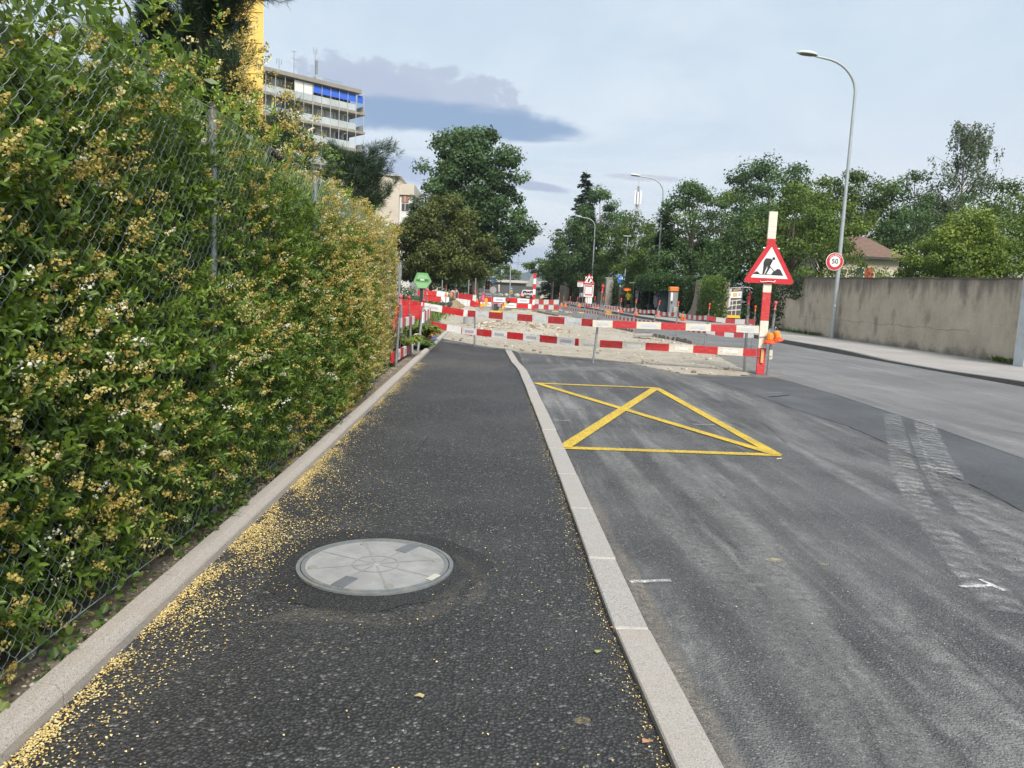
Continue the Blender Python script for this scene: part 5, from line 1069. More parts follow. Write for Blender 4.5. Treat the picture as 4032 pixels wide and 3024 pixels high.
# antenna mast far right
am = thing('antenna_mast', 'white lattice antenna mast rising between the trees', 'mast', (38, 200, 0)); tx = YY('U', 832, 300, 200); 
b = MB(); x0 = tx.x-.9
for dx, dy in ((-.45, 0), (.45, 0), (0, .6)): b.tube([(x0+.4+dx*1.4, 200+dy, 0), (tx.x+dx*.5, 200+dy*.5, tx.z+1)], .16, 5)
for i in range(22):
    t0 = i/22; z = tx.z*t0; x = x0+.4+(tx.x-x0-.4)*t0; b.tube([(x-.5, 200, z), (x+.5, 200, z+1.2)], .1, 4, False)
b.tube([(tx.x, 200, tx.z), (tx.x, 200, tx.z+3.)], .06, 5); b.build('lattice', pm('mast_white', (.38, .39, .41), .6, .1), am)
for dx, z, h in ((-.8, -1.8, 3.4), (.6, -1.8, 3.4), (-.1, -2., 3.2)): b = MB(); b.box((tx.x+dx, 199.6, tx.z+z), (.45, .3, h)); b.build('panel_antenna', pm('antenna_white', (.7, .7, .72), .5, .05), am)
for z in (5, 8.5, 11, 15): b = MB(); b.box((tx.x-.1, 199.5, tx.z-z), (2.0, .6, .5)); b.build('platform', MATS['mast_white'], am)

# ================================================================== LAMPS
M_lamp = pm('lamp_post_paint', (.36, .4, .41), .5, .1, 3, metal=.3); M_lhead = pm('lamp_head', (.55, .58, .57), .45, .06); M_lens = pm('lamp_lens', (.17, .16, .17), .2, .1, 20)
def street_lamp(label, base, h, armx, hz, sc=1., hl=.85):
    root = thing('street_lamp', label, 'street lamp', base, 'street lamps on the right pavement'); bx, by, bz = base
    b = MB(); pts = [(bx, by, bz), (bx, by, bz+1.6)]; rad = [.088, .085]; pts += [(bx, by, bz+h*.55), (bx, by, h)]; rad += [.068, .055]
    R = hz-h; N = 9
    for i in range(1, N+1):
        a = math.pi/2*i/N*.92; pts.append((bx-1.15*R*(1-math.cos(a)), by, h+R*math.sin(a))); rad.append(.052-.008*i/N)
    ex, ez = pts[-1][0], pts[-1][2]; pts.append((bx-armx, by, hz+.06)); rad.append(.035); b.tube(pts, rad, 12); b.build('post', M_lamp, root)
    hx, hzz = bx-armx, hz+.07; b = MB(); V = []; prof = [(0, .06, .05), (.1, .11, .10), (.3, .17, .135), (.6, .18, .13), (.8, .14, .10), (.95, .05, .05)]
    for q, wy, hh in prof:
        x = hx+.12-q*hl*1.02
        for k in range(10):
            a = 2*math.pi*k/10; zz = math.sin(a)*hh; V.append((x, by+math.cos(a)*wy, hzz+(zz if zz > 0 else zz*.15)+.06*q+.015))
    n = len(prof); b.smooth = True; b.add(V, [(i*10+k, i*10+(k+1) % 10, i*10+10+(k+1) % 10, i*10+10+k) for i in range(n-1) for k in range(10)]); b.smooth = False; b.add(V[:10], [tuple(range(9, -1, -1))]); b.add(V[-10:], [tuple(range(10))]); hd = b.build('lamp_head', M_lhead, root)
    b = MB(); V = []
    for q, wy, hh in prof[1:-1]:
        x = hx+.12-q*hl*1.02
        for k in range(6):
            a = math.pi+math.pi*k/5; V.append((x, by+math.cos(a)*wy*.92, hzz+math.sin(a)*hh*.45+.06*q+.012))
    b.smooth = True; b.add(V, [(i*6+k, i*6+k+1, i*6+7+k, i*6+6+k) for i in range(3) for k in range(5)]); b.add(V[:6], [tuple(range(5, -1, -1))]); b.add(V[-6:], [tuple(range(6))]); b.build('lens', M_lens, hd)
    b = MB(); b.lathe((bx, by, bz), [(.13, 0), (.13, .015), (.095, .02)], 12); b.build('foot_plate', M_lamp, root)
    return root
LAMP1 = street_lamp('tall curved street lamp standing before the stained wall with a round speed sign', (13.85, 31.2, .115), 9.75, 1.75, 11.05)
street_lamp('curved street lamp rising from the ivy above the bus shelter', (12.75, 61, .115), 9.5, 2.0, 10.65)
street_lamp('street lamp standing behind the red and white notice panel', (11.55, 93, .115), 9.4, 1.75, 10.45)
street_lamp('farthest street lamp showing its flat head between the trees', (10.5, 123, .115), 9.6, .4, 10.85)
# round speed sign on the near lamp
def disc(c, r, y, n=40): return [(c.x+r*math.cos(2*math.pi*k/n), y, c.z+r*math.sin(2*math.pi*k/n)) for k in range(n)]
sg = YY('V', 1803.5, 565, 31.05); sgr = thing('speed_sign', 'round red rimmed 50 speed limit sign clamped to the tall lamp', 'road sign', sg)
M_signw = pm('sign_white', (.74, .75, .74), .4, .04, 8); M_signr = pm('sign_red', (.52, .025, .035), .4, .1, 8); M_signk = pm('sign_black', (.03, .032, .035), .5, .1, 8); M_signb = pm('sign_blue', (.015, .12, .5), .4, .08, 6); M_back = pm('sign_back_grey', (.3, .31, .31), .5, .1, 8, metal=.4)
b = MB(); b.prism(disc(sg, .355, 31.06), (0, .02, 0)); b.build('plate', M_signw, sgr); b = MB(); b.prism(disc(sg, .335, 31.052), (0, .006, 0)); b.build('red_ring', M_signr, sgr); b = MB(); b.prism(disc(sg, .215, 31.044), (0, .006, 0)); b.build('white_disc', M_signw, sgr)
b = MB(); b.box((sg.x+.12, 31.14, sg.z), (.3, .12, .06)); b.build('clamp', M_steel, sgr)
DG = None
def text_mesh(name, txt, size, pos, mat, parent, rot=0., bold=.0):
    cu = bpy.data.curves.new(name, 'FONT'); cu.body = txt; cu.size = size; cu.align_x = 'CENTER'; cu.align_y = 'CENTER'; cu.extrude = .0015; cu.offset = bold; cu.resolution_u = 3
    to = bpy.data.objects.new(name+'_src', cu); COL.objects.link(to); dg = bpy.context.evaluated_depsgraph_get(); me = bpy.data.meshes.new_from_object(to.evaluated_get(dg)); bpy.data.objects.remove(to); bpy.data.curves.remove(cu)
    me.transform(Matrix.Translation(Vector(pos)-W[parent.name]) @ Matrix.Rotation(math.pi/2, 4, 'X') @ Matrix.Rotation(rot, 4, 'Z')); me.materials.clear(); me.materials.append(mat)
    o = bpy.data.objects.new(name, me); COL.objects.link(o); o.parent = parent; W[o.name] = W[parent.name]; return o
text_mesh('numeral', '50', .27, (sg.x, 31.038, sg.z), M_signk, sgr, 0, .004)
for i, ch in enumerate('Limite générale'):
    a = R_(146-i*7.9)
    if ch != ' ': text_mesh('letter', ch, .085, (sg.x+.272*math.cos(a), 31.045, sg.z+.272*math.sin(a)), M_signw, sgr, a-math.pi/2, .0008)
for z, c in ((1.45, M_signw), (.95, M_refl2)):
    b = MB(); b.prism([(13.82+.04*math.cos(k*.785), 31.105, z+.04*math.sin(k*.785)) for k in range(8)], (0, .012, 0)); b.build('sticker', c, LAMP1)

# ================================================================== BARRIERS
def board(label, p0, p1, h, th, first, stripe, mats, refl=None, name='barrier_board', group=None, z_is_top=True, cat='barrier board', reflh=.4, phase=0.):
    """striped plank from p0 to p1 (top edge points); stripes alternate along it"""
    p0, p1 = Vector(p0), Vector(p1); d = (p1-p0); L = d.length; d.normalize(); s = Vector((d.y, -d.x, 0)).normalized(); u = s.cross(d) if s.cross(d).z > 0 else d.cross(s)
    if s.y > 0: s = -s                     # s points towards the viewer side
    root = thing(name, label, cat, (p0.x, p0.y, p0.z-h), group); b = MB(); x = 0.; k = first; cuts = [0.]; l = stripe-phase if phase else stripe
    while cuts[-1]+l < L-.02: cuts.append(cuts[-1]+l); l = stripe
    cuts.append(L); patches = []
    for a, c in zip(cuts, cuts[1:]):
        q0, q1 = p0+d*a, p0+d*c; f = s*th/2; V = [q0+f-u*h, q1+f-u*h, q1+f, q0+f, q0-f-u*h, q1-f-u*h, q1-f, q0-f]; b.cur = k % 2
        fs = [(0, 1, 2, 3), (5, 4, 7, 6), (3, 2, 6, 7), (1, 0, 4, 5)]
        if a == 0.: fs.append((4, 0, 3, 7))
        if c == L: fs.append((1, 5, 6, 2))
        b.add(V, fs)
        if k % 2 == 1 and refl and c-a > stripe*.6: patches.append(((q0+q1)/2+f+s*.002-u*h*.5, c-a))
        k += 1
    b.build('plank', mats, root)
    for c, l in patches: m_ = MB(); m_.box(c, (l*.6, .003, h*reflh), ax=d, ay=s, az=u); m_.build('reflector', refl, root)
    return root
MP, MW = [M_red, M_white], [M_redw, M_whitew]
FG = 'boards of the front barrier'
# upper row
pA0, pA1 = YY('1', 222, 625, 20.3), YY('1', 1005, 762, 19.42)
board('worn red and white board of the front barrier reaching the hedge end', pA0, pA1, .17, .03, 0, .62, MP, M_refl, group=FG, reflh=.3)
board('red and white plastic board in the upper middle of the front barrier', YY('1', 950, 752, 19.36), YY('2', 380, 851, 16.3), .155, .03, 0, .5, [M_redw, M_white], M_white, group=FG, phase=.2)
board('cream wooden board with red bands at the upper right reaching the signpost', YY('2', 372, 857, 16.24), YY('3', 522, 1060, 15.38), .145, .035, 1, .5, MW, M_refl, group=FG, phase=.08)
board('bright red and white plastic board at the lower left over the white sand', YY('1', 548, 872, 20.1), YY('1', 1000, 962, 19.42), .16, .03, 0, .52, MP, None, group=FG)
board('bright red and white plastic board in the lower middle of the front barrier', YY('1', 880, 938, 19.36), YY('2', 240, 1063, 16.9), .16, .03, 0, .5, MP, M_refl2, group=FG, phase=.47)
board('worn wooden board with faded red bands at the lower right by the signpost', YY('2', 222, 1062, 16.86), YY('3', 498, 1312, 15.38), .155, .035, 1, .5, MW, M_white, group=FG, phase=.02)
def steel_pole(label, base, top, r=.024, cap='red', rod=None, group='steel poles of the barriers'):
    base, top = Vector(base), Vector(top); root = thing('barrier_pole', label, 'pole', base, group); d = (top-base).normalized()
    b = MB(); b.tube([base-d*.0, top], r, 9); b.build('tube', M_steel, root); e = top
    if rod: e = top+d*rod; b = MB(); b.tube([top-d*.02, e], r*.5, 6); b.build('rod', M_steel_d, root); b = MB(); b.lathe(top-d*.03, [(r*1.35, 0), (r*1.35, .04), (r*.9, .045)], 9, az=d); b.build('collar', M_steel_d, root)
    if cap:
        m = {'red': M_redcap, 'orange': M_orangered, 'pink': pm('pink_cap', (.62, .13, .14), .5, .15, 20)}[cap]; k = r/.024*(.6 if cap == 'orange' else .75)
        b = MB(); b.lathe(e-d*.015, [(.034*k, 0), (.036*k, .012), (.024*k, .03), (.021*k, .10), (.030*k, .115), (.043*k, .135), (.043*k, .16), (.028*k, .175), (.006*k, .178)], 12, az=d); b.build('cap', m, root)
    return root
steel_pole('steel pole carrying the middle of the front barrier on the path edge', G('1', 1018, 1150), YY('1', 1024, 760, 19.52), .024, None)
steel_pole('steel pole with a red cap between the two front wooden boards', G('2', 372, 1325), YY('2', 436, 835, 16.38), .024, 'red', .55)
# left cluster along the hedge edging
LC = 'poles beside the hedge end'
steel_pole('thick pole with pale red cap at the hedge end holding two short boards', (-1.69, 13.47, 0), YY('7', 388, 470, 13.47), .027, 'pink', .18, LC)
steel_pole('second pole with red cap behind the short boards', (-1.68, 15.9, 0), YY('7', 605, 480, 15.9), .027, 'red', .22, LC)
steel_pole('leaning grey pole with twin red caps in front of the fern leaves', G('7', 775, 1275), YY('7', 893, 300, 17.2), .029, 'red', None, LC)
steel_pole('upright pole with pink cap beside the blue tarpaulin', G('7', 985, 1075), YY('7', 975, 300, 20.1), .03, 'pink', .3, LC)
steel_pole('thin bare pole standing behind the red box boards', (-2.05, 17.5, 0), YY('7', 418, 100, 17.5), .03, None, None, LC)
board('short faded red and white board with a shackle at the hedge end', YY('7', 272, 575, 13.38), YY('7', 690, 505, 16.4), .17, .035, 0, .52, [pm('faded_red', (.5, .09, .09), .6, .15, 9), M_white], None, name='short_barrier_board')
board('low red and white board with grey reflectors just above the edging', YY('7', 238, 1275, 13.35), YY('7', 590, 1100, 15.9), .18, .04, 0, .5, MP, M_refl2, name='short_barrier_board', reflh=.5)
board('white end of the low board behind the fern leaves', YY('7', 596, 1130, 16.0), YY('7', 668, 1090, 16.8), .18, .03, 1, 1.5, MP, None, name='short_barrier_board')
board('broad red plastic board standing between the capped poles', YY('7', 285, 275, 17.6), YY('7', 875, 292, 17.9), .30, .05, 0, 1.36, [M_red, M_white], M_refl2, name='plastic_barrier', reflh=.25)
board('foreshortened red and white board between the leaning pole and the upright pole', YY('7', 885, 425, 17.1), YY('7', 1040, 335, 20.0), .24, .03, 1, .5, [M_redw, M_white], None, name='short_barrier_board')
board('low striped board behind the orange flowers', YY('7', 820, 925, 17.3), YY('7', 975, 890, 18.6), .16, .03, 1, .4, [M_redw, M_white], None, name='short_barrier_board')
b = MB(); p = YY('7', 770, 1000, 17.4); b.bbox(p, (.18, .12, .28), .03, ax=Vector((1, .2, .1)).normalized()); o = b.build('paper_sack', pm('sack_beige', (.6, .5, .4), .85, .12, 8), origin=p-Vector((0, 0, .14))); tag(o, 'beige paper sack leaning on the grey pole by the ferns', 'sack')
def tarp():
    rng = np.random.default_rng(4); V = []; nx, ny = 12, 8; p0 = G('7', 900, 1020, .1); p1 = G('7', 1150, 1050, .1)
    for j in range(ny):
        for i in range(nx):
            V.append((p0.x+(p1.x-p0.x)*i/(nx-1)*(1-.2*j/ny), p0.y-1.0+2.2*j/(ny-1), .09+.12*float(fbm(np.array([i*.7]), np.array([j*.8]), 3)[0])))
    b = MB(); b.smooth = True; b.add(V, [(j*nx+i, j*nx+i+1, (j+1)*nx+i+1, (j+1)*nx+i) for j in range(ny-1) for i in range(nx-1)]); o = b.build('tarpaulin', pm('blue_tarp', (.05, .09, .22), .55, .2, 6), origin=p0); tag(o, 'crumpled blue tarpaulin lying by the edging at the pole foot', 'tarpaulin')
tarp()
def fern(name, label, c, r, h, n, mat, seed, tb=.3):
    rng = np.random.default_rng(seed); root = thing(name, label, 'plant', c); c = np.array(c, float); Cs, Ds, Ts = [], [], []; b = MB()
    for k in range(26):
        a = rng.random()*6.283; d = np.array([math.cos(a), math.sin(a), 0]); l = r*rng.uniform(.6, 1.1); q = rng.random(n//26)
        P = c[None]+d[None]*(l*q)[:, None]+np.array([0, 0, 1.])[None]*(h*(1.9*q-1.25*q*q)*rng.uniform(.7, 1.1))[:, None]; Cs.append(P); s = np.array([-d[1], d[0], 0]); Ds.append(s[None]*np.where(rng.random(len(q)) < .5, 1, -1)[:, None]+d[None]*.7+np.array([0, 0, -.5])+rng.normal(size=P.shape)*.2); Ts.append(tb+.4*q+.15*rng.normal(size=len(q)))
        b.tube([Vector(c), Vector(c+d*l*.5+np.array([0, 0, h*.64])), Vector(c+d*l+np.array([0, 0, h*.65]))], [.006, .004, .002], 4, False)
    b.build('stems', M_twig, root); C = np.concatenate(Cs); D = nrm(np.concatenate(Ds)); m = len(C); N = nrm(np.array([.2, -.5, .8])+rng.normal(size=(m, 3))*.4); L = rng.uniform(.08, .17, m)
    leaves('fronds', C, D, N, L, L*.28, mat, root, np.concatenate(Ts), False)['kind'] = 'stuff'
fern('fern_plant', 'bright green fern like plant behind the low striped board', (-1.95, 15.6, .1), .55, .5, 2400, M_l4, 81, .35)
fern('fern_plant', 'yellow green leafy plant beside the leaning pole', (-1.75, 17.9, .1), .5, .62, 2200, M_l4, 82, .3)
fern('fern_plant', 'small dark leafy weed between the poles and the edging', (-1.62, 17.6, .05), .35, .28, 900, M_l3, 83, .2)
fern('flower_plant', 'orange flowering plant by the blue tarpaulin', (-1.68, 18.7, .1), .3, .45, 700, leafmat('orange_petal', [(0, (.2, .2, .04)), (.5, (.5, .2, .08)), (1, (.75, .4, .25))], .7, .2), 84, .3)

# ---- roadworks signpost
sp_ = thing('marker_post', 'tall red and white striped marker plank carrying the roadworks triangle', 'marker post', (5.44, 15.43, 0))
ST = [0, .53, 1.08, 1.65, 2.2, 2.71, 3.24]; b = MB(); hw = .082
for i in range(6):
    b.cur = i % 2; z0, z1 = ST[i], ST[i+1]; b.add([(5.44-hw, 15.40, z0), (5.44+hw, 15.40, z0), (5.44+hw, 15.40, z1), (5.44-hw, 15.40, z1), (5.44-hw, 15.44, z0), (5.44+hw, 15.44, z0), (5.44+hw, 15.44, z1), (5.44-hw, 15.44, z1)], [(0, 1, 2, 3), (5, 4, 7, 6), (1, 5, 6, 2), (4, 0, 3, 7)]+([(3, 2, 6, 7)] if i == 5 else [])+([(0, 4, 5, 1)] if i == 0 else []))
b.build('plank', [M_redw, M_whitew], sp_)
for z in (.36, .76): b = MB(); b.tube([(5.33, 15.385, z-.01), (5.44, 15.383, z), (5.62, 15.385, z+.015), (5.66, 15.45, z+.015)], .006, 5); b.build('wire_tie', M_steel_d, sp_)
b = MB(); b.box((5.44, 15.375, .37), (.055, .02, .27), ax=Vector((1, 0, -.06)).normalized()); b.build('wooden_wedge', pm('raw_wood', (.6, .36, .13), .75, .15, 8, stretch=(6, 1, 1)), sp_)
steel_pole('steel pole behind the marker plank with a pink cap', (5.62, 15.5, 0), (5.66, 15.5, 1.2), .026, 'pink', .12)
steel_pole('first of two capped poles just left of the marker plank', (5.22, 15.75, 0), (5.2, 15.75, 1.15), .026, 'red', .25)
steel_pole('second thinner pole left of the marker plank', (5.30, 16.0, 0), (5.30, 16.0, 1.2), .022, 'red', .3)
tri = thing('roadworks_sign', 'red rimmed triangle with digging worker on the striped plank', 'road sign', YY('3', 615, 575, 15.36))
SY = 15.365
def poly3(pts, y, dy, name, mat, par, reg='3'):
    b = MB(); P = []
    for q in pts: p = YY(reg, q[0], q[1], y); P.append(p)
    b.prism(P, (0, dy, 0)); return b.build(name, mat, par)
def rtri(cx, zb, w_, hgt, r, y, n=6):
    """rounded triangle in the plane y"""
    C = [Vector((cx-w_/2, 0, zb)), Vector((cx+w_/2, 0, zb)), Vector((cx, 0, zb+hgt))]; out = []
    for i in range(3):
        c = C[i]; a = (C[i-1]-c).normalized(); d = (C[(i+1) % 3]-c).normalized(); bi = (a+d).normalized(); half = math.acos(max(-1, min(1, a.dot(d))))/2; ctr = c+bi*(r/math.sin(half)); p0 = c+a*(r/math.tan(half)); p1 = c+d*(r/math.tan(half)); v0, v1 = p0-ctr, p1-ctr
        for k in range(n+1): v = v0.lerp(v1, k/n).normalized()*r; out.append(Vector((ctr.x+v.x, y, ctr.z+v.z)))
    return out
tcx, tzb = 5.445, 1.855
b = MB(); b.prism(rtri(tcx, tzb-.03, 1.06, .92, .05, SY), (0, .018, 0)); b.build('plate', M_signr, tri)
b = MB(); b.prism(rtri(tcx, tzb+.075, .745, .62, .008, SY-.004), (0, .004, 0)); b.build('white_field', M_signw, tri)
sy2 = SY-.007
def sgl(pts, nm): # figure points measured on the photo, mapped on the plate
    return poly3(pts, sy2, .003, nm, M_signk, tri)
sgl([(586, 334), (602, 322), (646, 326), (668, 338), (672, 352), (652, 382), (642, 402), (610, 400), (572, 400), (570, 372), (578, 352)], 'figure_torso')
sgl([(570, 396), (612, 396), (606, 425), (592, 455), (577, 495), (558, 493), (566, 440)], 'figure_leg'); sgl([(608, 394), (642, 396), (648, 420), (630, 450), (602, 493), (614, 497), (584, 497), (592, 478), (612, 440), (614, 420)], 'figure_leg')
sgl([(683+17*math.cos(k*.5236), 327+16*math.sin(k*.5236)) for k in range(12)], 'figure_head'); sgl([(656, 342), (670, 352), (650, 392), (640, 412), (632, 408), (642, 380)], 'figure_arm'); sgl([(634, 412), (641, 410), (690, 462), (684, 468)], 'shovel')
sgl([(652, 506), (672, 472), (700, 456), (722, 438), (752, 446), (768, 478), (785, 512)], 'earth_heap'); sgl([(455, 492), (480, 470), (500, 463), (516, 474), (530, 494)], 'earth_heap'); sgl([(455, 487), (785, 508), (785, 514), (455, 493)], 'ground_line')
b = MB(); b.tube([YY('3', 535, 570, SY-.01), YY('3', 545, 583, SY-.02), YY('3', 620, 575, SY-.02), YY('3', 690, 582, SY-.02), YY('3', 700, 565, SY-.01)], .008, 6); b.build('clip', M_white, tri)
for p in ((578, 212), (733, 222)): b = MB(); q = YY('3', *p, SY+.03); b.lathe(q, [(.02, -.02), (.02, .02)], 8, az=(1, 0, 0)); b.build('bracket', M_steel, tri)
# hazard lamps
def hazard_lamp(label, p, sc=1., tilt=(0, 0, 1), lit=False, group='orange warning lamps on the barriers'):
    p = Vector(p); az = Vector(tilt).normalized(); root = thing('warning_lamp', label, 'warning lamp', p, group)
    b = MB(); b.lathe(p, [(.10*sc, 0), (.11*sc, .012*sc), (.10*sc, .05*sc), (.065*sc, .075*sc), (.06*sc, .08*sc)], 10, az=az); b.build('base', M_orangered, root)
    b = MB(); b.lathe(p+az*.08*sc, [(.055*sc, 0), (.066*sc, .01*sc), (.063*sc, .05*sc), (.067*sc, .06*sc), (.062*sc, .12*sc), (.05*sc, .135*sc), (.01*sc, .14*sc)], 14, az=az); b.build('lens', M_orange, root)
    b = MB(); e = az.orthogonal().normalized()*.045*sc; t_ = p+az*.21*sc; b.tube([t_-e, t_-e+az*.06*sc, t_+az*.1*sc, t_+e+az*.06*sc, t_+e], .006*sc, 5); b.build('handle', M_steel, root); return root
hazard_lamp('orange warning lamp hanging closest to the marker plank', YY('8', 715, 850, 15.3), 1.02)
hazard_lamp('tilted orange warning lamp hung beside the other on the marker plank', YY('8', 905, 800, 15.42), 1.0, (-.25, 0, 1))
b = MB(); p = YY('8', 735, 1090, 15.5); b.bbox(p, (.075, .07, .2), .012, ax=Vector((1, 0, .1)).normalized()); o = b.build('battery_box', pm('pale_box', (.6, .6, .5), .5, .1, 8), origin=p-Vector((0, 0, .1))); tag(o, 'small cream battery box on the pole behind the marker plank', 'battery box')

# ---- line of poles and striped tape along the open lane
PL = [(8.5, 24.75), (6.8, 24.56), (6.74, 28.36), (6.38, 31.14)]
for px_, dep in ((810, 33.9), (642, 36.3), (488, 39.9), (446, 43), (375, 44.6), (275, 46.8), (190, 49.7), (113, 51.6), (42, 54.6)):
    q = YY('2', px_, 800, dep); PL.append((q.x, dep))
PL[0] = (7.95, 23.4)
TP = [(p[0], p[1]) for p in PL]
names = ['beside the marker plank', 'by the concrete lane edge', 'before the gate banner', 'leaning before the ticket machine', 'before the bus shelter', 'before the people in yellow and black', 'left of the orange grit box', 'with the wide red cap', 'before the notice panel', 'left of the notice panel', 'at the crossing bend', 'near the yellow crossing', 'at the corner of the far barrier']
for i, (x, y) in enumerate(TP):
    ln = [.0, .05, .02, .22, .08, .1, .05, .12, .04, .05, .03, .02, 0][i]; steel_pole('slim steel pole with orange cap '+names[i], (x, y, 0), (x+ln, y, .98), .028, 'orange', .2 if y < 46 else .12, 'poles along the open lane')
def tape(label, pts, h, stripe, mats, first=0, name='barrier_tape', sag=.05):
    """hanging striped band through the given top-edge points"""
    P = []
    for a, c in zip(pts, pts[1:]):
        a, c = Vector(a), Vector(c); n = max(2, int(math.ceil((c-a).length/stripe)))
        for i in range(n): q = i/n; p = a.lerp(c, q); p.z -= sag*4*q*(1-q); P.append(p)
    P.append(Vector(pts[-1])); root = thing(name, label, 'barrier tape', (P[0].x, P[0].y, P[0].z-h)); b = MB()
    for i in range(len(P)-1):
        p, q = P[i], P[i+1]; d = (q-p).normalized(); s = Vector((d.y, -d.x, 0)).normalized()*.006; b.cur = (i+first) % 2; dn = Vector((0, 0, -h))
        b.add([p+s+dn, q+s+dn, q+s, p+s, p-s+dn, q-s+dn, q-s, p-s], [(0, 1, 2, 3), (5, 4, 7, 6), (3, 2, 6, 7), (1, 0, 4, 5)])
    b.build('band', mats, root); return root
MT = [pm('faded_red_tape', (.5, .06, .07), .6, .12, 7), pm('tape_white', (.66, .65, .62), .6, .08, 7)]
up = [(x, y-.04, .95 if i else .93) for i, (x, y) in enumerate(TP)]; lo = [(x, y-.04, .52 if i else .5) for i, (x, y) in enumerate(TP)]
tape('upper red and white band along the poles of the open lane', up, .145, .33, MT); tape('lower red and white band along the poles of the open lane', lo, .14, .33, MT, 1)
for k, (px_, py_, dep) in enumerate([(1345, 845, 27.5), (1075, 800, 31.3), (838, 785, 34), (670, 758, 36.4), (400, 712, 45), (222, 702, 48), (70, 698, 52), (28, 692, 54)]):
    hazard_lamp(['orange lamp under the tape before the gate banner', 'orange lamp low on the leaning pole', 'orange lamp under the tape before the shelter', 'orange lamp under the tape by the people', 'orange lamp under the tape by the notice panel', 'orange lamp on the tape left of the notice panel', 'orange lamp near the far barrier corner', 'last orange lamp on the tape at the far corner'][k], YY('2', px_, py_+18, dep)-Vector((0, .1, 0)), 1.05)
# ---- far barrier across the street
FB = [(-1.5, 58.), (-.25, 57.6), (3.05, 61.3), (4.95, 59.6)]
for (x, y), nm in zip([FB[0], FB[1], FB[3]], ['left of the compactor', 'behind the compactor', 'right of the far marker plank']): steel_pole('far steel pole with orange cap '+nm, (x, y, 0), (x, y, 1.15), .03, 'orange', .15, 'poles of the far barrier')
board('far red and white board behind the plate compactor', YY('B', 240, 820, 58), YY('B', 1345, 870, 60.6), .34, .03, 0, 1.12, MP, M_refl2, group='boards of the far barrier'); board('lower far red and white board behind the plate compactor', YY('B', 210, 925, 58), YY('B', 1340, 985, 60.6), .34, .03, 1, 1.12, MP, M_refl2, group='boards of the far barrier')
board('far red and white board left of the orange bin', YY('B', -80, 770, 57), YY('B', 135, 800, 57.8), .33, .03, 0, .95, MP, None, group='boards of the far barrier'); board('lower far striped board left of the orange bin', YY('B', -120, 895, 57), YY('B', 230, 925, 57.8), .33, .03, 1, .95, MP, None, group='boards of the far barrier')
tape('upper far band right of the far marker plank', [YY('B', 1400, 872, 61.2), YY('B', 1940, 885, 59.5)], .36, .62, MT, 1, sag=.02); tape('lower far band right of the far marker plank', [YY('B', 1395, 985, 61.2), YY('B', 1940, 1005, 59.5)], .34, .62, MT, 0, sag=.02)
fm = thing('marker_post', 'far red and white marker plank in front of the waiting car', 'marker post', (3.05, 61.2, 0)); b = MB(); zt = YY('B', 1382, 310, 61.2).z; n = 7
for i in range(n): b.cur = i % 2; b.box((3.08, 61.18, zt*(i+.5)/n), (.20, .04, zt/n-.0005))
b.build('plank', [M_red, M_white], fm)
ft = thing('triangular_sign', 'grey back of a triangular sign on the far marker plank', 'road sign', YY('B', 1385, 600, 61.3)); b = MB(); c = YY('B', 1378, 600, 61.3); b.prism(rtri(c.x, c.z, 1.25, 1.1, .06, 61.26), (0, .02, 0)); b.build('plate', M_back, ft); b = MB(); b.box((c.x, 61.3, c.z+.45), (.4, .03, .05)); b.build('bracket', M_steel, ft)
# ---- second left barrier along the verge
yv = 52.
board('red and white board along the grass verge behind the green box', YY('A', 645, 560, yv), YY('A', 1370, 612, yv), .36, .03, 0, 1.28, MP, None, group='boards along the verge'); board('lower red and white board along the grass verge', YY('A', 750, 690, yv), YY('A', 1405, 738, yv), .36, .03, 0, 1.28, MP, None, group='boards along the verge')
board('foreshortened striped board at the corner of the verge barrier', YY('A', 1430, 605, 52.5), YY('A', 1640, 640, 50), .4, .03, 1, .6, MT, None, group='boards along the verge')
board('red and white board from the verge corner to the brown shirted man', YY('A', 1640, 640, 50), YY('A', 2060, 690, 49), .42, .03, 0, 1.25, MP, None, group='boards along the verge'); board('lower board from the verge corner past the brown shirted man', YY('A', 1570, 765, 50), YY('A', 2060, 830, 49), .4, .03, 1, 1.2, MP, None, group='boards along the verge')
for k, (ax_, ay_, tp_, cp) in enumerate([(785, 690, 555, None), (1325, 790, 540, 'red'), (1425, 770, 600, None), (1625, 860, 600, None), (2035, 1000, 660, 'pink'), (1555, 840, 590, 'pink')]):
    b0 = YY('A', ax_, ay_, 50.5); steel_pole(['pole at the left of the verge boards', 'capped pole in the middle of the verge', 'bare pole at the verge corner', 'bare pole where the long verge board begins', 'pink capped pole in front of the brown shirted man', 'capped pole behind the verge corner'][k], (b0.x, 50.5, 0), (b0.x, 50.5, YY('A', ax_, tp_, 50.5).z), .03, cp, None, 'poles along the verge')
for k, (u, v) in enumerate([(1322, 720), (1460, 720), (2075, 865)]): hazard_lamp('orange lamp on the verge barrier '+['by the middle pole', 'at the corner', 'by the brown shirted man'][k], YY('A', u, v, 50.2), 1.05)
for k, (u, t_, b_) in enumerate([(1228, 335, 720), (1872, 330, 620), (2035, 290, 640)]):
    p = YY('A', u, b_, 62); b = MB(); b.tube([(p.x, 62, 0), (p.x, 62, YY('A', u, t_, 62).z)], .05, 8); b.lathe((p.x, 62, YY('A', u, t_, 62).z), [(.055, 0), (.055, .03), (.01, .05)], 8); o = b.build('fence_pole', M_steel, origin=(p.x, 62, 0)); tag(o, ['grey pole standing in front of the olive tree', 'grey pole left of the brown shirted man', 'grey pole right of the brown shirted man'][k], 'pole')

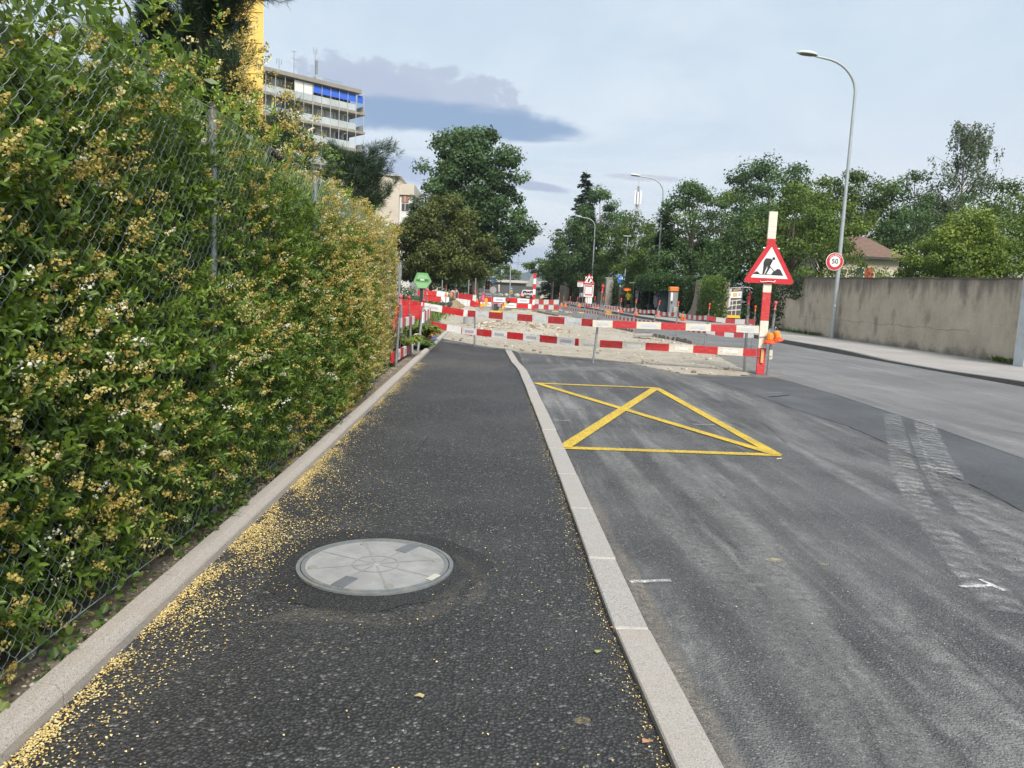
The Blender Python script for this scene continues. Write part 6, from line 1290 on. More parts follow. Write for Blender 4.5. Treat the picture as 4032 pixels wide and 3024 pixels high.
# ---- green dispenser box on its post
gb = thing('green_box', 'green hexagonal waste bag box on a dark post beyond the hedge', 'box', (-2.16, 23, 0)); gy = 22.85
def hexp(pts, y): return [YY('A', *p, y) for p in pts]
b = MB(); b.prism(hexp([(630, 142), (868, 152), (970, 362), (858, 530), (640, 520), (548, 330)], gy), (0, .22, 0)); b.build('shell', pm('green_plastic', (.16, .36, .15), .5, .1, 6), gb)
Mg2 = pm('green_plastic_light', (.24, .47, .22), .45, .08, 6); Mg3 = pm('green_plastic_dark', (.07, .17, .07), .5, .1, 6)
b = MB(); b.prism(hexp([(668, 195), (848, 208), (905, 300), (620, 300)], gy-.012), (0, .012, 0)); b.build('upper_panel', Mg2, gb); b = MB(); b.prism(hexp([(590, 392), (930, 404), (852, 520), (645, 512)], gy-.012), (0, .012, 0)); b.build('lower_panel', Mg2, gb)
b = MB(); b.prism(hexp([(610, 300), (905, 318), (905, 345), (610, 328)], gy-.02), (0, .02, 0)); b.build('slot', Mg3, gb); b = MB(); b.prism(hexp([(705, 303), (806, 308), (806, 338), (705, 333)], gy-.026), (0, .006, 0)); b.build('label_plate', M_signw, gb)
b = MB(); p = YY('A', 735, 530, gy+.1); b.box((p.x, gy+.1, p.z/2), (.09, .09, p.z)); b.build('post', pm('dark_green_post', (.02, .035, .03), .5, .1), gb)
b = MB(); p = YY('A', 215, 0, 19.); q = YY('A', 200, 300, 19.); b.tube([(q.x, 19, 0), (p.x, 19, p.z+.1)], .03, 8); b.box((p.x-.10, 19., p.z-.1), (.28, .02, .42)); o = b.build('sign_pole', M_steel, origin=(q.x, 19, 0)); tag(o, 'thin metal sign pole sticking out of the hedge end', 'pole')

# ---- works in the pit
c0 = G('1', 955, 912); b = MB(); b.lathe((c0.x, c0.y+.25, -.02), [(.235, 0), (.235, .42), (.2, .42), (.2, .2)], 20); o = b.build('concrete_pipe', pm('pipe_concrete', (.30, .31, .30), .85, .1, 6, .002, 60), origin=(c0.x, c0.y+.25, 0)); tag(o, 'grey concrete pipe ring standing on end in the sand', 'pipe')
b = MB(); q = YY('1', 955, 812, c0.y+.25); b.bbox((c0.x+.2, c0.y+.2, .46), (1.0, .3, .04), .01); o = b.build('plank', pm('grey_wood', (.22, .2, .17), .85, .2, 6, stretch=(1, 8, 1)), origin=(c0.x, c0.y+.2, .44)); tag(o, 'grey plank laid across the concrete pipe ring', 'plank')
p = YY('B', 350, 1110, 43); b = MB(); b.bbox((p.x, 43, .27), (.5, .5, .56), .02); o = b.build('concrete_chamber', M_concw, origin=(p.x, 43, 0)); tag(o, 'square concrete shaft block left of the plate compactor', 'concrete block')
p = YY('B', 300, 1020, 46); b = MB(); b.bbox((p.x, 46, p.z), (.40, .4, .26), .03); b.bbox((p.x+.14, 46, p.z+.3), (.17, .3, .3), .03); b.box((p.x, 46, (p.z-.13)/2), (.3, .3, p.z-.13)); o = b.build('orange_bin', pm('orange_plastic', (.8, .33, .02), .5, .1, 5), origin=(p.x, 46, .37)); tag(o, 'orange plastic tub behind the concrete block', 'bin')
p = YY('B', 290, 840, 47); b = MB(); b.lathe((p.x, 47, p.z-.25), [(.10, 0), (.12, .1), (.08, .3), (.06, .42), (.1, .5), (.1, .56)], 12); b.tube([(p.x, 47, 0), (p.x, 47, p.z-.2)], .03, 6); o = b.build('pink_cover', pm('pink_plastic', (.6, .1, .17), .5, .15, 6), origin=(p.x, 47, .35)); tag(o, 'red pink plastic cover standing by the orange tub', 'cover')
pc = thing('plate_compactor', 'plate compactor with long yellow handle parked by the sand heap', 'compactor', YY('B', 600, 1165, 44)); bx = YY('B', 600, 1165, 44); M_yel = pm('machine_yellow', (.75, .45, .02), .45, .1, 6); 
gzz = float(pitz(np.array([bx.x]), np.array([44.]))[0])
def cpt(x, y, yd=44): return YY('B', x, y, yd)
b = MB(); q0, q1 = cpt(480, 1165), cpt(660, 1150); b.bbox(((q0.x+q1.x)/2, 44, q0.z+.05), (q1.x-q0.x+.1, .5, .08), .02); b.build('base_plate', M_yel, pc)
b = MB(); c = cpt(560, 1050); b.bbox((c.x, 44, c.z), (.36, .4, .36), .05); b.build('engine', M_dark, pc)
b = MB(); e0, e1, e2 = cpt(520, 960), cpt(720, 970), cpt(690, 1110); b.tube([cpt(500, 1120, 43.75), (e0.x, 43.75, e0.z), (e1.x, 43.75, e1.z), (e2.x, 43.75, e2.z)], .03, 6); b.bbox(cpt(640, 1010, 43.72), (.2, .1, .16), .02); b.build('frame', M_steel, pc)
b = MB(); b.tube([cpt(660, 1150), cpt(740, 1040), cpt(820, 930)], [.06, .055, .045], 8); b.build('handle_arm', M_yel, pc); b = MB(); b.tube([cpt(800, 930), cpt(775, 870), cpt(800, 845), cpt(850, 850), cpt(880, 890), cpt(860, 950), cpt(820, 975)], .022, 6); b.bbox(cpt(835, 930, 43.9), (.12, .1, .12), .02); b.build('grip', M_black, pc)
def heap_tools():
    p = YY('A', 1270, 900, 47); b = MB(); b.tube([YY('A', 1200, 790, 47), YY('A', 1250, 850, 47)], .025, 6); b.tube([YY('A', 1250, 850, 47), YY('A', 1390, 960, 47)], .03, 6); b.bbox(YY('A', 1240, 900, 47), (.24, .3, .22), .04); b.bbox(YY('A', 1420, 910, 47.4), (.3, .3, .3), .05); o = b.build('black_machine', M_dark, origin=(p.x, 47, 0)); tag(o, 'small black machine with a red tipped lever beside the earth heap', 'machine')
heap_tools()
def heap(name, label, c, rx, ry, h, mat, seed):
    n, m = 26, 12; V = []; rng = np.random.default_rng(seed)
    for j in range(m):
        t = j/(m-1)
        for i in range(n):
            a = 2*math.pi*i/n; r = (1-t)*(1+.16*math.sin(3*a+seed)+.08*rng.normal()); V.append((c[0]+math.cos(a)*r*rx, c[1]+math.sin(a)*r*ry, -.03+h*(1-(1-t)**1.6)+.03*rng.normal()*(t > 0)))
    b = MB(); b.smooth = True; b.add(V, [(j*n+i, j*n+(i+1) % n, (j+1)*n+(i+1) % n, (j+1)*n+i) for j in range(m-1) for i in range(n)]); o = b.build(name, mat, origin=(c[0], c[1], 0)); tag(o, label, 'heap'); return o
heap('earth_heap', 'brown earth and straw heap beside the verge barrier', (YY('A', 1540, 900, 48).x, 48, 0), .85, 1.2, .75, pm('straw_earth', (.27, .2, .12), .95, .35, 9, .02, 20, dirt=(.12, .12, .05), da=.5, ds=4), 6)
tuft_row('verge_grass', 'rough grass on the verge left of the excavation', [(-3.6, 50, .8, 3.), (-4.5, 58, 1.2, 4.), (-3.2, 44, .5, 3.), (-3.0, 36, .4, 4), (-3.4, 30, .5, 2)], 500, M_l4, .1, .28, 91)

# ================================================================== STREET FURNITURE ON THE RIGHT
tm = thing('ticket_machine', 'grey ticket machine with orange top before the dark ivy', 'ticket machine', (12.25, 53.1, .12))
M_tmg = pm('machine_grey', (.24, .245, .255), .5, .1, 4); b = MB(); b.bbox((12.27, 53.1, 1.0), (.56, .6, 1.78), .04); b.build('cabinet', M_tmg, tm)
b = MB(); b.bbox((12.25, 53.05, 2.06), (.62, .66, .34), .05); b.build('orange_top', pm('orange_panel', (.62, .2, .04), .5, .1), tm)
b = MB(); b.box((12.10, 52.785, 1.55), (.14, .02, .55)); b.build('front_panel', M_signw, tm); b = MB(); b.box((12.12, 52.785, 1.15), (.09, .03, .12)); b.build('coin_slot', M_black, tm); b = MB(); b.bbox((12.42, 52.72, .5), (.34, .16, .72), .02); b.build('side_box', pm('pale_grey_box', (.4, .39, .36), .6, .1), tm)
sh = thing('bus_shelter', 'glass bus shelter with dark blue posts and posters overgrown with ivy', 'bus shelter', (12.3, 60, .12)); M_navy = pm('navy_frame', (.012, .02, .05), .4, .1)
for x, y in ((11.75, 55.5), (11.75, 58.6), (11.75, 61.8), (11.75, 65.2), (13., 55.5), (13., 58.6), (13., 61.8), (13., 65.2)): b = MB(); b.box((x, y, 1.32), (.1, .1, 2.4)); b.build('post', M_navy, sh)
b = MB(); b.bbox((12.3, 60.4, 2.58), (1.9, 10.6, .1), .02); b.build('roof', pm('shelter_roof', (.42, .42, .4), .6, .1), sh)
for y0, y1 in ((55.6, 58.5), (58.7, 61.7), (61.9, 65.1)): b = MB(); b.box((13.0, (y0+y1)/2, 1.35), (.02, y1-y0, 2.0)); b.build('glass_pane', M_glass, sh)
b = MB(); b.box((12.4, 55.5, 1.35), (1.1, .02, 2.)); b.build('glass_pane', M_glass, sh)
b = MB(); b.box((12.6, 60, .55), (.4, 5, .06)); b.build('bench', M_dark, sh)
pp = thing('poster_panel', 'poster panel with coloured advert at the end of the bus shelter', 'poster', (12.0, 66, .12)); p0, p1 = YY('C', 1805, 650, 65.8), YY('C', 1995, 1105, 65.8)
b = MB(); b.bbox(((p0.x+p1.x)/2, 65.8, (p0.z+p1.z)/2), (p1.x-p0.x+.1, .08, p0.z-p1.z+.1), .02); b.build('frame', M_navy, pp)
M_post = leafmat('poster_print', [(0, (.55, .05, .1)), (.3, (.1, .3, .6)), (.55, (.75, .72, .68)), (1, (.8, .8, .82))], .5, 0.)
def print_panel(name, x0, x1, z0, z1, y, nx, nz, seed, mat, par):
    rng = np.random.default_rng(seed); V = []; L = []; t = []
    for i in range(nx):
        for j in range(nz):
            xa, xb = x0+(x1-x0)*i/nx, x0+(x1-x0)*(i+1)/nx; za, zb = z0+(z1-z0)*j/nz, z0+(z1-z0)*(j+1)/nz; V += [(xa, y, za), (xb, y, za), (xb, y, zb), (xa, y, zb)]; t.append(min(1, .62+.3*rng.random()) if rng.random() < .66 else rng.random()*.5)
    return rawmesh(name, np.array(V), np.arange(len(V)), np.arange(nx*nz)*4, mat, par, tint=np.array(t))
print_panel('poster', p0.x+.02, (p0.x+p1.x)/2-.1, p1.z, p0.z, 65.75, 3, 6, 3, M_post, pp); print_panel('poster', (p0.x+p1.x)/2+.1, p1.x-.02, p1.z, p0.z, 65.75, 3, 6, 5, M_post, pp)
b = MB(); b.box((12.75, 60.5, 1.35), (.6, .04, 1.3)); o = b.build('timetable_board', M_signw, origin=(12.75, 60.5, .7)); tag(o, 'white timetable board inside the bus shelter', 'board')
b = MB(); b.lathe((11.95, 59, .12), [(.2, 0), (.24, .1), (.25, .75), (.22, .8)], 12); o = b.build('litter_bin', pm('bin_dark', (.05, .06, .055), .6, .15), origin=(11.95, 59, .12)); tag(o, 'dark round litter bin at the bus shelter', 'litter bin')
bn = thing('gate_banner', 'mesh fence panel with a printed building banner in the gateway', 'banner', (14.5, 46, .1)); yb = 46.
c00, c10, c11, c01 = (YY('D', *q, yb) for q in [(1545, 900), (1955, 945), (2000, 395), (1600, 425)]); 
def bl(u, v, dy=0.): return c00.lerp(c10, u).lerp(c01.lerp(c11, u), v)+Vector((0, dy, 0))
def bq(u0, u1, v0, v1, dy, nm, mat, sh_=0.):
    b = MB(); b.add([bl(u0, v0, dy), bl(u1, v0+sh_, dy), bl(u1, v1+sh_, dy), bl(u0, v1, dy)], [(0, 1, 2, 3)]); return b.build(nm, mat, bn)
b = MB(); b.prism([bl(0, 0), bl(1, 0), bl(1, 1), bl(0, 1)], (0, .012, 0)); b.build('sheet', pm('banner_dark', (.075, .07, .068), .7, .25, 4), bn)
Mbs = pm('banner_sky', (.33, .47, .7), .7, .3, 2.5); Mbw = pm('banner_pale', (.55, .53, .5), .7, .3, 6); Mbr = pm('banner_roof', (.3, .2, .15), .7, .2, 6)
bq(0, .38, .45, 1, -.004, 'print_sky', Mbs); bq(.02, .36, .0, .45, -.005, 'print_house', Mbw); bq(.38, .52, .3, .98, -.006, 'print_house', Mbw, .03); bq(.6, .95, .88, .98, -.006, 'print_roof', Mbr, .05)
for v in (.18, .36, .52): bq(.4, 1, v, v+.035, -.008, 'print_floor', Mbw, .06)
for u in (.6, .78): bq(u, u+.03, .05, .6, -.009, 'print_column', Mbw)
for u in (.08, .17, .26):
    for v in (.06, .17, .28): bq(u, u+.045, v, v+.06, -.008, 'print_window', M_dwin)
bq(.5, 1, .66, .88, -.012, 'notice', M_signw); bq(.6, .8, .7, .84, -.015, 'notice_print', pm('notice_ochre', (.6, .42, .16), .7, .1)); bq(.85, .96, .72, .82, -.015, 'notice_print', M_refl2)
b = MB(); b.box(((c00.x+c10.x)/2, yb-.02, c00.z-.06), (c10.x-c00.x, .04, .16)); b.build('yellow_foot', pm('yellow_band', (.72, .42, .03), .6, .1), bn)
for c in (c00, c10): b = MB(); b.tube([(c.x, yb+.03, .05), (c.x+(.07 if c is c10 else .1), yb+.03, c11.z+.05)], .022, 7); b.build('frame_tube', M_steel, bn)
b = MB(); b.tube([c01+Vector((0, .03, .04)), c11+Vector((0, .03, .04)), c11+Vector((.6, .03, .02))], .02, 7); b.build('frame_tube', M_steel, bn)
for x in (c00.x+.05, c10.x): b = MB(); b.bbox((x, yb, .17), (.3, .6, .13), .02); b.build('concrete_foot', M_concw, bn)
# crossing sign on its lamp pole
cp = thing('crossing_sign', 'blue pedestrian crossing sign on a slim lamp pole', 'road sign', (12.6, 80, .12)); t0, t1 = YY('U', 748, 668, 80), YY('C', 1500, 920, 80)
b = MB(); b.tube([(t1.x, 80, .1), (t1.x, 80, t1.z), (t0.x, 80, t0.z)], [.07, .065, .05], 8); b.bbox((t0.x-.05, 80, t0.z+.05), (.8, .35, .12), .04); b.build('pole', M_lamp, cp)
a, c = YY('C', 1365, 392, 79.9), YY('C', 1520, 610, 79.9); cx, cz, hw, hh = (a.x+c.x)/2, (a.z+c.z)/2, (c.x-a.x)/2, (a.z-c.z)/2
b = MB(); b.bbox((cx, 79.9, cz), (hw*2, .04, hh*2), .015); b.build('plate', pm('sign_edge', (.35, .42, .55), .5, .05), cp); b = MB(); b.box((cx, 79.872, cz), (hw*1.84, .006, hh*1.86)); b.build('blue_field', M_signb, cp)
b = MB(); b.prism(rtri(cx, cz-.02, hw*1.45, hh*.82, .03, 79.864), (0, .004, 0)); b.build('white_triangle', M_signw, cp)
b = MB(); z0 = cz; b.prism([(cx+x_*hw, 79.858, z0+zz_*hh) for x_, zz_ in [(-.13, .05), (-.06, .05), (.0, .15), (.06, .05), (.13, .05), (.05, .2), (.09, .24), (.03, .34), (-.02, .35), (-.07, .25), (-.04, .18)]], (0, .003, 0)); b.build('walker', M_signk, cp); b = MB(); b.prism([(cx+.01+.035*math.cos(k*.785), 79.858, z0+.42*hh+.04*math.sin(k*.785)) for k in range(8)], (0, .003, 0)); b.build('walker_head', M_signk, cp)
b = MB(); p = YY('C', 1490, 685, 79.8); b.bbox((p.x, 79.8, p.z), (.75, .06, .22), .03); p = YY('C', 1500, 722, 79.8); b.bbox((p.x, 79.8, p.z), (.36, .06, .17), .03); b.build('direction_plate', pm('pale_green_plate', (.5, .62, .55), .5, .08), cp)
b = MB(); p = YY('C', 1598, 762, 70); b.bbox((p.x, 70, p.z), (.62, .04, .26), .08); b.tube([(p.x+.05, 70.03, .12), (p.x+.03, 70.03, p.z-.1)], .02, 6); o = b.build('orange_arrow_sign', pm('orange_sign', (.82, .2, .02), .5, .08), origin=(p.x+.05, 70.03, .12)); tag(o, 'small orange direction sign above the yellow shirt', 'sign')
# traffic light on the right seen from the side
def traffic_light(label, x, y, z0, htop, boxx, boxz0, boxz1, wd, lens=None, face=-1):
    r = thing('traffic_light', label, 'traffic light', (x, y, 0)); b = MB(); b.tube([(x, y, 0), (x, y, htop)], .05, 8); b.build('pole', M_steel, r); b = MB(); b.bbox((boxx, y-.05, (boxz0+boxz1)/2), (wd, .22, boxz1-boxz0), .03); hd = b.build('signal_head', M_black, r)
    for k in range(3):
        z = boxz0+(boxz1-boxz0)*(k+.5)/3; h = (boxz1-boxz0)/3; b = MB()
        if lens: b.lathe((boxx, y-.17, z), [(h*.36, 0), (h*.33, .02), (h*.05, .03)], 14, az=(0, -1, 0)); m = lens[k]
        else: b.bbox((boxx-wd*.75, y-.05, z+h*.15), (wd*.9, .24, h*.42), .03); m = M_dark
        b.build('lens' if lens else 'visor', m, hd)
        if lens: b = MB(); b.lathe((boxx, y-.16, z+.01), [(h*.42, 0), (h*.44, .14), (h*.40, .14)], 12, az=(0, -1, 0)); b.build('visor', M_black, hd) if False else None
    return r
p = YY('C', 1140, 900, 86); q = YY('C', 1085, 600, 86); q2 = YY('C', 1085, 975, 86); traffic_light('side view of a black traffic light before the ivy wall', p.x, 86, 0, YY('C', 1135, 590, 86).z, q.x, q2.z+.9, q.z, .5)
p = YY('C', 1170, 900, 85); b = MB(); b.tube([(p.x, 85, .1), (p.x-.12, 85, YY('C', 1158, 600, 85).z)], .07, 8); o = b.build('grey_pole', M_steel, origin=(p.x, 85, .1)); tag(o, 'thick grey pole next to the black traffic light on the right', 'pole')
dk = pm('dark_lens', (.06, .05, .03), .3, .1); p = YY('B', 395, 590, 100); pt_ = YY('B', 400, 440, 100); pb_ = YY('B', 400, 640, 100)
tl = traffic_light('big black traffic light with a red lens left of the blue direction signs', YY('B', 335, 600, 100).x, 100, 0, pt_.z, YY('B', 385, 560, 100).x, pb_.z-.1, pt_.z-.2, .55, [dk, pm('red_lens', (.5, .02, .02), .3, .1), dk])
# notice panel trailer
npn = thing('notice_panel', 'roadworks triangle over a white and red notice panel on a red stand', 'road sign', (9.9, 80, 0)); ny = 80.
def nb(r0, r1, y, nm, mat, d=.03): p, q = YY('C', *r0, y), YY('C', *r1, y); b = MB(); b.box(((p.x+q.x)/2, y, (p.z+q.z)/2), (abs(q.x-p.x), d, abs(p.z-q.z))); return b.build(nm, mat, npn)
for x0, x1 in ((545, 592), (608, 655), (665, 715)): nb((x0, 438), (x1, 640), ny+.03, 'white_slat', M_white); nb((x0-8, 960), (x1-12, 1130), ny+.03, 'white_slat', M_white)
nb((512, 640), (735, 955), ny, 'panel', M_signw); nb((527, 655), (718, 700), ny-.022, 'red_band', M_signr, .006); nb((527, 878), (712, 918), ny-.022, 'red_band', M_signr, .006); nb((527, 702), (534, 876), ny-.022, 'red_band', M_signr, .006); nb((712, 702), (718, 876), ny-.022, 'red_band', M_signr, .006)
for y0, x0, x1 in ((732, 545, 700), (775, 560, 680), (798, 568, 675), (832, 560, 680), (850, 550, 690)): nb((x0, y0), (x1, y0+9), ny-.022, 'text_line', M_refl2, .006)
for y0, x0, x1 in ((662, 540, 640), (682, 540, 670)): nb((x0, y0), (x1, y0+8), ny-.028, 'text_line', pm('pale_pink', (.65, .4, .38), .5, .05), .006)
c = YY('C', 628, 635, ny-.03); b = MB(); b.prism(rtri(c.x, c.z, 1.32, 1.15, .05, ny-.05), (0, .02, 0)); b.build('triangle', M_signr, npn); b = MB(); b.prism(rtri(c.x, c.z+.13, .95, .8, .01, ny-.056), (0, .005, 0)); b.build('triangle_field', M_signw, npn)
def sc_(pts): return [(c.x+(x-615)/1.9*.0042*1.1, ny-.062, c.z+.17+(505-y)*.0024) for x, y in pts]
for pts in ([(586, 334), (602, 322), (646, 326), (672, 345), (642, 402), (572, 400)], [(570, 396), (642, 396), (648, 420), (602, 495), (558, 493)], [(652, 506), (700, 456), (752, 446), (785, 512)], [(455, 492), (500, 463), (530, 494)], [(668, 315), (695, 312), (700, 340), (672, 345)]): b = MB(); b.prism(sc_(pts), (0, .003, 0)); b.build('figure', M_signk, npn)
nb((525, 1160), (695, 1228), ny, 'foot', pm('dark_red_stand', (.3, .03, .04), .6, .15), .7)
# bus stop flag, give way sign, far signs
def simple_sign(name, label, y, face, mat, pole_px, reg='B', cat='road sign', back=None, d=.03, gz=0.):
    root = thing(name, label, cat, (YY(reg, *pole_px, y).x, y, gz)); x = YY(reg, *pole_px, y).x; zt = max(YY(reg, *p, y).z for p in face); b = MB(); b.tube([(x, y+.05, gz), (x, y+.05, zt)], .04, 7); b.build('pole', M_steel, root); b = MB(); b.prism([YY(reg, *p, y) for p in face], (0, d, 0)); b.build('plate', mat, root); return root
s_ = simple_sign('bus_stop_sign', 'white bus stop flag with red header beside the far wall', 88, [(342, 555), (490, 555), (490, 695), (342, 695)], M_signw, (482, 900), 'C', 'bus stop', gz=.12); b = MB(); b.prism([YY('C', *p, 87.97) for p in [(342, 557), (490, 557), (490, 585), (342, 585)]], (0, .01, 0)); b.build('red_header', M_signr, s_)
for k, y0 in enumerate((605, 635, 660)): b = MB(); b.prism([YY('C', *p, 87.97) for p in [(360, y0), (470-20*k, y0), (470-20*k, y0+8), (360, y0+8)]], (0, .01, 0)); b.build('text_line', M_refl2, s_)
s_ = simple_sign('give_way_sign', 'white give way triangle hanging among the trees at the far bend', 115, [(1770, 290), (1865, 290), (1818, 378)], M_signr, (1822, 420)); b = MB(); b.prism([YY('B', *p, 114.96) for p in [(1788, 302), (1850, 302), (1818, 360)]], (0, .01, 0)); b.build('white_field', M_signw, s_)
s_ = simple_sign('direction_signs', 'two small blue direction signs on a pole before the bridge', 100, [(470, 445), (545, 442), (545, 485), (470, 488)], M_signb, (505, 560)); b = MB(); b.prism([YY('B', *p, 99.97) for p in [(468, 492), (548, 490), (562, 505), (545, 524), (468, 526)]], (0, .02, 0)); b.build('plate', M_signb, s_)
for y0 in (460, 504): b = MB(); b.prism([YY('B', *p, 99.94) for p in [(482, y0), (535, y0-2), (535, y0+6), (482, y0+8)]], (0, .004, 0)); b.build('text_line', M_signw, s_)
simple_sign('round_sign', 'round grey back of a road sign on a pole in the works', 60, [(507+74*math.cos(k*.3927), 675+78*math.sin(k*.3927)) for k in range(16)], M_back, (505, 800))
s_ = simple_sign('no_entry_marker', 'small white marker with a round red ringed sign before the bridge', 150, [(612+48*.5+24*math.cos(k*.5236), 630+24*math.sin(k*.5236)) for k in range(12)], M_signr, (636, 690)); b = MB(); b.prism([YY('B', *p, 150.02) for p in [(626, 555), (648, 555), (648, 710), (626, 710)]], (0, .02, 0)); b.build('white_plank', M_white, s_); b = MB(); b.prism([YY('B', 636+14*math.cos(k*.5236), 630+14*math.sin(k*.5236), 149.95) for k in range(12)], (0, .01, 0)); b.build('white_disc', M_signw, s_)
s_ = simple_sign('keep_right_sign', 'round blue keep right sign over a yellow beacon at the traffic island', 150, [(910+27*math.cos(k*.5236), 638+28*math.sin(k*.5236)) for k in range(12)], M_signb, (905, 720)); b = MB(); b.prism([YY('B', *p, 149.95) for p in [(893, 630), (900, 622), (928, 648), (921, 655)]], (0, .01, 0)); b.build('arrow', M_signw, s_); b = MB(); p = YY('B', 905, 725, 149.8); b.bbox((p.x, 149.8, p.z), (.36, .3, .8), .05); b.build('beacon', pm('beacon_yellow', (.75, .5, .05), .5, .1), s_); b = MB(); [b.box((p.x, 149.63, p.z+dz), (.2, .04, .1)) for dz in (-.22, 0, .22)]; b.build('beacon_mark', M_black, s_)
for k, (u, v0, v1, y) in enumerate([(880, 40, 740, 150), (1050, 0, 440, 230), (340, 60, 470, 185)]):
    p = YY('B', u, v0, y); b = MB(); b.tube([(YY('B', u-8, v1, y).x, y, 0), (p.x, y, p.z+8)], [.12, .07], 7); b.bbox((p.x-.4, y, p.z+8), (1.2, .3, .15), .05); o = b.build('distant_lamp_post', M_lamp, origin=(p.x, y, 0)); tag(o, ['grey lamp post in front of the road bridge', 'thin lamp post behind the road bridge', 'grey lamp post at the left end of the road bridge'][k], 'lamp post')
for k, (v, y) in enumerate([(60, 150), (95, 150)]):
    a_, c_ = YY('B', 900, v, y), YY('B', 1760, v+25, y); b = MB(); b.tube([a_, a_.lerp(c_, .5)-Vector((0, 0, .25)), c_], .025, 4); o = b.build('overhead_wire', M_dark, origin=a_); tag(o, ['upper thin overhead wire spanning the street before the bridge', 'lower thin overhead wire spanning the street before the bridge'][k], 'wire')
p = YY('C', 1110, 1290, 62); b = MB(); b.bbox((p.x, 62, .38), (.62, .5, .4), .04); b.bbox((p.x+.05, 62, .12), (.5, .4, .12), .02); o = b.build('grit_box', pm('box_orange', (.72, .34, .03), .5, .12, 5), origin=(p.x, 62, 0)); tag(o, 'orange low box on the pavement edge under the tape', 'box')
p = YY('C', 1190, 1210, 42.5); q = YY('C', 1350, 1240, 40.5); nbd = board('white arrow board with red arrows in the line of poles', YY('C', 1050, 1160, 43), YY('C', 1375, 1200, 40.2), .26, .03, 1, 9., [M_red, M_white], None, name='arrow_board')
for u in (1130, 1310): a_ = YY('C', u, 1205+.12*(u-1130), 41.3); b = MB(); b.prism([a_+Vector((x_, -.06, z_)) for x_, z_ in [(-.12, -.04), (.06, -.04), (.06, -.1), (.16, 0), (.06, .1), (.06, .04), (-.12, .04)]], (0, .01, 0)); b.build('arrow', M_red, nbd)

# ================================================================== CAR
def car():
    y0 = 104.5; x0 = 4.45; r = thing('car', 'dark car with white roof and lit brake lights waiting beyond the works', 'car', (x0, y0, 0)); M_cb = pm('car_dark', (.03, .033, .038), .25, .1, 2, coat=.6); M_cw = pm('car_white', (.7, .72, .74), .3, .05, 2, coat=.6)
    def ring(z, hw, ya, yb): return [(x0-hw, y0+ya+.15, z), (x0-hw+.15, y0+ya, z), (x0+hw-.15, y0+ya, z), (x0+hw, y0+ya+.15, z), (x0+hw, y0+yb-.3, z), (x0+hw-.3, y0+yb, z), (x0-hw+.3, y0+yb, z), (x0-hw, y0+yb-.3, z)]
    def loft(rs, nm, mat, par=None): 
        b = MB(); V = [p for q in rs for p in q]; n = 8; b.add(V, [(i*n+k, i*n+(k+1) % n, i*n+n+(k+1) % n, i*n+n+k) for i in range(len(rs)-1) for k in range(n)]+[tuple(range(7, -1, -1)), tuple((len(rs)-1)*n+k for k in range(8))]); return b.build(nm, mat, par or r)
    loft([ring(.28, .84, .08, 4.2), ring(.45, .92, 0, 4.3), ring(.8, .93, 0, 4.3), ring(1.02, .9, .05, 4.2)], 'body', M_cb); loft([ring(1.0, .86, .06, 3.3), ring(1.25, .82, .18, 2.9), ring(1.58, .70, .45, 2.4)], 'cabin', M_glass); loft([ring(1.56, .72, .40, 2.45), ring(1.66, .66, .55, 2.3)], 'roof', M_cw)
    for s in (-1, 1):
        b = MB(); b.tube([(x0+s*.87, y0+.12, 1.02), (x0+s*.71, y0+.42, 1.58)], .06, 6); b.build('rear_pillar', M_cw, r)
        b = MB(); b.bbox((x0+s*.74, y0+.0, .93), (.26, .1, .2), .03); b.build('tail_light', pm('brake_light', (.8, .03, .02), .3, .05, emit=(1, .06, .03), es=4.), r)
        b = MB(); b.bbox((x0+s*1.02, y0+2.6, 1.08), (.2, .12, .15), .03); b.build('mirror', M_cb, r)
        for yy in (.75, 3.45):
            b = MB(); b.lathe((x0+s*.72, y0+yy, .33), [(.22, 0), (.33, .02), (.33, .19), (.22, .2)], 18, az=(s, 0, 0)); wh = b.build('wheel', M_black, r); b = MB(); b.lathe((x0+s*.915, y0+yy, .33), [(.2, 0), (.19, .02), (.04, .03)], 12, az=(s, 0, 0)); b.build('rim', M_steel, wh)
    b = MB(); b.bbox((x0, y0+.42, 1.52), (.4, .06, .06), .01); b.build('high_brake_light', MATS['brake_light'], r); b = MB(); b.box((x0, y0-.012, .72), (.52, .02, .12)); b.build('number_plate', M_signw, r); b = MB(); b.bbox((x0, y0+.02, .42), (1.5, .12, .2), .03); b.build('bumper', M_dark, r)
car()

